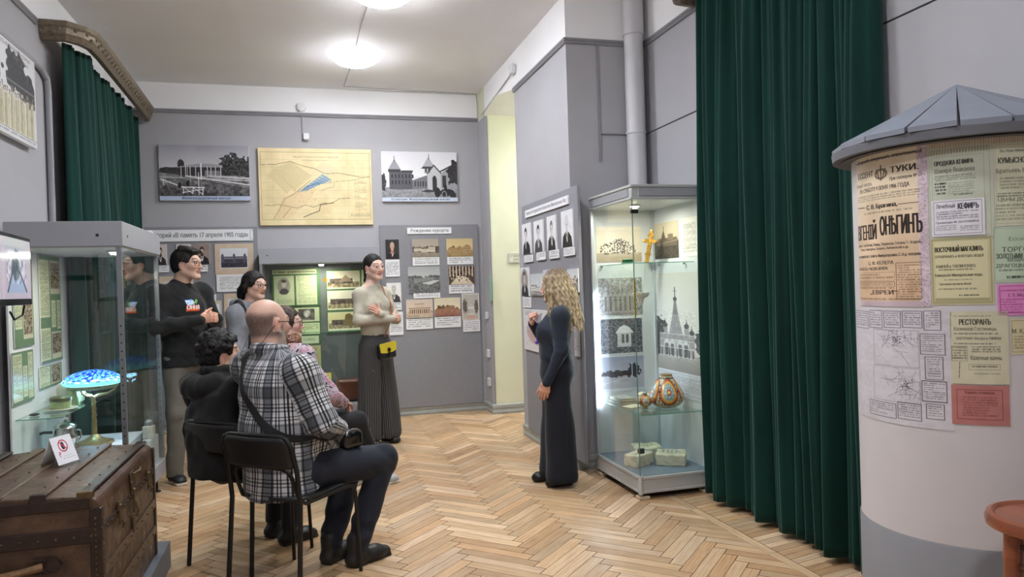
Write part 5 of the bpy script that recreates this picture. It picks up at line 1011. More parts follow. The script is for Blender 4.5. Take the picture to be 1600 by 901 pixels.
# ================================================================== television on the left
tv = empty('television', (-1.34, 3.9, 1.4), 0, 'small black flat television cut by the left edge of the photo', 'television')
R1, R2 = far(47, 373, 3.69), far(40, 476, 3.69); Q1 = far(0, 355, 3.22)
u = unit(np.array([Q1[0]-R1[0], Q1[1]-R1[1], 0])); Rt = np.array([R1[0], R1[1], 0]); nrm = unit(np.cross(u, (0, 0, 1))); nrm = nrm if nrm[0] > 0 else -nrm
WT, zt, zb = .56, R1[2], R2[2]
def tvp(a, b, d): return Rt+u*a+nrm*d+np.array([0, 0, b])
m = MB(); m.prism([(0, zb), (WT, zb), (WT, zt), (0, zt)], .035, Rt-nrm*.035, u, (0, 0, 1), nrm); m.build('casing', mat('glossy black', (16, 16, 18), .12, spec=.6), tv, bevel=.004)
im = Im(240, 140, (176, 180, 190), 3); im.grad(0, 1, (170, 176, 184), (176, 166, 180)); im.rect(0, .0, 1, .14, (186, 190, 188)); im.rect(.08, 0, .16, 1, (196, 176, 188), .7); im.rect(.88, 0, .97, 1, (190, 168, 182), .7); im.poly([(.22, .9), (.4, .6), (.6, .6), (.84, .9)], (150, 166, 190)); im.ell(.5, .5, .14, .2, (96, 110, 120)); im.grain(50, 26, .22, .2, .84, .75); im.line([(.24, .88), (.4, .55)], .05, (60, 66, 90)); im.line([(.84, .88), (.62, .55)], .05, (60, 66, 90)); im.tree(.5, .4, .12, .22, (70, 84, 92), 60)
s = sheet('screen', tvp(WT-.018, zt-.018, .0015), tvp(.018, zt-.018, .0015), tvp(WT-.018, zb+.03, .0015), im, .001, rough=.1, coat=1, parent=tv)
t = NT('lit screen'); a = t.new('ShaderNodeVertexColor', layer_name='Col'); t.link(a.outputs[0], t.b.inputs['Emission Color']); t.b.inputs['Emission Strength'].default_value = .26; t.b.inputs['Base Color'].default_value = (.02, .02, .02, 1); t.b.inputs['Roughness'].default_value = .12; s.data.materials[0] = t.m
m = MB(); c = Rt+u*.2+np.array([0, 0, (zt+zb)/2]); m.tube([c-nrm*.04, c-nrm*.12, (XL+.005, c[1]+.05, c[2])], .018, 8); m.tube([Rt+u*.06+np.array([0, 0, zb-.0])-nrm*.02, Rt+u*.06+np.array([0, 0, zb-.05])-nrm*.03, Rt+u*.12+np.array([0, 0, zb-.07])-nrm*.05, Rt+u*.15+np.array([0, 0, zb-.03])-nrm*.06], .005, 6); m.build('wall_bracket', BLK, tv, smooth=True)
# ================================================================== travelling trunk
T0, T1, U0, U1, TZ0, TZ1 = -1.46, -.765, 3.04, 4.02, .14, .70
tk = empty('travel_trunk', ((T0+T1)/2, (U0+U1)/2, TZ0), 0, 'large old brown travelling trunk with dark straps and metal fittings', 'trunk')
def canvas():
    t = NT('worn brown canvas'); t.link(t.ramp(t.noise(9, 6, rough=.7), [(.3, srgb(50, 36, 28)), (.5, srgb(76, 56, 43)), (.72, srgb(102, 79, 61))]), t.b.inputs['Base Color']); t.link(t.ramp(t.noise(20, 4), [(.3, (.25,)*3), (.7, (.5,)*3)]), t.b.inputs['Roughness']); t.bump(t.noise(60, 5), .35, .003); return t.m
CAN = canvas(); LEA = mat('dark leather strap', (44, 30, 26), .4, var=.3, scale=25, bump=.3); BRO = mat('tarnished brass', (98, 82, 58), .45, .6, var=.3, scale=40)
LIDZ = .565
def trunk_prof(z0, z1, rnd):     # section across X
    w0, w1 = T0, T1
    if not rnd: return [(w0, z0), (w1, z0), (w1, z1), (w0, z1)]
    P = [(w0, z0), (w1, z0), (w1, z1-.06)]
    for k in range(1, 7): a = k/6*pi/2; P.append((w1-.045+.045*math.cos(a), z1-.055+.045*math.sin(a)))
    P += [(w1-.2, z1+.0), ((w0+w1)/2, z1+.008), (w0+.2, z1)]
    for k in range(6): a = pi/2+k/6*pi/2; P.append((w0+.045+.045*math.cos(a), z1-.055+.045*math.sin(a)))
    P.append((w0, z1-.06)); return P
m = MB(); m.prism(trunk_prof(TZ0, LIDZ-.003, False), U1-U0, (0, U0, 0), (1, 0, 0), (0, 0, 1), (0, 1, 0)); m.build('body', CAN, tk, bevel=.006)
m = MB(); m.prism(trunk_prof(LIDZ, TZ1, True), U1-U0, (0, U0, 0), (1, 0, 0), (0, 0, 1), (0, 1, 0)); m.build('lid', CAN, tk, bevel=.006)
def rivets(m, a, b, n, r=.006):
    a, b = Vector(a), Vector(b)
    for k in range(n): m.ball(a.lerp(b, (k+.5)/n), r, 6)
WSL = mat('wooden slat', (84, 64, 50), .35, var=.25, scale=14, vec=(6, 1, 6), spec=.6)
for i, x in enumerate((-.815, -.967, -1.112, -1.256, -1.39)):
    m = MB(); z = TZ1+(.004 if i in (0, 4) else .008) - (.002); m.box((x-.022, U0+.01, z-.006), (x+.022, U1-.01, z+.006), .004); s_ = m.build('slat', LEA if i in (0, 4) else WSL, tk)
    m = MB(); rivets(m, (x-.014, U0+.05, z+.006), (x-.014, U1-.05, z+.006), 6, .005); m.build('rivets', BRO, s_)
    m = MB(); m.box((x-.026, U0-.004, TZ1-.05), (x+.026, U0+.03, z+.008), .003); m.build('slat_clamp', BRO if i == 0 else LEA, tk)
m = MB(); m.box((T0-.004, U0-.0045, TZ1-.055), (T1-.03, U0+.006, TZ1-.012), .003); m.box((T0-.003, U0-.0075, LIDZ-.045), (T1+.0075, U0+.005, LIDZ+.012), .003); m.box((T1-.035, U0-.006, TZ0), (T1+.006, U0+.03, TZ1-.052), .004)
m.box((T1-.004, U0+.032, LIDZ-.02), (T1+.0045, U1-.032, LIDZ+.012), .003); m.box((T1-.01, U1-.03, TZ0), (T1+.0055, U1+.004, TZ1-.03), .004); eb = m.build('edge_binding', LEA, tk)
m = MB(); rivets(m, (T0, U0-.007, LIDZ-.018), (T1, U0-.007, LIDZ-.018), 12); rivets(m, (T1-.015, U0-.007, TZ0+.02), (T1-.015, U0-.007, TZ1-.08), 22, .005); rivets(m, (T1+.007, U0+.012, TZ0+.02), (T1+.007, U0+.012, TZ1-.08), 18, .004); rivets(m, (T1+.006, U0+.04, LIDZ-.004), (T1+.006, U1-.04, LIDZ-.004), 14, .005); m.build('rivets', BRO, eb)
for z in (.40, .27):
    m = MB(); m.box((T1-.002, U0+.02, z-.02), (T1+.007, U1-.02, z+.02), .003); m.build('slat', WSL, tk)
m = MB(); rivets(m, (T1+.008, U0+.06, .40), (T1+.008, U1-.06, .40), 8, .005); rivets(m, (T1+.008, U0+.06, .27), (T1+.008, U1-.06, .27), 8, .005); m.build('rivets', BRO, tk)
def latch(y, big):
    m = MB(); s = 1.15 if big else .8
    m.box((T1+.004, y-.018*s, LIDZ-.0), (T1+.010, y+.018*s, LIDZ+.05*s), .002); m.box((T1+.006, y-.009, LIDZ-.07*s), (T1+.016, y+.009, LIDZ+.02), .003); m.tube([(T1+.014, y, LIDZ-.03), (T1+.028, y, LIDZ-.06*s), (T1+.02, y, LIDZ-.085*s)], .005, 8); m.ball((T1+.012, y, LIDZ+.02), .01, 8)
    if big: m.tube([(T1+.012, y-.01, LIDZ+.09), (T1+.03, y+.03, LIDZ+.092), (T1+.024, y+.075, LIDZ+.10)], [.004, .008, .004], 8); m.box((T1+.002, y-.03, LIDZ+.055), (T1+.008, y+.03, LIDZ+.10), .002); m.box((T1+.004, y-.02, LIDZ-.16), (T1+.012, y+.02, LIDZ-.09), .003)
    m.build('latch' if not big else 'hasp_lock', BRO, tk)
latch(3.28, False); latch(3.53, True); latch(3.83, False)
# leather handle on the end
m = MB(); m.tube([(-1.28, U0-.012, .44), (-1.22, U0-.04, .435), (-1.12, U0-.05, .44), (-1.02, U0-.035, .45), (-.955, U0-.012, .455)], [.016, .014, .017, .014, .018], 10, flat=.8); hd = m.build('handle', mat('worn tan leather', (128, 98, 66), .7, var=.35, scale=40, bump=.5), tk, smooth=True)
m = MB(); m.prism([(-.03, -.03), (.04, -.028), (.06, 0), (.04, .03), (-.03, .032)], .008, (-.955, U0-.001, .455), (1, 0, 0), (0, 0, 1), (0, -1, 0)); rivets(m, (-.98, U0-.01, .478), (-.92, U0-.01, .475), 4, .005); rivets(m, (-.98, U0-.01, .432), (-.92, U0-.01, .435), 4, .005); m.build('handle_mount', LEA, hd)
m = MB(); m.box((-1.50, 2.98, 0), (-.735, 4.22, .137), .004); tag(m.build('low_platform', mat('grey painted plinth', (116, 122, 130), .5)), 'low grey platform under the travelling trunk', 'platform')
# tent card
def tent():
    c = np.array([-1.06, 3.62, TZ1+.012]); yaw = 1.12; ux = np.array([math.cos(yaw), math.sin(yaw), 0]); fw = np.array([math.sin(yaw), -math.cos(yaw), 0]); W_, H_ = .115, .115; e = empty('notice_card', c, 0, 'white folded card with a red crossed-out hand sign standing on the trunk', 'notice card')
    top = c+np.array([0, 0, H_]); P00 = top-ux*W_/2; P10 = top+ux*W_/2; P01 = c-ux*W_/2+fw*.045
    im = Im(130, 130, (232, 232, 236), 3); im.ell(.5, .36, .225, .225*1.0, (196, 60, 76)); im.ell(.5, .36, .175, .175, (232, 232, 236)); im.poly([(.42, .44), (.40, .32), (.43, .31), (.44, .23), (.47, .23), (.48, .21), (.51, .21), (.52, .23), (.55, .24), (.56, .30), (.58, .42), (.55, .5), (.46, .5)], (44, 44, 50)); im.line([(.36, .22), (.64, .5)], .045, (196, 60, 76)); im.text('?', .2, .55, .3, .74, (206, 70, 84), bold=.03); im.words(.4, .72, .85, .77, 1, (150, 150, 154)); im.words(.34, .8, .9, .85, 1, (150, 150, 154))
    sheet('front_panel', P00, P10, P01, im, .001, parent=e); sheet('back_panel', P10, P00, c+ux*W_/2-fw*.045, Im(8, 8, (228, 228, 232)), .001, parent=e)
tent()
# ================================================================== poster column
AZ = math.radians(90-47.0); DC = 2.95; CC = np.array([DC*math.cos(AZ), DC*math.sin(AZ)]); CR = .333
col = empty('poster_column', (CC[0], CC[1], 0), 0, 'round white poster column with a pointed grey roof and grey foot', 'advertising column')
m = MB(); m.lathe([(CR, .575), (CR, 1.835)], (CC[0], CC[1], 0), 128); m.build('shaft', mat('white column paint', (206, 202, 204), .5, var=.02, bump=.06, bscale=40), col, smooth=True)
m = MB(); m.lathe([(CR+.004, 0), (CR+.004, .572), (CR-.002, .58)], (CC[0], CC[1], 0), 128); m.build('foot_band', mat('grey column paint', (134, 134, 138), .5, var=.03), col, smooth=True)
ROOF = mat('grey painted roof boards', (122, 127, 138), .5, var=.05)
RR, ZR, ZA = .40, 1.865, 2.055; NSEG = 18
for k in range(NSEG):
    a0, a1 = 2*pi*k/NSEG+.011+.06, 2*pi*(k+1)/NSEG-.011+.06
    def P(a, r, z): return (CC[0]+r*math.cos(a), CC[1]+r*math.sin(a), z)
    jit = .006*math.sin(k*5.1); m = MB(); V = [P(a0, RR+jit, ZR), P(a1, RR+jit, ZR), P(a1, .004, ZA), P(a0, .004, ZA)]; m.add(V+[(x, y, z-.016) for x, y, z in V], [(0, 1, 2, 3), (7, 6, 5, 4), (0, 4, 5, 1), (1, 5, 6, 2), (2, 6, 7, 3), (3, 7, 4, 0)]); m.build('roof_board', ROOF, col)
m = MB(); m.lathe([(RR-.006, ZR-.045), (RR-.002, ZR-.018), (.01, ZA-.02), (.01, ZA-.05), (RR-.03, ZR-.05)], (CC[0], CC[1], 0), 72); m.build('eaves', mat('dark grey eaves', (104, 106, 112), .6), col, smooth=True)
def cyl(x, y, R=CR+.002):
    d = sight(x, y); A = d[0]**2+d[1]**2; B = -2*(d[0]*CC[0]+d[1]*CC[1]); C_ = CC@CC-R*R; D = B*B-4*A*C_
    t = (-B-math.sqrt(D))/(2*A) if D > 0 else -B/(2*A); p = CO+d*t; return math.atan2(p[1]-CC[1], p[0]-CC[0]) % (2*pi), p[2]
def cposter(name, aL, aR, zt, zb, im, lab, lift=.0015, cat='poster', group=None, edge=(200, 196, 180)):
    def bend(u, v, off): a = aL+(aR-aL)*u; r = CR+lift+off*.5; return np.stack([CC[0]+r*np.cos(a), CC[1]+r*np.sin(a), zt+(zb-zt)*v], -1)
    o = sheet(name, (0, 0, 0), (1, 0, 0), (0, 0, -1), im, .002, edge=edge, bend=bend, rough=.35); o.data.materials[0] = printmat(.38); return tag(o, lab, cat, group)
def px_box(x0, x1, yt, yb, xm=None):
    xm = (x0+x1)/2 if xm is None else xm; aL = cyl(x0, yt)[0]; aR = cyl(x1, yt)[0]; return aL, aR, cyl(xm, yt)[1], cyl(xm, yb)[1]
def P2(im_w, b, xy):        # photograph pixel -> 0..1 on the poster
    a, z = cyl(*xy); return (a-b[0])/(b[1]-b[0]), (z-b[2])/(b[3]-b[2])
class Poster:
    def __init__(s, x0, x1, yt, yb, bg, seed=1, sc=2.0):
        s.b = px_box(x0, min(x1, 1640), yt, yb); s.im = Im(max(10, (x1-x0)*sc), (yb-yt)*sc, bg, seed); s.im.grain(5, 6); s.im.grain(4)
    def t(s, st, x0, x1, y, h, c=(52, 46, 42), bold=.02):    # y is the middle of the line at its middle
        xm = (x0+x1)/2; u0 = P2(0, s.b, (x0, y))[0]; u1 = P2(0, s.b, (x1, y))[0]; v0 = P2(0, s.b, (xm, y-h/2))[1]; v1 = P2(0, s.b, (xm, y+h/2))[1]; s.im.text(st, u0, v0, u1, v1, c, bold)
    def w(s, x0, x1, y0, y1, rows, c=(80, 74, 66), al=.6, seed=3, ragged=.12):
        xm = (x0+x1)/2; s.im.words(P2(0, s.b, (x0, y0))[0], P2(0, s.b, (xm, y0))[1], P2(0, s.b, (x1, y0))[0], P2(0, s.b, (xm, y1))[1], rows, c, al, seed=seed, ragged=ragged)
    def uv(s, x, y): return P2(0, s.b, (x, y))
D1 = (48, 38, 34)
# opera poster (photo 1337..1437) on its speckled backing
p = Poster(1337, 1448, 232, 479, (206, 190, 196), 3); p.im.grain(60, 60); g = p.im
g.rect(0, .0, .9, 1, (222, 210, 182)); m_ = g.a.copy(); g.grad(.0, 1, (222, 210, 184), (212, 178, 144)); g.a = np.where((g.X <= .9)[..., None], g.a, m_); g.rect(.905, 0, 1, 1, (198, 182, 190)); g.rect(0, .965, .92, 1, (196, 178, 186)); g.grain(16, 40, .9, 0, 1, 1); g.grain(14, 6)
for k in range(60): g.ell(.95+RNG.normal()*.02, RNG.random(), .006, .003, (120, 90, 100), .8)
p.t('Открытіе оперныхъ спектаклей', 1340, 1440, 244, 8, D1, .03); g.line([(0, .045), (.9, .045)], .006, D1)
p.t('ЕССЕНТ', 1341, 1364, 274, 9, D1, .04); p.t('ТУКИ.', 1391, 1435, 262, 10, D1, .05)
cx, cy = p.uv(1376, 272); g.ell(cx, cy, .09, .035, (120, 106, 92)); g.ell(cx, cy, .06, .022, (228, 212, 176)); g.line([(cx, cy-.055), (cx, cy+.04)], .008, (90, 76, 64)); g.line([(cx-.06, cy-.03), (cx-.02, cy+.03), (cx+.02, cy+.03), (cx+.06, cy-.03)], .008, (90, 76, 64))
p.t('Новый театръ', 1339, 1362, 290, 8, (110, 98, 84), .02); p.t('При галлереи № 17', 1390, 1441, 276, 7, (80, 70, 60), .02)
p.t('ВЪ СУББОТУ 9 ІЮНЯ 1906 ГОДА', 1344, 1421, 293, 8, D1, .02); p.w(1340, 1438, 300, 311, 3, (110, 98, 84)); p.t('С. В. Брагина,', 1354, 1402, 322, 9, D1, .05); a, b = p.uv(1341, 326), p.uv(1351, 325); g.line([a, b], .006, D1); a, b = p.uv(1404, 319), p.uv(1434, 315); g.line([(a[0], a[1]), (b[0], a[1])], .006, D1)
p.w(1350, 1425, 328, 333, 1, (130, 118, 100)); p.t('ЕВГЕНІЙ', 1338.5, 1369, 360, 30, D1, .028); p.t('ОНѢГИНЪ', 1375, 1441, 350, 31, D1, .028)
p.t('участвуютъ: Г-жи Костина, Палиць, Покровская, Статина; Гг. Агаревъ,', 1339, 1441, 381, 6, (84, 70, 60), .02); p.t('Тукинъ, Комисаровъ, Лазаревъ, Любимовскій и др.', 1345, 1420, 388, 5, (84, 70, 60), .02)
p.t('Соло на скрипкѣ исп. солистъ Императорскихъ С.-Х-д. театровъ', 1339, 1440, 399, 6, D1, .04); p.t('Ц. Ф. КЕЛЕРА', 1357, 1396, 411, 7, D1, .02); p.t('НАЧАЛО ВЪ 7 ЧАСОВЪ ВЕЧЕРА', 1343, 1387, 420, 5, D1, .02)
for q in ((1339, 1398, 427, 438), (1339, 1398, 441, 448)): a, b = p.uv(q[0], q[2]), p.uv(q[1], q[3]); g.frame(a[0], a[1], b[0], b[1], .003, (110, 86, 66)); p.w(q[0]+2, q[1]-2, q[2]+1, q[3]-1, 2, (110, 86, 66))
a, b = p.uv(1400, 411), p.uv(1441, 467); g.frame(a[0], a[1], b[0], b[1], .003, (110, 86, 66)); p.w(1402, 1440, 413, 466, 14, (110, 86, 66), .6)
p.t('„ЕВРЕИ“', 1360, 1402, 457, 8, D1, .05); p.w(1342, 1398, 449, 453, 1, (110, 86, 66)); p.w(1342, 1440, 466, 470, 1)
cposter('opera_poster', *p.b, g, 'tall cream and orange opera poster with huge black letters on the column', group=None)
O2 = (66, 70, 62)
p = Poster(1449, 1551, 228, 372, (192, 198, 180), 4); g = p.im; g.frame(.02, .02, .95, .97, .004, (130, 136, 116)); g.frame(.06, .1, .86, .93, .004, (130, 136, 116))
for k in range(20): g.rect(.05+.045*k, .02, .065+.045*k, .08, (150, 150, 120))
p.t('ПРОДАЖА КЕФИРА', 1460, 1521, 254, 9, (60, 62, 56), .05); p.t('Шакира Янакаева', 1460, 1523, 266, 9, (90, 92, 84), .01); p.w(1460, 1525, 273, 282, 3, O2); p.w(1460, 1478, 286, 306, 4, (50, 50, 46), .9); p.w(1481, 1522, 284, 304, 6, (130, 134, 116)); p.w(1490, 1520, 302, 306, 1, (50, 50, 46))
cposter('kefir_sale_poster', *p.b, g, 'pale green poster with a striped top border, top middle of the column')
p = Poster(1455, 1538, 311, 368, (222, 220, 226), 5, 2.4); g = p.im; g.frame(.05, .05, .95, .95, .012, (120, 120, 130)); p.t('Лечебный', 1463, 1492, 322, 7, (50, 50, 60), .02); p.t('КЕФИРЪ', 1497, 1529, 321, 10, (50, 50, 60), .05); p.w(1463, 1530, 329, 343, 4, (90, 90, 100)); p.t('Провизора М. БѢЛЛАВИНА', 1463, 1530, 347, 4, (60, 60, 70), .02); p.w(1463, 1495, 352, 361, 3, (110, 110, 120)); p.w(1500, 1530, 352, 361, 3, (110, 110, 120))
cposter('kefir_advertisement', *p.b, g, 'small white advertisement with a thin frame overlapping two green posters', .004)
p = Poster(1453, 1551, 370, 476, (200, 194, 158), 6); g = p.im; g.frame(.03, .03, .97, .97, .03, (168, 164, 120)); g.rect(.08, .06, .92, .94, (214, 208, 168)); g.grain(4); p.t('ВОСТОЧНЫЙ МАГАЗИНЪ', 1461, 1536, 388, 10, (60, 56, 44), .05); p.t('СЕРЕБРЯНЫХЪ и ЗОЛОТЫХЪ ВЕЩЕЙ', 1461, 1537, 400, 6, (60, 56, 44), .03); p.t('КАМНЕЙ и ТАВЛИНСКИХЪ', 1463, 1525, 415, 6, (70, 66, 54), .02); p.w(1466, 1522, 420, 424, 1)
p.t('Кавказскія Минеральныя воды.', 1461, 1536, 430, 6, (50, 46, 36), .02); p.w(1475, 1520, 436, 439, 1); p.t('Собственная торговля въ Москвѣ', 1468, 1518, 444, 4, (80, 76, 60), .02); p.w(1466, 1530, 450, 454, 1); p.w(1498, 1530, 460, 464, 1, (60, 56, 46)); g.rect(.06, .9, .94, .95, (168, 164, 124))
cposter('eastern_shop_poster', *p.b, g, 'ochre poster with a patterned border in the middle of the column')
p = Poster(1552, 1650, 222, 352, (206, 208, 182), 7); g = p.im; g.frame(.03, .02, .97, .97, .004, (150, 152, 130)); p.t('Въ Ново-Минеральной', 1563, 1620, 235, 6, (90, 92, 80), .01); p.t('КУМЫСНОЕ ЗАВЕДЕНІЕ', 1560, 1648, 250, 11, (74, 76, 64), .05); p.t('Братьевъ Байчоровыхъ', 1557, 1645, 266, 9, (96, 98, 84), .01); p.w(1562, 1640, 276, 296, 4, (120, 122, 104)); p.w(1558, 1640, 300, 308, 2, (70, 72, 60)); p.t('ЦѢНЫ ДОСТУПНЫЯ', 1560, 1640, 311, 7, (84, 86, 72), .01); p.w(1556, 1640, 318, 345, 5, (120, 122, 104))
cposter('kumis_poster', *p.b, g, 'pale olive poster cut by the right edge, top row of the column')
p = Poster(1552, 1650, 353, 440, (190, 208, 184), 8); g = p.im; g.frame(.02, .03, .97, .97, .005, (140, 156, 130)); p.t('Ессентукская', 1577, 1640, 373, 7, (110, 120, 104), .01); p.t('ТОРГОВЛЯ', 1566, 1630, 389, 8, (64, 72, 60), .03); p.t('ЗОЛОТЫМИ и СЕРЕБРЯНЫМИ', 1557, 1650, 399, 8, (64, 72, 60), .04); p.t('ВЕЩАМИ', 1575, 1612, 406, 6, (64, 72, 60), .02); p.t('ДРАГОЦѢННЫМИ', 1557, 1630, 415, 7, (70, 78, 64), .03); p.w(1560, 1640, 420, 425, 1); p.w(1573, 1640, 430, 437, 1, (50, 56, 46), .9)
cposter('jewellery_poster', *p.b, g, 'mint green poster at the right edge, above the pink one')
p = Poster(1558, 1640, 443, 492, (222, 140, 196), 9); g = p.im; g.frame(.04, .07, .96, .93, .02, (150, 70, 130)); p.t('І. З. Медвѣдева', 1575, 1625, 461, 6, (120, 50, 100), .03); p.w(1563, 1630, 452, 456, 1, (140, 60, 116)); p.w(1563, 1630, 466, 490, 6, (150, 70, 130))
cposter('pink_poster', *p.b, g, 'bright pink poster at the right edge of the column', .003)
p = Poster(1578, 1650, 497, 553, (206, 198, 160), 10); g = p.im; g.frame(.04, .06, .96, .94, .02, (150, 144, 110)); p.t('М. К. Яковл', 1582, 1625, 517, 7, (84, 78, 60), .03); p.w(1584, 1640, 524, 546, 5, (120, 112, 84))
cposter('small_ochre_poster', *p.b, g, 'small ochre poster below the pink one at the right edge')
p = Poster(1337, 1486, 484, 664, (206, 202, 208), 11); g = p.im; G = (104, 100, 108); g.grain(6, 30); r = random.Random(5)
for x0, y0, x1, y1 in ((1338, 486, 1357, 512), (1359, 485, 1378, 512), (1381, 486, 1407, 512), (1410, 486, 1441, 512), (1444, 486, 1470, 516), (1438, 522, 1477, 554), (1446, 558, 1474, 593), (1441, 596, 1480, 628), (1448, 632, 1476, 655), (1403, 630, 1440, 656), (1360, 628, 1400, 650)):
    a, b = p.uv(x0, (y0+y1)/2), p.uv(x1, (y0+y1)/2); v0 = p.uv((x0+x1)/2, y0)[1]; v1 = p.uv((x0+x1)/2, y1)[1]; g.frame(a[0], v0, b[0], v1, .006, (84, 80, 88)); g.words(a[0]+.012, v0+.014, b[0]-.012, v1-.014, max(3, int((y1-y0)/4)), G, .7, .5, seed=int(x0))
def mapblk(x0, y0, x1, y1, cx, cy, n):
    a0, v0 = p.uv(x0, (y0+y1)/2)[0], p.uv((x0+x1)/2, y0)[1]; a1, v1 = p.uv(x1, (y0+y1)/2)[0], p.uv((x0+x1)/2, y1)[1]; g.frame(a0, v0, a1, v1, .003, G)
    cu, cv = p.uv(cx, cy)
    for k in range(n): ang = r.uniform(0, 6.28); L = r.uniform(.02, .16); sx, sy = cu+r.gauss(0, .07), cv+r.gauss(0, .07); ex, ey = sx+L*math.cos(ang), sy+L*math.sin(ang)*.8; g.line([(np.clip(sx, a0, a1), np.clip(sy, v0, v1)), (np.clip(ex, a0, a1), np.clip(ey, v0, v1))], .003, G, .75)
    for k in range(40): g.ell(cu+r.gauss(0, .03), cv+r.gauss(0, .025), .004, .004, (70, 66, 72))
mapblk(1366, 516, 1436, 572, 1400, 530, 50); mapblk(1366, 574, 1438, 628, 1416, 602, 60)
cposter('newspaper_sheet', *p.b, g, 'large grey newspaper sheet with two town plans, lowest left on the column', cat='newspaper sheet')
p = Poster(1484, 1574, 486, 600, (206, 202, 174), 12); g = p.im; p.t('РЕСТОРАНЪ', 1499, 1548, 503, 9, (58, 54, 46), .05); p.w(1490, 1548, 493, 496, 1, (90, 84, 70)); p.t('Казенной Гостиницы.', 1491, 1558, 514, 7, (96, 90, 76), .01); p.w(1490, 1560, 520, 524, 1); p.t('ЗАВТРАКИ ОБѢДЫ и УЖИНЫ.', 1494, 1565, 529, 5, (90, 84, 70), .02); p.w(1490, 1556, 536, 539, 1); p.w(1488, 1510, 542, 562, 5, (70, 64, 54)); a, b = p.uv(1487, 541), p.uv(1512, 564); g.frame(a[0], a[1], b[0], b[1], .006, (90, 84, 70)); p.w(1518, 1564, 541, 552, 3, (90, 84, 70)); p.t('Казенные ванны.', 1517, 1566, 559, 7, (80, 74, 62), .01); a, b = p.uv(1514, 569), p.uv(1563, 578); g.frame(a[0], a[1], b[0], b[1], .006, (90, 84, 70)); p.w(1518, 1560, 571, 576, 1, (70, 64, 54)); p.w(1522, 1564, 583, 586, 1); g.line([p.uv(1500, 566), p.uv(1499, 590)], .01, (90, 84, 70)); g.line([p.uv(1485.5, 488), p.uv(1485.5, 560)], .008, (90, 84, 70))
cposter('restaurant_poster', *p.b, g, 'olive grey restaurant poster on the column, above the red one', .003)
p = Poster(1486, 1577, 602, 664, (184, 120, 114), 13); g = p.im; g.frame(.1, .12, .88, .86, .016, (120, 62, 60)); p.t('Корнилъ Бловакова', 1508, 1554, 614, 5, (104, 48, 48), .04); p.w(1504, 1560, 620, 652, 8, (130, 70, 68))
cposter('red_poster', *p.b, g, 'salmon red poster, lowest on the column', .002)
p = Poster(1338, 1640, 214, 233, (214, 204, 176), 14); g = p.im
# top band of old newspaper
def topband():
    aL, aR = cyl(1337, 260)[0], cyl(1640, 225)[0]; im = Im(500, 26, (206, 196, 176), 3); im.grain(14, 30)
    for k in range(90): im.rect(k/90, .1, k/90+.005, .9, (176, 166, 140))
    cposter('paper_band', aL, aR, cyl(1500, 214)[1], cyl(1500, 231)[1], im, 'narrow striped paper band under the roof of the poster column', .0008, 'paper band')
topband()
# ================================================================== bar stool
st = empty('bentwood_stool', (1.98, 1.56, 0), 0, 'brown bentwood stool cut by the right edge of the photo', 'stool')
WD = mat('reddish brown bentwood', (132, 72, 46), .3, var=.2, scale=12, vec=(1, 1, 4), coat=.3)
sp = far(1563, 812, 1.0); dd = sight(1563, 812); t_ = (.775-CAM_H)/dd[2]; pe = CO+dd*t_; Rv = np.array([math.cos(YAW), -math.sin(YAW), 0]); sc = pe+_R*.135+_F*.0; st.location = (sc[0], sc[1], 0); print('STOOL', sc, np.hypot(*(sc[:2]-CC)))
m = MB(); m.lathe([(.001, .742), (.132, .742), (.148, .750), (.150, .766), (.145, .779), (.134, .783), (.129, .780), (.124, .775), (.001, .773)], (0, 0, 0), 64); m.build('seat', WD, st, smooth=True, world=False)
for k in range(4):
    a = k*pi/2+1.42; m = MB(); m.tube([(.118*math.cos(a), .118*math.sin(a), .75), (.130*math.cos(a), .130*math.sin(a), .40), (.16*math.cos(a), .16*math.sin(a), 0)], [.018, .016, .013], 12); m.build('leg', WD, st, smooth=True, world=False)
m = MB(); m.tube([(.104*math.cos(2*pi*k/32), .104*math.sin(2*pi*k/32), .66) for k in range(33)], .010, 8, cap=False); m.build('foot_ring', mat('dark bentwood ring', (96, 66, 58), .3), st, smooth=True, world=False)
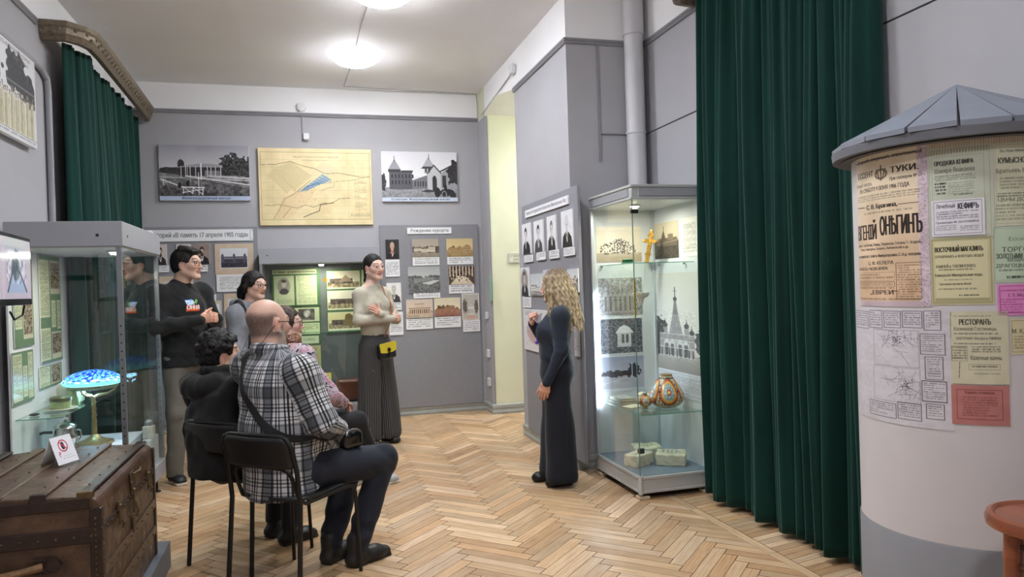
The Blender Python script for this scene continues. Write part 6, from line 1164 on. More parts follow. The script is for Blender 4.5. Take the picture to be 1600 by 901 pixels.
# ================================================================== black chairs
CHM = mat('black powder coated steel', (20, 20, 21), .45, spec=.4); SEATM = mat('black moulded plywood', (24, 24, 26), .5)
def chair(loc, rz, lab):
    """local: faces +x, z up"""
    e = empty('stacking_chair', loc, rz, lab, 'chair', 'black metal stacking chairs')
    W_ = .21; m = MB(); r = .0115
    zt_ = .766; pts = [(-.235, -W_-.01, 0), (-.20, -W_, .45), (-.215, -W_, .60), (-.245, -W_, zt_-.05), (-.252, -W_+.02, zt_-.012), (-.254, -W_+.055, zt_)]
    P = pts+[(x, -y, z) for x, y, z in pts[::-1]]; m.tube(P, r, 10, up=(1, 0, 0)); m.build('back_frame', CHM, e, smooth=True, world=False)
    # front legs + side rails + inner hoop under the backrest
    m = MB(); s = -1
    for s in (-1, 1):
        pts = [(.215, s*(W_+.008), 0), (.20, s*W_, .40), (.185, s*W_, .438), (.15, s*(W_-.006), .447), (-.13, s*(W_-.03), .435), (-.165, s*(W_-.032), .455), (-.185, s*(W_-.034), .50), (-.212, s*(W_-.036), .575), (-.218, s*(W_-.052), .60), (-.22, s*(W_-.09), .612)]
        m.tube(pts, .0095, 10); 
    m.tube([(-.22, -(W_-.09), .612), (-.222, 0, .614), (-.22, W_-.09, .612)], .0095, 10); m.tube([(.15, -W_+.01, .44), (.155, 0, .436), (.15, W_-.01, .44)], .009, 8); m.build('leg_frame', CHM, e, smooth=True, world=False)
    # backrest: curved rounded panel
    N, K = 15, 9; V = []
    for j in range(K):
        v = j/(K-1); z = .618+v*(zt_-.004-.618)
        for i in range(N):
            u_ = i/(N-1)*2-1; hw = W_-.008; edge = 1-max(0, (v-.8)/.2)**2*.14; edge *= 1-max(0, (.12-v)/.12)**2*.05; V.append((-.222-.034*v+.0*u_-.03*(1-u_*u_), u_*hw*edge, z))
    idx = np.arange(N*K).reshape(K, N); Fq = np.stack([idx[:-1, :-1], idx[:-1, 1:], idx[1:, 1:], idx[1:, :-1]], -1).reshape(-1, 4)
    o = link_mesh('backrest', V, Fq, SEATM, e, True, False); md = o.modifiers.new('t', 'SOLIDIFY'); md.thickness = .012; md.offset = 0
    V = []; N, K = 15, 15
    for j in range(K):
        v = j/(K-1)*2-1
        for i in range(N):
            u_ = i/(N-1)*2-1; q = (abs(u_)**4+abs(v)**4)**.25; mx = max(abs(u_), abs(v)); s_ = (mx/q if q > 0 else 1); V.append((.01+v*.2*s_, u_*.195*s_, .457-.014*(1-min(1, u_*u_+v*v))-.012*max(0, v)**4))
    o = link_mesh('seat', V, np.stack([idx2 for idx2 in (lambda I: [I[:-1, :-1], I[:-1, 1:], I[1:, 1:], I[1:, :-1]])(np.arange(N*K).reshape(K, N))], -1).reshape(-1, 4), SEATM, e, True, False); md = o.modifiers.new('t', 'SOLIDIFY'); md.thickness = .014; md.offset = 0
    return e
H43 = math.radians(49)
CH1 = chair((-.088, 3.782, 0), H43, 'black chair in front, under the man in the checked shirt')
CH2 = copy_tree(CH1); CH2.location = (-.325, 4.229, 0); CH2['label'] = 'black chair on the left, under the black haired visitor in the black hoodie'
CH3 = copy_tree(CH1); CH3.location = (-.08, 5.12, 0); CH3.rotation_euler = (0, 0, math.radians(35)); CH3['label'] = 'black chair mostly hidden, under the visitor with the floral blouse'
# ================================================================== people
SKIN = colmat('skin', .5, .35, .08, 220, sub=.12); HAIRM = colmat('hair', .6, .3, .7, 300, grain=.4); EYEM = colmat('eye surface', .15, .6)
def hframe(h, pitch=0, roll=0):
    h = math.radians(h); f = np.array([math.cos(h), math.sin(h), 0]); r = np.array([math.sin(h), -math.cos(h), 0]); u = np.array([0, 0, 1.0]); p = math.radians(pitch); q = math.radians(roll)
    f2 = f*math.cos(p)+u*math.sin(p); u2 = u*math.cos(p)-f*math.sin(p); r2 = r*math.cos(q)-u2*math.sin(q); u3 = u2*math.cos(q)+r*math.sin(q); return np.stack([r2, f2, u3], 1)
class Loc:
    def __init__(s, loc, heading): s.o = np.array([loc[0], loc[1], 0.0]); s.M = hframe(heading)
    def __call__(s, r, f, z): return s.o+s.M@np.array([r, f, z], float)
    def d(s, r, f, z): return unit(s.M@np.array([r, f, z], float))
def head_sd(sd, c, M, s, nek, nr=.055, fem=False, full=0.0):
    L = lambda x, y, z: c+M@np.array([x, y, z])*s
    e = lambda x, y, z, a, b, d, k=.02, op='u': sd.ell(L(x, y, z), np.array([a, b, d])*s, M, k*s, op)
    e(0, -.018, .032, .076, .096, .086); e(0, .03, -.02, .062+full*.5, .062, .088, .03)
    sd.cap(L(-.048-full, .0, -.055), L(-.018, .066, -.092), .022*s, .019*s, .025*s); sd.cap(L(.048+full, .0, -.055), L(.018, .066, -.092), .022*s, .019*s, .025*s)
    e(0, .070, -.098, .026, .020, .017, .02); e(-.04, .058, -.018, .022, .026, .022, .02); e(.04, .058, -.018, .022, .026, .022, .02)
    sd.cap(L(-.036, .074, .030), L(.036, .074, .030), .013*s, None, .018*s)
    for x in (-.032, .032): e(x, .104, .006, .019, .02, .015, .012, 's')
    sd.cap(L(0, .086, .022), L(0, .106, -.022), .0075*s, .0105*s, .012*s); e(0, .108, -.027, .0098, .0105, .009, .008); e(-.0105, .098, -.030, .0068, .010, .007, .006); e(.0105, .098, -.030, .0068, .010, .007, .006)
    e(0, .0855, -.0515, .023, .013, .006, .007); e(0, .0845, -.0630, .020, .013, .0068, .006); e(0, .103, -.0575, .025, .010, .0022, .003, 's')
    for x in (-1, 1):
        e(x*.032, .081, .018, .017, .009, .0045, .005)
        e(x*.077, -.008, -.006, .0085, .019, .031, .006); e(x*.086, -.001, -.002, .006, .010, .018, .004, 's'); e(x*.079, -.006, -.034, .006, .008, .009, .006)
    sd.cap(L(0, -.022, -.045), nek, nr*1.02, nr*1.12, .03, side=M[:, 0], flat=.98)
    return L
def face_col(V, c, M, s, base, lips=(188, 124, 112), brow=(48, 38, 34), beard=None, fringe=None, browz=.034, blush=10):
    q = (V-c)@M/s; C = np.tile(np.array(base, float), (len(V), 1)); x, y, z = q.T; ax = np.abs(x)
    n = folds(1, 30, 5)(V.astype(np.float32)); C += n[:, None]*3
    def mix(w, c): nonlocal C; w = np.clip(w, 0, 1)[:, None]; C = C*(1-w)+np.array(c, float)*w
    mix(.22*np.exp(-(((ax-.042)/.022)**2+((z+.025)/.022)**2))*(y > .03)*blush/10, (214, 120, 104)); mix(.25*np.exp(-((x/.016)**2+((z+.03)/.02)**2))*(y > .085), (210, 124, 106))
    mix(.45*np.clip((ax-.070)/.008, 0, 1)*np.exp(-((z+.006)/.026)**4-((y+.004)/.024)**4), (200, 124, 108))
    mix((1.1-((x/.026)**2+((z+.058)/.013)**2)*1.0)*3*(y > .072), lips); mix(.8*(np.abs(z+.0575) < .0016)*(ax < .024)*(y > .08), (110, 56, 52))
    bz = browz+.006*(1-((ax-.034)/.02)**2); mix(.7*(np.abs(z-bz) < .0033)*(ax > .013)*(ax < .052)*(y > .045), brow)
    mix(.35*np.exp(-(((ax-.032)/.018)**2+((z-.006)/.012)**2))*(y > .05), (140, 90, 78))
    if beard is not None:
        b = np.clip((-.028-z+.35*np.clip(-y+.05, -.1, .1))/.02, 0, 1)*np.clip((y+.012)/.02, 0, 1)*(z > -.14); b = np.maximum(b, (np.abs(z+.043) < .008)*(ax < .035)*(y > .06)*1.); mix(b*(.72+.3*folds(1, 260, 9)(V.astype(np.float32)))*(1-((ax < .022)*(np.abs(z+.058) < .01))), beard)
    if fringe is not None:
        lim = .052-.035*np.clip((y+.02)/.06, 0, 1)+.004*n; b = np.clip((lim-z)/.03, 0, 1)*np.clip((.035-y)/.02, 0, 1)*np.clip((z+.075)/.02, 0, 1)*(1-((ax > .070)*(np.abs(z+.006) < .036)*(y > -.03)*(y < .03))); mix(b*(.72+.12*folds(1, 500, 4)(V.astype(np.float32))), fringe)
    return C
def hand_sd(sd, w, f, n, t, s=1.0, curl=(.35, .5, .3), spread=.0, thumb=(.75, .6, -.3)):
    f = unit(f); n = unit(n-f*np.dot(n, f)); t = unit(t-f*np.dot(t, f)-n*np.dot(t, n)); D = lambda a, b, c: f*a+t*b+n*c
    sd.cap(w-f*.022*s, w+f*.01*s, .026*s, .026*s, .012, side=t, flat=.82); sd.cap(w+f*.012*s, w+f*.072*s, .030*s, .040*s, .015, side=t, flat=.45, flatb=.32)
    for i, (b, o, ln) in enumerate(((.088, .030, .95), (.092, .0105, 1.05), (.089, -.0095, 1.0), (.080, -.029, .8))):
        p = w+D(b*s-.012*s, o*s, 0); a = 0.0; c = curl[i] if isinstance(curl[0], (tuple, list)) else curl; r = .0088*s
        for j, (L_, r1) in enumerate(((.046, .0082), (.027, .0076), (.022, .0066))):
            a += c[j]; d = f*math.cos(a)-n*math.sin(a)+t*(spread*(1.5-i)*.12); p2 = p+unit(d)*L_*ln*s; sd.cap(p, p2, r, r1*s*(.92 if i == 3 else 1), .006 if j == 0 else .003); p, r = p2, r1*s
    p = w+D(.026*s, .030*s, -.004*s); d = unit(D(thumb[1], thumb[0], thumb[2])); d2 = unit(d+f*.35-n*.25*0); sd.cap(w+D(.01*s, .012*s, -.004*s), p, .016*s, .0135*s, .012)
    p2 = p+d*.042*s; p3 = p2+d2*.030*s; p4 = p3+unit(d2+f*.2)*.020*s; sd.cap(p, p2, .0125*s, .0105*s, .008); sd.cap(p2, p3, .0102*s, .0096*s, .003); sd.cap(p3, p4, .0094*s, .0076*s, .003)
def body(name, J, Mh, hs, label, skin, face, nr=.055, fem=False, hands=(), full=0, group=None, hg=.0032):
    a = Sdf(); sc = J['sc']; sp = J['sp']; k = .05
    a.cap(J['pel'], J['wai'], .112, .105, k, side=sp, flat=.7); a.cap(J['wai'], J['che'], .105, .13, k, side=sc, flat=.66); a.cap(J['che'], J['che']*.35+J['nek']*.65, .13, .09, k, side=sc, flat=.62)
    for q in 'RL':
        a.cap(J['nek'], J['sho'+q], .045, .045, .03); a.cap(J['sho'+q], J['elb'+q], .045, .036, .02); a.cap(J['elb'+q], J['wri'+q], .036, .024, .02)
        a.cap(J['hip'+q], J['kne'+q], .066, .048, .04); a.cap(J['kne'+q], J['ank'+q], .046, .028, .02); a.cap(J['ank'+q]-V3(0, 0, .04), J['ank'+q]*.55+J['toe'+q]*.45-V3(0, 0, .03), .020, .012, .02)
    a.cap(J['nek']-V3(0, 0, .04), J['hed']*.5+J['nek']*.5, nr*.95, nr*.9, .03)
    pts = np.array([v for k_, v in J.items() if k_ not in ('sc', 'sp')]); lo = pts.min(0)-.2; hi = pts.max(0)+.2; lo[2] = max(lo[2], -.02)
    V1, F1 = nets(a, lo, hi, .010); C1 = np.tile(np.array(skin, float), (len(V1), 1)); parts = [(V1, F1, C1)]
    h = Sdf(); head_sd(h, J['hed'], Mh, hs, J['nek']-V3(0, 0, .015), nr, fem, full); V2, F2 = nets(h, J['hed']-.22, J['hed']+.2, hg); parts.append((V2, F2, face_col(V2, J['hed'], Mh, hs, skin, **face)))
    for hnd in hands:
        g = Sdf(); hand_sd(g, **hnd); w_ = np.asarray(hnd['w']); V4, F4 = nets(g, w_-.24, w_+.24, .0027); parts.append((V4, F4, np.tile(np.array(skin, float)*[1, .93, .9], (len(V4), 1))+folds(5, 70, 2)(V4.astype(np.float32))[:, None]))
    Vv, Fv, Cv = join(parts, name); o = link_mesh(name, Vv, Fv, SKIN, None, True)
    base = np.array([J['pel'][0], J['pel'][1], 0]); 
    o.data.transform(Matrix.Translation(-Vector(base))); o.location = base; setcol(o, Cv); tag(o, label, 'person', group)
    for s in (-1, 1):
        c = J['hed']+Mh@np.array([s*.032, .0795, .006])*hs; m = MB(); m.T = Matrix(np.column_stack([Mh, c]).tolist()+[[0, 0, 0, 1]]); m.lathe([(.001, .0118), (.0045, .011), (.006, .0102), (.009, .0076), (.0115, .003), (.0118, 0), (.008, -.008), (.001, -.0118)], (0, 0, 0), 20, axis='y')
        e = m.build('eye', EYEM, o, smooth=True); q = (np.array(m.v)-c)@Mh; C = np.tile([206., 198, 192], (len(q), 1)); rr = np.hypot(q[:, 0], q[:, 2]); C[(rr < .0068) & (q[:, 1] > 0)] = (52, 36, 28); setcol(e, C)
    return o
def cloth(name, sd, pts, mats, parent, h=.0065, pad=.2, uv=False, label=None, color=None):
    pts = np.array(pts); lo = pts.min(0)-pad; hi = pts.max(0)+pad; lo[2] = max(lo[2], -.01)
    return grow(name, sd, h, mats, parent, (lo, hi), color, uv, label)
def top(sd, J, hem, hw, ww, cw, sw, arm, neck=.062, k=.045, sleeve=True, hemn=(0, 0, -1), ext=.1, ncl=.0):
    """hem: point of the hem. widths = (half breadth, half depth)"""
    sc, sp = J['sc'], J['sp']; up = J['che']*.58+J['nek']*.42-V3(0, 0, .01)
    lowc = np.asarray(hem)+unit(hem-J['wai'])*ext
    sd.cap(lowc, J['wai'], hw[0], ww[0], k, side=sp, flat=hw[1]/hw[0], flatb=ww[1]/ww[0]); sd.cap(J['wai'], J['che'], ww[0], cw[0], k, side=sc, flat=ww[1]/ww[0], flatb=cw[1]/cw[0])
    sd.cap(J['che'], up, cw[0], sw[0], k, side=sc, flat=cw[1]/cw[0], flatb=sw[1]/sw[0]); sd.cut(hem, hemn, .008)
    for q in 'RL': sd.cap(J['nek']-V3(0, 0, .03), J['sho'+q]-V3(0, 0, .004), .052, arm[0]*.95, .04)
    sd.cap(J['nek']-V3(0, 0, .055), J['nek']+(J['hed']-J['nek'])*ncl-V3(0, 0, .02), neck*1.1, neck*1.05, .03)
    if sleeve:
        for q in 'RL': sd.cap(J['sho'+q], J['elb'+q], arm[0], arm[1], .055); sd.cap(J['elb'+q], J['wri'+q], arm[1]*1.0, arm[2], .02)
    sd.cap(J['nek']+(J['hed']-J['nek'])*(ncl+.06), J['hed'], neck*.98, neck*1.15, .01, 's')
def ribbon(name, sd, pts, wd, th, m, parent, n=60, off=.003, label=None):
    P = [np.array(p, float) for p in pts]; P = [2*P[0]-P[1]]+P+[2*P[-1]-P[-2]]; out = []
    for i in range(1, len(P)-2):
        for t in np.linspace(0, 1, max(4, n//(len(P)-3)), endpoint=(i == len(P)-3)):
            a, b, c, d = P[i-1:i+3]; out.append(.5*((2*b)+(-a+c)*t+(2*a-5*b+4*c-d)*t*t+(-a+3*b-3*c+d)*t**3))
    Q = np.array(out); ev = lambda p: sd.eval(p[None].astype(np.float32))[0]; N = None
    for _ in range(6):
        d = ev(Q); g = np.stack([ev(Q+np.eye(3)[i]*.004)-ev(Q-np.eye(3)[i]*.004) for i in range(3)], -1); g = g/(np.linalg.norm(g, axis=1)[:, None]+1e-9); Q = Q-g*np.clip(d-off, -.06, .06)[:, None]*.8; N = g
    for _ in range(3): Q[1:-1] = (Q[:-2]+2*Q[1:-1]+Q[2:])/4; N[1:-1] = N[:-2]+2*N[1:-1]+N[2:]; N /= np.linalg.norm(N, axis=1)[:, None]
    T = np.gradient(Q, axis=0); T /= np.linalg.norm(T, axis=1)[:, None]; B_ = np.cross(T, N); B_ /= np.linalg.norm(B_, axis=1)[:, None]; mb = MB()
    mb.loft([[tuple(Q[i]+B_[i]*wd/2+N[i]*th), tuple(Q[i]-B_[i]*wd/2+N[i]*th), tuple(Q[i]-B_[i]*wd/2-N[i]*th*.5), tuple(Q[i]+B_[i]*wd/2-N[i]*th*.5)] for i in range(len(Q))])
    o = mb.build(name, m, parent, smooth=True)
    if label: o['label'] = label
    return o
def drape(name, sd, P00, P10, P01, im, dirn, parent, off=.0015, label=None):
    P00, P10, P01 = map(np.asarray, (P00, P10, P01)); uu, vv = np.meshgrid(np.linspace(0, 1, im.w+1), np.linspace(0, 1, im.h+1)); G = (P00+uu[..., None]*(P10-P00)+vv[..., None]*(P01-P00)).reshape(-1, 3); dirn = unit(dirn)
    for _ in range(30): G = G+dirn*(sd.eval(G[None].astype(np.float32))[0]-off)[:, None]*.8
    idx = np.arange(G.shape[0]).reshape(im.h+1, im.w+1); F0 = np.stack([idx[:-1, :-1], idx[1:, :-1], idx[1:, 1:], idx[:-1, 1:]], -1).reshape(-1, 4); a = np.pad(im.a, ((0, 1), (0, 1), (0, 0)), 'edge'); o = link_mesh(name, G, F0, printmat(.8), parent, True); setcol(o, a.reshape(-1, 3))
    if label: o['label'] = label
    return o
def shoe(name, ank, d, ln, m, sole, parent, h=.005, hgt=.075, w=.042, heel=0.0, pointy=0.0):
    d = unit(np.array([d[0], d[1], 0])); s_ = np.array([d[1], -d[0], 0]); g = np.array([ank[0], ank[1], 0]); sd = Sdf(); z = V3(0, 0, 1); he = g-d*.045
    sd.cap(he+z*(.035+heel), g+d*ln*.45+z*.034, .034, w, .02, side=s_, flat=.8, flatb=.75); sd.cap(g+d*ln*.4+z*.032, g+d*(ln-.085)+z*.026, w, w*(.82-pointy), .03, side=s_, flat=.72, flatb=.55)
    if hgt > .1: sd.cap(g-d*.008+z*.04, g-d*.004+z*hgt, .046, .050, .03, side=s_, flat=1.1)
    elif hgt > .05: sd.cap(g-d*.008+z*.04, g-d*.004+z*hgt, .040, .038, .03, side=s_, flat=1.1); sd.cap(g+z*(hgt+.0), g+z*(hgt+.06), .03, .03, .006, 's')
    sd.cap(he+z*.008, g+d*(ln-.08)+z*.008, .040, w*(.98-pointy), .008, side=s_, flat=.3) if sole else None
    if heel: sd.cap(he+z*.01, he+z*.03, .028, .03, .01)
    sd.cut(V3(0, 0, .001), V3(0, 0, -1), .001); sd.disp.append(folds(.0012, 60, 3))
    c = m; 
    def colr(V): C = np.tile(np.array(c, float), (len(V), 1)); 
    def colf(V):
        C = np.tile(np.array(c, float), (len(V), 1)); q = (V-g)@d; C[(np.abs((V-g)@s_) < .02) & (q > .01) & (q < .09) & (V[:, 2] > .05) & (np.sin(q*500) > .2)] *= .5
        if sole: C[V[:, 2] < .019] = sole
        return C
    o = grow(name, sd, h, colmat('shoe leather', .45, .4, .2, 150), parent, (g-V3(.26, .26, .02), g+V3(.26, .26, .22)), colf); return o
def glasses(c, M, s, parent, m, lens=.021, round_=True, th=.0016):
    L = lambda x, y, z: c+M@np.array([x, y, z])*s; mb = MB()
    for sx in (-1, 1):
        mb.tube([L(sx*.034+lens*1.2*math.copysign(abs(math.cos(a))**.7, math.cos(a)), .101-.010*abs(math.cos(a))*(1 if sx*math.cos(a) > 0 else 0), .003+lens*.88*math.copysign(abs(math.sin(a))**.7, math.sin(a))) for a in np.linspace(0, 2*pi, 33)], th*s, 6, cap=False)
        mb.tube([L(sx*.056, .092, .012), L(sx*.072, .07, .012), L(sx*.080, .0, .008), L(sx*.079, -.02, -.008)], th*s, 6)
    mb.tube([L(-.011, .104, .008), L(0, .107, .011), L(.011, .104, .008)], th*s, 6); return mb.build('glasses', m, parent, smooth=True)
def hair_cap(sd, c, M, s, th=.010, back=-.07, line=.062, side=0.0):
    """close skull cap with a hairline round face and ears"""
    L = lambda x, y, z: c+M@np.array([x, y, z])*s; e = lambda x, y, z, a, b, d, k=.02, op='u': sd.ell(L(x, y, z), np.array([a, b, d])*s, M, k*s, op)
    e(0, -.020, .034, .078+th, .098+th, .088+th); e(0, -.045, -.02, .068+th*.7, .062+th, .065, .03)
    sd.cap(L(-.04, .135, line-.06), L(.04, .135, line-.06), .085*s, None, .008, 's'); sd.cap(L(-.04, .09, -.09), L(.04, .09, -.09), .10*s, None, .01, 's')
    for x in (-1, 1): e(x*(.090+side), .010, -.020, .032, .030, .040, .008, 's')
    sd.cut(L(0, -.05, back), M@np.array([0, .25, -1]), .01); return L
def hair_col(dark, light, seed=0, f=(160, 160, 25), amt=1.0):
    def fn(V):
        n = folds(1, 1, seed, f)(V.astype(np.float32)); t = np.clip(.5+n*.6*amt, 0, 1)[:, None]; return np.array(dark, float)*(1-t)+np.array(light, float)*t
    return fn
def grow_hair(name, sd, c, M, parent, colf, h=.004, pad=(.2, .22), label=None):
    return grow(name, sd, h, HAIRM, parent, (c-V3(pad[0], pad[0], pad[1]), c+V3(pad[0], pad[0], .17)), colf)
BLKFAB = mat('black jersey', (17, 18, 20), .9, var=.12, scale=30, sheen=.15, bump=.25, bscale=350); 
def fab(name, c, **k): return mat(name, c, .9, var=.07, scale=25, bump=.3, bscale=400, sheen=.1, **k)
FRAME = mat('spectacle frame', (30, 28, 30), .25, .3)

# ---------- 1: standing man in the black sweatshirt -------------------------------------------------
def man1():
    P = Loc((-.925, 6.15), -44); s = 1.03
    J = dict(pel=P(0, 0, .98), wai=P(0, .01, 1.14), che=P(0, .0, 1.34), nek=P(0, -.02, 1.515), hed=P(-.02, .04, 1.662), shoR=P(.19, -.02, 1.435), shoL=P(-.19, -.02, 1.435), elbR=P(.245, .03, 1.19), elbL=P(-.25, .04, 1.19), wriR=P(.075, .285, 1.235), wriL=P(-.085, .28, 1.235),
             hipR=P(.09, 0, .94), hipL=P(-.09, 0, .94), kneR=P(.10, .02, .53), kneL=P(-.10, .03, .53), ankR=P(.10, -.03, .10), ankL=P(-.13, .03, .10), toeR=P(.14, .12, .02), toeL=P(-.17, .17, .02), sc=P.M[:, 0], sp=P.M[:, 0])
    Mh = hframe(-22, 0); sk = (208, 172, 152)
    hands = [dict(w=J['wriR'], f=P.d(-.75, .55, .25), n=P.d(.35, .85, -.1), t=P.d(.1, .1, 1), s=1.02, curl=(1.3, 1.3, .6), thumb=(.25, .7, -.6)), dict(w=J['wriL'], f=P.d(.75, .5, .2), n=P.d(-.35, .85, .1), t=P.d(.1, .15, 1), s=1.02, curl=(1.2, 1.2, .6), thumb=(.25, .7, -.6))]
    o = body('person', J, Mh, 1.03, 'standing man in glasses, black printed sweatshirt and grey trousers, hands clasped', sk, dict(brow=(34, 26, 22), lips=(186, 120, 108)), .060, hands=hands)
    sd = Sdf(); top(sd, J, P(0, 0, .885), (.196, .148), (.175, .13), (.18, .13), (.135, .095), (.072, .060, .040)); sd.chain([J['wriR']-P.d(-.6, .7, .1)*.05, J['wriR']], [.041, .037], .01); sd.chain([J['wriL']-P.d(.6, .7, .1)*.05, J['wriL']], [.041, .037], .01)
    sd.disp += [folds(.007, 16, 1, (1, 1, .8)), folds(.004, 38, 12), folds(.009, 42, 2, (.7, .7, 1.2), env=near(J['elbR'], .13)), folds(.007, 42, 7, (.7, .7, 1.2), env=near(J['elbL'], .13)), folds(.006, 40, 8, (.5, .5, 1.4), env=near(P(0, .1, .97), .2))]
    cloth('sweatshirt', sd, [J[k] for k in ('pel', 'shoR', 'shoL', 'elbR', 'elbL', 'wriR', 'wriL', 'hed')], BLKFAB, o, .007, .18, label='black sweatshirt with a colourful chest print')
    im = Im(150, 120, (26, 27, 30), 3); im.poly([(.08, .5), (.94, .5), (.92, .92), (.1, .94)], (224, 92, 40)); im.rect(.1, .74, .9, .92, (230, 120, 50)); im.poly([(.05, .1), (.5, .02), (.5, .4), (.12, .5)], (96, 150, 214)); im.poly([(.55, .3), (.75, .02), (.86, .1), (.7, .4)], (96, 160, 80)); im.text('СОЛ', .1, .12, .55, .45, (236, 238, 240), bold=.05); im.text('ОННА', .12, .46, .94, .80, (240, 240, 242), bold=.06); im.rect(.14, .86, .86, .92, (210, 60, 36))
    drape('chest_print', sd, P(.085, .3, 1.395), P(-.05, .3, 1.395), P(.085, .3, 1.295), im, P.d(0, -1, 0), o, label='colourful lettered print')
    tr = Sdf(); tr.cap(P(0, 0, 1.0), P(0, 0, .90), .145, .155, .04, side=P.M[:, 0], flat=.78)
    for q, a in (('R', 1), ('L', -1)): tr.cap(J['hip'+q], J['kne'+q], .093, .072, .03); tr.cap(J['kne'+q], J['ank'+q]-V3(0, 0, .05), .072, .060, .03)
    tr.cut(V3(0, 0, .045), V3(0, 0, -1)); tr.disp += [folds(.005, 18, 4, (1, 1, .7)), folds(.007, 30, 5, (.4, .4, 1.3), env=near(J['ankR']+V3(0, 0, .06), .16))]
    cloth('trousers', tr, [J['pel'], J['ankR'], J['ankL'], J['hipR'], J['hipL']], fab('grey brown cotton', (104, 100, 92)), o, .008, .14)
    for q in 'RL': d = J['toe'+q]-J['ank'+q]; shoe('shoe', J['ank'+q], d, .21, (34, 34, 37), (224, 222, 216), o, hgt=.07)
    h = Sdf(); L = hair_cap(h, J['hed'], Mh, 1.03, .009, -.075, .068)
    for x in np.linspace(-.05, .055, 7): h.cap(L(x, -.02, .118), L(x+.004, .075, .092), .022, .012, .015)
    h.disp += [folds(.0022, 70, 3, (1, .5, 1)), folds(.0014, 200, 4, (1, .4, .8))]; grow_hair('hair', h, J['hed'], Mh, o, hair_col((20, 18, 18), (44, 38, 36)))
    glasses(J['hed'], Mh, 1.03, o, FRAME); return o
man1()
# ---------- 2: woman in the grey hoodie -------------------------------------------------------------
def woman2():
    P = Loc((-.44, 6.36), -40)
    J = dict(pel=P(0, 0, .87), wai=P(0, 0, 1.0), che=P(0, .0, 1.16), nek=P(0, -.01, 1.345), hed=P(0, .04, 1.484), shoR=P(.16, -.02, 1.255), shoL=P(-.16, -.02, 1.255), elbR=P(.20, .0, 1.03), elbL=P(-.20, .0, 1.03), wriR=P(.17, .12, .84), wriL=P(-.17, .12, .84),
             hipR=P(.08, 0, .83), hipL=P(-.08, 0, .83), kneR=P(.09, .02, .47), kneL=P(-.09, .02, .47), ankR=P(.09, -.02, .09), ankL=P(-.09, -.02, .09), toeR=P(.1, .12, .02), toeL=P(-.1, .12, .02), sc=P.M[:, 0], sp=P.M[:, 0])
    Mh = hframe(-38, -4); sk = (210, 174, 156)
    hands = [dict(w=J['wriR'], f=P.d(-.1, .3, -.9), n=P.d(1, 0, 0), t=P.d(0, 1, 0), s=.92), dict(w=J['wriL'], f=P.d(.1, .3, -.9), n=P.d(-1, 0, 0), t=P.d(0, 1, 0), s=.92)]
    o = body('person', J, Mh, .93, 'standing young woman with dark tied hair, round glasses and grey hoodie', sk, dict(brow=(40, 30, 26)), .048, True, hands)
    sd = Sdf(); top(sd, J, P(0, 0, .80), (.165, .13), (.15, .12), (.165, .125), (.12, .09), (.072, .06, .042), neck=.056); sd.chain([P(-.09, -.05, 1.345), P(-.07, -.11, 1.34), P(0, -.13, 1.325), P(.07, -.11, 1.34), P(.09, -.05, 1.345), P(.06, .05, 1.32)], [.03, .04, .045, .04, .03, .02], .03)
    sd.disp += [folds(.007, 17, 1, (1, 1, .8)), folds(.004, 45, 2)]; cloth('hoodie', sd, [J[k] for k in ('pel', 'shoR', 'shoL', 'elbR', 'elbL', 'wriR', 'wriL')], fab('grey melange jersey', (128, 131, 138)), o, .0075, .15, label='grey hoodie')
    ribbon('backpack_strap', sd, [P(.11, -.12, 1.20), P(.115, -.03, 1.36), P(.12, .07, 1.30), P(.125, .12, 1.16), P(.13, .10, .98)], .028, .003, mat('black webbing', (22, 22, 25), .7), o); ribbon('backpack_strap', sd, [P(-.11, -.12, 1.20), P(-.115, -.03, 1.36), P(-.12, .07, 1.30), P(-.125, .12, 1.16), P(-.13, .10, .98)], .028, .003, mat('black webbing', (22, 22, 25), .7), o)
    tr = Sdf(); tr.cap(P(0, 0, .9), P(0, 0, .82), .135, .14, .04, side=P.M[:, 0], flat=.78)
    for q in 'RL': tr.cap(J['hip'+q], J['kne'+q], .082, .06, .03); tr.cap(J['kne'+q], J['ank'+q]-V3(0, 0, .05), .06, .055, .03)
    tr.cut(V3(0, 0, .06), V3(0, 0, -1)); cloth('trousers', tr, [J['pel'], J['ankR'], J['ankL']], fab('dark blue denim', (52, 58, 72)), o, .010, .15)
    for q in 'RL': shoe('shoe', J['ank'+q], J['toe'+q]-J['ank'+q], .19, (60, 60, 64), (210, 208, 204), o, .006)
    h = Sdf(); L = hair_cap(h, J['hed'], Mh, .93, .010, -.07, .072, .006); h.chain([L(0, -.10, .0), L(0, -.125, -.05), L(0, -.13, -.09), L(0, -.11, -.13)], [.04, .045, .042, .02], .02); h.chain([L(-.07, .02, .03), L(-.085, -.03, -.02), L(-.05, -.08, -.06)], [.014, .02, .02], .02); h.chain([L(.07, .02, .03), L(.085, -.03, -.02), L(.05, -.08, -.06)], [.014, .02, .02], .02)
    h.disp.append(folds(.002, 150, 4, (1, 1, .4))); grow_hair('hair', h, J['hed'], Mh, o, hair_col((22, 19, 19), (42, 36, 36))); glasses(J['hed'], Mh, .93, o, FRAME, .023, th=.0017); return o
woman2()
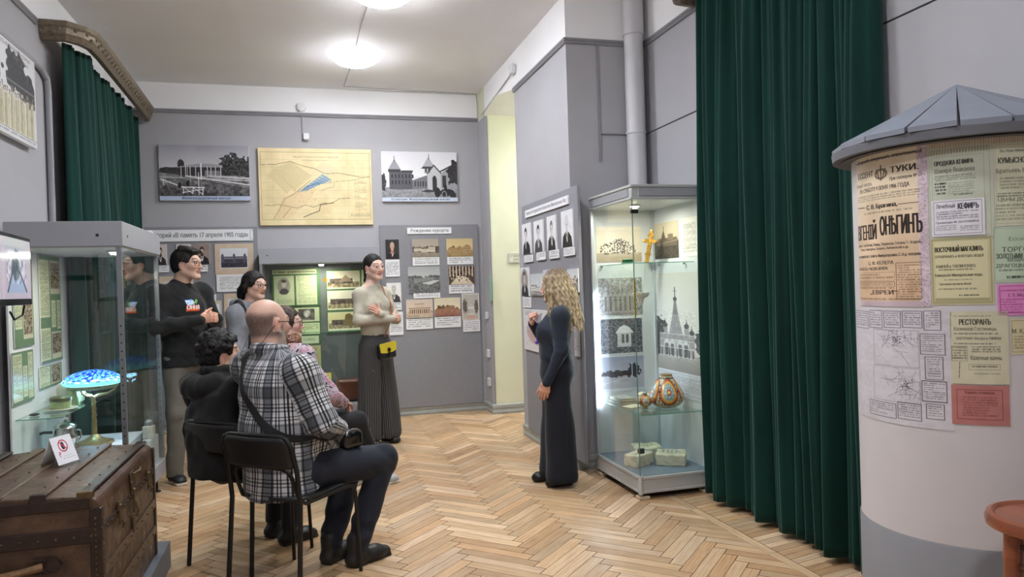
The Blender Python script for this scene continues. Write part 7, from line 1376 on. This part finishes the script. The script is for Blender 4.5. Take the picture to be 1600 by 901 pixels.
# ---------- 3: woman in beige jumper and striped wide trousers ---------------------------------------
def woman6():
    P = Loc((.585, 6.86), -52); z0 = 0
    J = dict(pel=P(0, 0, .96), wai=P(0, .01, 1.10), che=P(0, .0, 1.28), nek=P(0, -.02, 1.475), hed=P(.0, .02, 1.625), shoR=P(.152, -.02, 1.38), shoL=P(-.152, -.02, 1.38), elbR=P(.225, .04, 1.145), elbL=P(-.225, .05, 1.135), wriR=P(-.04, .205, 1.150), wriL=P(.07, .165, 1.195),
             hipR=P(.085, 0, .92), hipL=P(-.085, 0, .92), kneR=P(.09, .02, .50), kneL=P(-.09, .02, .50), ankR=P(.09, -.01, .09), ankL=P(-.10, .02, .09), toeR=P(.12, .12, .02), toeL=P(-.12, .15, .02), sc=P.M[:, 0], sp=P.M[:, 0])
    Mh = hframe(-60, -3, 3); sk = (212, 178, 164)
    hands = [dict(w=J['wriR'], f=P.d(-1, -.05, .1), n=P.d(0, 1, .1), t=P.d(0, .1, 1), s=.9, curl=(.5, .6, .3)), dict(w=J['wriL'], f=P.d(.9, .12, .62), n=P.d(-.1, 1, .1), t=P.d(-.6, .1, .8), s=.86, curl=(.3, .4, .3), spread=.15)]
    o = body('person', J, Mh, 1.0, 'standing woman with dark tied hair, beige jumper and striped wide trousers, arms crossed', sk, dict(brow=(46, 34, 30), lips=(190, 112, 108), blush=7), .052, True, hands)
    sd = Sdf(); top(sd, J, P(0, 0, 1.005), (.145, .112), (.135, .105), (.155, .118), (.115, .08), (.055, .046, .033), neck=.066); sd.ell(P(.065, .095, 1.27), V3(.065, .055, .065), k=.04); sd.ell(P(-.065, .095, 1.27), V3(.065, .055, .065), k=.04)
    sd.disp += [folds(.003, 22, 1), folds(.004, 60, 2, (.6, .6, 1.3), env=near(J['elbR'], .12)), folds(.004, 60, 3, (.6, .6, 1.3), env=near(J['elbL'], .12)), folds(.005, 50, 4, (1.3, 1.3, .2), env=near(P(0, 0, 1.01), .14))]
    cloth('jumper', sd, [J[k] for k in ('pel', 'shoR', 'shoL', 'elbR', 'elbL', 'wriR', 'wriL')], fab('beige knit', (178, 172, 156)), o, .006, .15, label='thin beige jumper')
    t = NT('black pinstripe crepe'); at = t.new('ShaderNodeAttribute', attribute_name='cloth'); sx = t.new('ShaderNodeSeparateXYZ'); t.link(at.outputs['Vector'], sx.inputs[0]); mu = t.new('ShaderNodeMath', operation='MULTIPLY'); mu.inputs[1].default_value = 1/.017; t.link(sx.outputs[0], mu.inputs[0]); fr = t.new('ShaderNodeMath', operation='FRACT'); t.link(mu.outputs[0], fr.inputs[0]); c = t.ramp(fr.outputs[0], [(0, srgb(28, 28, 31)), (.66, srgb(28, 28, 31)), (.72, srgb(112, 110, 112)), (.9, srgb(112, 110, 112)), (.96, srgb(28, 28, 31))]); t.link(c, t.b.inputs['Base Color']); t.b.inputs['Roughness'].default_value = .85
    tr = Sdf(); tr.cap(P(0, 0, 1.03), P(0, 0, .90), .128, .15, .04, side=P.M[:, 0], flat=.8)
    tr.cap(P(.075, .0, .90), P(.105, .0, .10), .098, .128, .04, side=P.M[:, 0], flat=.9); tr.cap(P(-.075, .0, .90), P(-.105, .03, .10), .098, .128, .04, side=P.M[:, 0], flat=.9); tr.cut(V3(0, 0, .055), V3(0, 0, -1)); ct = P.o
    def pleat(Q): q = Q-ct.astype(np.float32); a = np.arctan2(q[..., 1], q[..., 0]); return .0055*np.sin(a*13+q[..., 2]*2)*np.clip((1.0-q[..., 2])*1.6, 0, 1)
    tr.disp += [pleat, folds(.004, 9, 3, (1, 1, .3))]; cloth('trousers', tr, [P(0, 0, 1.05), J['ankR'], J['ankL']], t.m, o, .006, .2, uv=True, label='wide black trousers with thin pale stripes')
    for q in 'RL': shoe('shoe', J['ank'+q], J['toe'+q]-J['ank'+q], .20, (20, 20, 22), None, o, hgt=.05)
    h = Sdf(); L = hair_cap(h, J['hed'], Mh, 1.0, .005, -.06, .074, .004); h.chain([L(.0, -.09, -.02), L(.0, -.11, -.06), L(.02, -.10, -.12), L(.03, -.09, -.17)], [.035, .03, .022, .012], .02); h.disp.append(folds(.0014, 160, 4, (1, 1, .4))); grow_hair('hair', h, J['hed'], Mh, o, hair_col((20, 17, 18), (40, 34, 34)), .0042)
    m = MB(); m.T = None; c = J['hed']+Mh@np.array([.083, -.004, -.045]); m.ball(c, .007, 8); m.build('earring', mat('pearl', (226, 222, 214), .2), o, smooth=True)
    m = MB(); n0 = J['nek']+V3(0, 0, -.012); m.tube([n0+P.M@np.array([.066*math.cos(a), .06*math.sin(a)+.01, -.035*max(0, math.sin(a))]) for a in np.linspace(0, 2*pi, 25)], .003, 6, cap=False); m.build('necklace', mat('dark cord', (70, 40, 36), .5), o)
    TAN = mat('tan leather', (150, 92, 62), .5); tot = Sdf(); tot.p = sd.p[:]; tot.disp = []
    ribbon('bag_strap', tot, [P(-.10, .02, 1.47), P(-.085, .09, 1.38), P(-.06, .17, 1.26), P(-.045, .21, 1.15)], .014, .002, TAN, o, 40, .004); ribbon('bag_strap', tot, [P(-.045, .19, 1.08), P(-.03, .14, 1.03), P(-.01, .15, .96), P(.0, .165, .92)], .014, .002, TAN, o, 24, .012)
    e = empty('shoulder_bag', P(.03, .18, .78), 0, 'small yellow and black shoulder bag hanging at the hip of the woman in beige', 'bag')
    Mb = hframe(-58, 0, 7); bc = P(.035, .185, .865); YEL = mat('yellow leather', (206, 186, 44), .5, var=.08, bump=.2); BL = mat('black leather', (28, 27, 29), .35, bump=.2)
    g = Sdf(); g.box(bc, (.095, .03, .072), Mb, rd=.022); g.disp.append(folds(.002, 30, 2)); ob = grow('bag_body', g, .005, BL, e, (bc-.14, bc+.14))
    def bq(x, y, z): return bc+Mb@np.array([x, y, z])
    m = MB(); ring = lambda y0: [tuple(bq(x, y, z)) for x, y, z in [(-.088, y0-.002, .0), (-.094, y0, .06), (-.086, y0-.008, .078), (.086, y0-.008, .078), (.094, y0, .06), (.088, y0-.002, .0), (.04, y0+.002, -.012), (-.04, y0+.002, -.012)]]; m.loft([ring(.032), ring(.037)]); m.build('bag_flap', YEL, e, True)
    m = MB(); m.T = Matrix(np.column_stack([Mb, bq(0, .040, -.008)]).tolist()+[[0, 0, 0, 1]]); m.lathe([(.001, .004), (.018, .004), (.02, .0), (.001, 0)], (0, 0, .022), 20, axis='y'); m.box((-.008, -.002, -.045), (.008, .004, .02), .002); m.build('buckle', mat('dark bronze', (60, 54, 48), .3, .7), e, smooth=True); return o
woman6()
# ---------- 4: guide with long blonde hair -----------------------------------------------------------
def guide():
    P = Loc((1.69, 4.955), 163)
    J = dict(pel=P(0, 0, .84), wai=P(0, .01, .95), che=P(0, .01, 1.09), nek=P(0, -.03, 1.265), hed=P(0, .0, 1.40), shoR=P(.15, -.03, 1.20), shoL=P(-.15, -.03, 1.20), elbR=P(.17, .06, .985), elbL=P(-.185, -.03, .965), wriR=P(.04, .165, 1.14), wriL=P(-.165, .075, .745),
             hipR=P(.08, 0, .80), hipL=P(-.08, 0, .80), kneR=P(.08, .05, .44), kneL=P(-.08, .02, .44), ankR=P(.07, .075, .085), ankL=P(-.08, -.02, .085), toeR=P(.08, .22, .02), toeL=P(-.07, .14, .02), sc=P.M[:, 0], sp=P.M[:, 0])
    Mh = hframe(150, -6); sk = (210, 172, 154)
    hands = [dict(w=J['wriR'], f=P.d(-.45, .15, .85), n=P.d(.1, 1, -.15), t=P.d(-.85, .1, -.4), s=.9, curl=(1.3, 1.5, .8)), dict(w=J['wriL'], f=P.d(.1, .28, -1), n=P.d(-1, .05, 0), t=P.d(.1, 1, .3), s=.9, curl=(.35, .4, .3), thumb=(.3, .85, -.25))]
    o = body('person', J, Mh, .92, 'woman guide with long blonde hair in dark navy, seen from behind, one hand raised', sk, dict(brow=(120, 96, 76)), .048, True, hands)
    NV = fab('navy jersey', (33, 42, 56)); sd = Sdf(); top(sd, J, P(0, 0, .875), (.135, .112), (.118, .10), (.140, .112), (.10, .08), (.060, .047, .032), neck=.056); sd.ell(P(.055, .085, 1.085), V3(.05, .042, .055), k=.04); sd.ell(P(-.055, .085, 1.085), V3(.05, .042, .055), k=.04)
    sd.disp += [folds(.003, 24, 1), folds(.004, 60, 2, (.5, .5, 1.4), env=near(J['elbL'], .12)), folds(.004, 55, 3, (.5, .5, 1.4), env=near(P(0, 0, .93), .14))]
    cloth('jumper', sd, [J[k] for k in ('pel', 'shoR', 'shoL', 'elbR', 'elbL', 'wriR', 'wriL')], NV, o, .006, .14)
    tr = Sdf(); tr.cap(P(0, 0, .92), P(0, -.005, .80), .118, .138, .04, side=P.M[:, 0], flat=.92)
    tr.cap(P(.065, .01, .78), P(.075, .035, .10), .088, .100, .04, side=P.M[:, 0], flat=1.0, flatb=1.05); tr.cap(P(-.065, -.0, .78), P(-.075, -.01, .08), .088, .104, .04, side=P.M[:, 0], flat=1.0, flatb=1.1); tr.cut(V3(0, 0, .035), V3(0, 0, -1)); tr.disp += [folds(.007, 10, 3, (1, 1, .15)), folds(.0035, 26, 5, (1, 1, .2))]
    cloth('trousers', tr, [P(0, 0, .95), J['ankR'], J['ankL']], fab('dark navy crepe', (19, 22, 34)), o, .007, .18)
    for q in 'RL': shoe('shoe', J['ank'+q], J['toe'+q]-J['ank'+q], .19, (18, 18, 20), None, o, hgt=.05)
    h = Sdf(); L = hair_cap(h, J['hed'], Mh, .92, .012, -.10, .070, .014); r = random.Random(4)
    for k in range(58):
        a = r.uniform(-2.55, 2.55)    # 0 = back of the head
        x0, y0 = .074*math.sin(a), -.02-.085*math.cos(a)
        if y0 > .052: continue
        ln = r.uniform(.24, .36)*(1-.25*max(0, y0)/.06); ph = r.uniform(0, 6); am = r.uniform(.006, .013); pts = [L(x0*.55, y0*.6-.01, .118), L(x0*1.08, y0*1.02, .06), L(x0*1.22, y0*1.1-.004, 0)]
        for j in range(1, 8):
            t = j/7; z = -ln*t; pts.append(L(x0*(1.26+.25*t)+am*math.sin(ph+t*5.5)+.012*math.sin(3*a)*t, y0*(1.12+.05*t)-.012-.045*t*(y0 < .01)+am*math.cos(ph+t*5.5), z))
        h.chain(pts, [.012, .017, .017]+[.0165-.0012*j for j in range(7)], .010)
    h.disp += [folds(.0016, 190, 4, (1, 1, .2)), folds(.0025, 60, 8, (1, 1, .35))]
    g1 = hair_col((136, 116, 92), (204, 186, 152), 2, (240, 240, 12), .9)
    def colr(V): C = g1(V); t = np.clip((V[:, 2]-J['hed'][2]-.03)/.10, 0, 1)[:, None]*.75; return C*(1-t)+np.array([92, 76, 62])*t
    hb = grow_hair('hair', h, J['hed'], Mh, o, colr, .0036, (.26, .50)); hb['label'] = 'long wavy blonde hair with darker roots'
    m = MB(); m.tube([P(.03, .125, 1.15), P(.0, .135, 1.08), P(-.01, .135, 1.02)], .003, 6); m.ball(P(-.01, .135, 1.01), .014, 10); m.build('lanyard', mat('violet lanyard', (96, 70, 190), .5), o, smooth=True); return o
guide()
def plaidmat():
    t = NT('checked flannel'); at = t.new('ShaderNodeAttribute', attribute_name='cloth'); sx = t.new('ShaderNodeSeparateXYZ'); t.link(at.outputs['Vector'], sx.inputs[0]); outs = []
    W, G, D, B = (1, 1, 1), (.40, .42, .45), (.12, .12, .13), (.05, .05, .055)
    for ax, off in ((0, .0), (1, .03)):
        ad = t.new('ShaderNodeMath', operation='MULTIPLY_ADD'); ad.inputs[1].default_value = 1/.175; ad.inputs[2].default_value = off/.175; t.link(sx.outputs[ax], ad.inputs[0]); fr = t.new('ShaderNodeMath', operation='FRACT'); t.link(ad.outputs[0], fr.inputs[0])
        r = t.new('ShaderNodeValToRGB'); r.color_ramp.interpolation = 'CONSTANT'; e = r.color_ramp.elements; st = [(0, W), (.05, D), (.09, W), (.14, B), (.19, W), (.24, D), (.275, W), (.40, G), (.43, B), (.46, G), (.68, B), (.72, G), (.75, W), (.82, D), (.855, W), (.9, D), (.93, W)]
        while len(e) < len(st): e.new(.5)
        for i, (p, c) in enumerate(st): e[i].position = p; e[i].color = (*c, 1)
        t.link(fr.outputs[0], r.inputs[0]); outs.append(r.outputs[0])
    mx = t.new('ShaderNodeMix', data_type='RGBA', blend_type='MIX'); mx.inputs[0].default_value = .5; t.link(outs[0], mx.inputs[6]); t.link(outs[1], mx.inputs[7])
    m2 = t.new('ShaderNodeMix', data_type='RGBA', blend_type='MULTIPLY'); m2.inputs[0].default_value = 1; t.link(mx.outputs[2], m2.inputs[6]); m3 = t.new('ShaderNodeMix', data_type='RGBA', blend_type='MULTIPLY'); m3.inputs[0].default_value = .5; t.link(outs[0], m3.inputs[6]); t.link(outs[1], m3.inputs[7]); t.link(m3.outputs[2], m2.inputs[7])
    hs = t.new('ShaderNodeMix', data_type='RGBA', blend_type='MULTIPLY'); hs.inputs[0].default_value = 1; t.link(m2.outputs[2], hs.inputs[6]); hs.inputs[7].default_value = (*srgb(200, 200, 202), 1); t.link(hs.outputs[2], t.b.inputs['Base Color']); t.b.inputs['Roughness'].default_value = .95; t.b.inputs['Sheen Weight'].default_value = .15; t.bump(t.noise(300, 3), .3, .003); return t.m
# ---------- 5: seated man in the checked shirt -------------------------------------------------------
def man5():
    P = Loc((-.10, 3.835), 40)
    J = dict(pel=P(0, -.04, .57), wai=P(-.035, -.035, .75), che=P(-.065, -.03, .95), nek=P(-.10, -.035, 1.13), hed=P(-.122, -.02, 1.262), shoR=P(.13, -.035, 1.03), shoL=P(-.285, -.035, 1.045), elbR=P(.225, .005, .79), elbL=P(-.30, .13, .80), wriR=P(.12, .205, .715), wriL=P(-.12, .31, .72),
             hipR=P(.105, .02, .545), hipL=P(-.105, .02, .545), kneR=P(.165, .46, .505), kneL=P(-.06, .44, .505), ankR=P(.155, .275, .10), ankL=P(.0, .235, .10), toeR=P(.17, .49, .02), toeL=P(-.03, .44, .02), sc=P.M@np.array([.99, .0, -.04]), sp=P.M[:, 0])
    Mh = hframe(40, -6, -4); sk = (200, 162, 144)
    hands = [dict(w=J['wriR'], f=P.d(-.7, .6, -.3), n=P.d(.4, .5, .8), t=P.d(-.5, -.5, .4), s=1.05, curl=(.6, .7, .4)), dict(w=J['wriL'], f=P.d(.7, .5, -.2), n=P.d(-.4, .5, .8), t=P.d(.5, -.5, .4), s=1.05, curl=(.6, .7, .4))]
    o = body('person', J, Mh, 1.06, 'seated bald bearded man in a checked flannel shirt and dark jeans, seen from behind', sk, dict(brow=(90, 80, 74), beard=(150, 142, 134), fringe=(84, 72, 68), blush=14), .068, hands=hands, full=.006, hg=.0028)
    sd = Sdf(); SB = (.198, .152); top(sd, J, P(0, -.06, .455), (.215, .165), (.215, .17), (.212, .15), (.165, .11), (.080, .072, .046), neck=.074, k=.05, hemn=P.d(0, .15, -1), ext=.08, ncl=.1); sd.ell(P(-.0, .11, .66), V3(.16, .15, .15), k=.06)
    nb = J['nek']; ring = [nb+P.M@np.array([.080*math.sin(a)-.004, -.078*math.cos(a)+.008, .030-.012*(1-math.cos(a))]) for a in np.linspace(-2.4, 2.4, 13)]
    ai = 7; UU = [0, 1, 2, ai, ai+1, ai+2, ai+3]; UL = float(np.linalg.norm(J['shoR']-J['elbR']))
    for i in range(12): sd.cap(ring[i], ring[i+1], .017, None, .008)
    for i in range(12): sd.cap(ring[i]-V3(0, 0, .024), ring[i+1]-V3(0, 0, .024), .020, None, .010)
    sd.disp += [folds(.005, 13, 1), folds(.010, 30, 2, (.6, .6, 1.3), env=near(J['elbR'], .16)), folds(.006, 30, 6, (1, 1, .5), env=near(P(.05, -.15, .72), .22)), folds(.007, 34, 4, (1.2, 1.2, .3), env=near(P(.15, -.05, .55), .2))]
    L0 = float(np.linalg.norm(J['wai']-(P(0, -.06, .455)+unit(P(0, -.06, .455)-J['wai'])*.08))); L1 = float(np.linalg.norm(J['che']-J['wai'])); 
    cloth('flannel_shirt', sd, [J[k] for k in ('pel', 'shoR', 'shoL', 'elbR', 'elbL', 'wriR', 'wriL')], plaidmat(), o, .0055, .17, uv={1: np.array([0, L0]), 2: np.array([0, L0+L1]), 0: np.array([0, 0]), 'use': UU, 'torso': ([0, 1, 2], P(-.03, -.03, 0), P.M, .19), 'arms': [(7, 8, J['shoR'], J['elbR'], J['wriR']), (9, 10, J['shoL'], J['elbL'], J['wriL'])]}, label='black, grey and white checked flannel shirt')
    JE = fab('dark blue jeans', (27, 31, 43)); tr = Sdf(); tr.cap(P(0, -.05, .60), P(0, -.02, .545), .16, .175, .05, side=P.M[:, 0], flat=.8)
    for q in 'RL': tr.cap(J['hip'+q], J['kne'+q], .102, .080, .05); tr.cap(J['kne'+q], J['ank'+q]+V3(0, 0, .0), .078, .058, .03)
    tr.cut(V3(0, 0, .07), V3(0, 0, -1)); tr.disp += [folds(.005, 17, 4), folds(.008, 36, 5, (1.2, .6, .9), env=near(J['kneR'], .15)), folds(.008, 30, 9, (.4, .4, 1.4), env=near(J['ankR']+V3(0, 0, .08), .16)), folds(.008, 30, 7, (.4, .4, 1.4), env=near(J['ankL']+V3(0, 0, .08), .16))]
    cloth('jeans', tr, [J['pel'], J['kneR'], J['kneL'], J['ankR'], J['ankL']], JE, o, .0065, .16)
    shoe('boot', J['ankR'], J['toeR']-J['ankR'], .265, (36, 35, 34), (22, 22, 22), o, .0045, .13, .050); shoe('boot', J['ankL'], J['toeL']-J['ankL'], .265, (36, 35, 34), (22, 22, 22), o, .0045, .13, .050)
    ribbon('bag_strap', sd, [P(-.20, .12, 1.0), P(-.215, .04, 1.14), P(-.20, -.10, 1.08), P(-.12, -.19, .95), P(.02, -.21, .83), P(.15, -.17, .745), P(.24, -.03, .70), P(.26, .10, .66)], .036, .0025, mat('black webbing strap', (20, 20, 22), .8), o, 90, .004, 'black shoulder strap')
    g = Sdf(); bc = P(.155, .25, .655); g.box(bc, (.035, .065, .05), P.M, rd=.03, k=.01); g.disp.append(folds(.003, 40, 3)); bg = grow('shoulder_bag', g, .006, mat('glossy black leather', (16, 16, 18), .22, spec=.7), None, (bc-.16, bc+.16)); bg.data.transform(Matrix.Translation(-Vector(bc))); bg.location = bc; tag(bg, 'small shiny black bag held in the lap of the man in the checked shirt', 'bag')
    G = lambda x, y, z: J['hed']+Mh@np.array([x, y, z])*1.06
    glasses(J['hed'], Mh, 1.06, o, FRAME, .024, th=.0020)
    m = MB(); m.tube([G(.079, -.02, -.006), G(.083, -.045, -.03), G(.078, -.07, -.065), G(.066, -.09, -.10), G(.05, -.12, -.145), G(.0, -.15, -.165), G(-.05, -.12, -.15), G(-.08, -.04, -.03), G(-.081, -.02, -.006)], .0016, 6); m.build('glasses_cord', BLK, o, smooth=True); return o
man5()
# ---------- 6: seated visitor in the black hoodie ----------------------------------------------------
def seated3():
    P = Loc((-.44, 4.24), 45)
    J = dict(pel=P(0, -.04, .55), wai=P(-.01, -.05, .70), che=P(-.01, -.02, .84), nek=P(-.055, .005, .985), hed=P(-.078, .042, 1.092), shoR=P(.13, -.01, .915), shoL=P(-.215, -.0, .915), elbR=P(.15, .10, .74), elbL=P(-.26, .05, .74), wriR=P(.08, .28, .62), wriL=P(-.13, .28, .62),
             hipR=P(.09, .02, .53), hipL=P(-.09, .02, .53), kneR=P(.10, .41, .49), kneL=P(-.10, .41, .49), ankR=P(.125, .30, .09), ankL=P(-.06, .36, .09), toeR=P(.15, .45, .02), toeL=P(-.08, .52, .02), sc=P.M[:, 0], sp=P.M[:, 0])
    Mh = hframe(14, 4, 4); sk = (208, 166, 144)
    hands = [dict(w=J['wriR'], f=P.d(-.7, .6, -.1), n=P.d(0, .3, 1), t=P.d(-.5, -.5, .2), s=.92, curl=(.5, .6, .3)), dict(w=J['wriL'], f=P.d(.7, .5, -.1), n=P.d(0, .3, 1), t=P.d(.5, -.5, .2), s=.92, curl=(.5, .6, .3))]
    o = body('person', J, Mh, .96, 'seated visitor with curly black hair in a black hoodie, seen from behind', sk, dict(brow=(30, 24, 22)), .055, hands=hands, hg=.003)
    sd = Sdf(); top(sd, J, P(0, -.04, .46), (.195, .15), (.19, .145), (.18, .13), (.115, .085), (.078, .070, .048), neck=.07, k=.05, ext=.06, ncl=.1)
    hd = J['nek']; sd.chain([hd+P.M@np.array([.105*math.sin(a)-.02, -.085-.065*math.cos(a)+.03, -.02-.035*math.cos(a)]) for a in np.linspace(-2.2, 2.2, 11)], [.03, .046, .056, .062, .066, .068, .066, .062, .056, .046, .03], .008); sd.chain([hd+P.M@np.array([.085*math.sin(a), -.02-.05*math.cos(a), .03]) for a in np.linspace(-2.4, 2.4, 11)], [.018]+[.024]*9+[.018], .012)
    sd.disp += [folds(.006, 15, 1), folds(.008, 32, 2, (1, 1, .7), env=near(hd-V3(0, 0, .05), .18)), folds(.005, 36, 5)]; cloth('hoodie', sd, [J[k] for k in ('pel', 'shoR', 'shoL', 'elbR', 'elbL', 'wriR', 'wriL', 'nek')], fab('black fleece', (14, 14, 15)), o, .0065, .17, label='black hoodie')
    ribbon('reflective_piping', sd, [P(-.20, -.12, .84), P(-.185, -.16, .78), P(-.14, -.19, .72), P(-.10, -.20, .70)], .004, .001, mat('silver piping', (186, 186, 190), .4), o, 24, .002)
    tr = Sdf(); tr.cap(P(0, -.05, .58), P(0, -.02, .53), .14, .15, .05, side=P.M[:, 0], flat=.8)
    for q in 'RL': tr.cap(J['hip'+q], J['kne'+q], .088, .066, .04); tr.cap(J['kne'+q], J['ank'+q], .066, .05, .03)
    tr.cut(V3(0, 0, .085), V3(0, 0, -1)); tr.disp.append(folds(.005, 20, 4)); cloth('trousers', tr, [J['pel'], J['kneR'], J['kneL'], J['ankR'], J['ankL']], fab('black cotton', (26, 26, 29)), o, .008, .14)
    for q in 'RL': shoe('sneaker', J['ank'+q], J['toe'+q]-J['ank'+q], .24, (30, 30, 32), (46, 46, 48), o, .0055, .085, .044)
    h = Sdf(); L = hair_cap(h, J['hed'], Mh, .96, .017, -.085, .074); r = random.Random(6)
    for k in range(110):
        a = r.uniform(0, 6.28); ph = r.uniform(.0, 1.75); x, y, z = .092*math.sin(ph)*math.cos(a), -.02+.112*math.sin(ph)*math.sin(a), .034+.102*math.cos(ph)
        if y > .045 and z < .07: continue
        if z < -.0 and y > -.02: continue
        h.ell(L(x, y, z), V3(.013, .012, .010), k=.016)
    h.disp += [folds(.0035, 110, 3), folds(.002, 260, 5)]; grow_hair('hair', h, J['hed'], Mh, o, hair_col((14, 13, 14), (36, 33, 33)), .0036); m = MB(); m.ball(J['hed']+Mh@np.array([.078, .0, -.045]), .005, 8); m.build('earring', mat('gold stud', (210, 170, 90), .2, 1), o); return o
seated3()
# ---------- 7: seated woman with floral blouse -------------------------------------------------------
def seated4():
    P = Loc((-.10, 5.12), 35)
    J = dict(pel=P(0, -.04, .55), wai=P(0, -.03, .70), che=P(-.02, .0, .90), nek=P(-.05, -.03, 1.085), hed=P(-.065, .005, 1.205), shoR=P(.12, -.01, .995), shoL=P(-.19, -.01, .995), elbR=P(.21, .12, .73), elbL=P(-.2, .12, .73), wriR=P(.085, .33, .645), wriL=P(-.03, .33, .645),
             hipR=P(.09, .02, .53), hipL=P(-.09, .02, .53), kneR=P(.09, .44, .50), kneL=P(-.09, .44, .50), ankR=P(.09, .63, .09), ankL=P(-.08, .46, .09), toeR=P(.11, .79, .02), toeL=P(-.1, .62, .02), sc=P.M[:, 0], sp=P.M[:, 0])
    Mh = hframe(-4, 2); sk = (210, 174, 158)
    hands = [dict(w=J['wriR'], f=P.d(-.5, .8, -.15), n=P.d(.3, .3, .9), t=P.d(-.6, -.3, .5), s=.94, curl=(.3, .4, .2), spread=.8), dict(w=J['wriL'], f=P.d(.5, .8, -.25), n=P.d(-.3, .3, .9), t=P.d(.6, -.3, .5), s=.94, curl=(.5, .6, .4))]
    o = body('person', J, Mh, .93, 'seated woman in glasses, scarf and floral blouse, mostly hidden behind the bald man', sk, dict(brow=(90, 70, 60), blush=14), .052, True, hands)
    t = NT('floral viscose'); vo = t.new('ShaderNodeTexVoronoi'); vo.inputs['Scale'].default_value = 26; tc = t.new('ShaderNodeTexCoord'); t.link(tc.outputs['Object'], vo.inputs[0]); n = t.noise(34, 2); r = t.ramp(n, [(.38, srgb(34, 34, 48)), (.44, srgb(176, 166, 176)), (.54, srgb(184, 172, 180)), (.6, srgb(168, 92, 116)), (.7, srgb(196, 184, 190))]); t.link(r, t.b.inputs['Base Color']); t.b.inputs['Roughness'].default_value = .8; t.n[-1]
    sd = Sdf(); top(sd, J, P(0, 0, .50), (.165, .14), (.155, .13), (.165, .125), (.115, .09), (.070, .058, .040), neck=.06, ext=.06); sd.disp += [folds(.006, 22, 1), folds(.004, 50, 2)]; cloth('blouse', sd, [J[k] for k in ('pel', 'shoR', 'shoL', 'elbR', 'elbL', 'wriR', 'wriL')], t.m, o, .007, .15, label='white blouse with pink and dark floral pattern')
    sc = Sdf(); nb = J['nek']; sc.chain([nb+P.M@np.array([.068*math.sin(a), .01-.062*math.cos(a), .025+.012*math.sin(3*a)]) for a in np.linspace(0, 2*pi, 15)], [.026]*15, .02); sc.chain([nb+P.M@np.array([.02, .08, .01]), nb+P.M@np.array([.03, .10, -.05]), nb+P.M@np.array([.0, .10, -.10])], [.026, .022, .014], .02); sc.disp.append(folds(.006, 60, 2)); t2 = NT('patterned scarf'); r = t2.ramp(t2.noise(45, 2), [(.4, srgb(92, 36, 40)), (.5, srgb(150, 120, 84)), (.58, srgb(70, 30, 34)), (.66, srgb(196, 160, 150))]); t2.link(r, t2.b.inputs['Base Color']); t2.b.inputs['Roughness'].default_value = .9
    cloth('scarf', sc, [nb], t2.m, o, .005, .2, label='dark red and tan patterned scarf')
    tr = Sdf(); tr.cap(P(0, -.05, .58), P(0, -.02, .53), .13, .14, .05, side=P.M[:, 0], flat=.8)
    for q in 'RL': tr.cap(J['hip'+q], J['kne'+q], .085, .064, .03); tr.cap(J['kne'+q], J['ank'+q], .062, .048, .03)
    tr.cut(V3(0, 0, .085), V3(0, 0, -1)); tr.disp.append(folds(.004, 22, 4)); cloth('trousers', tr, [J['pel'], J['kneR'], J['kneL'], J['ankR'], J['ankL']], fab('black knit', (27, 27, 31)), o, .008, .14)
    for q in 'RL': shoe('sneaker', J['ank'+q], J['toe'+q]-J['ank'+q], .22, (176, 178, 180), (232, 232, 228), o, .0055, .07, .042)
    h = Sdf(); L = hair_cap(h, J['hed'], Mh, .93, .013, -.08, .070); h.disp += [folds(.005, 70, 3), folds(.002, 160, 4)]; grow_hair('hair', h, J['hed'], Mh, o, hair_col((44, 34, 30), (96, 80, 68)), .004); glasses(J['hed'], Mh, .93, o, FRAME, .022, th=.002); return o
seated4()
print('OK people')
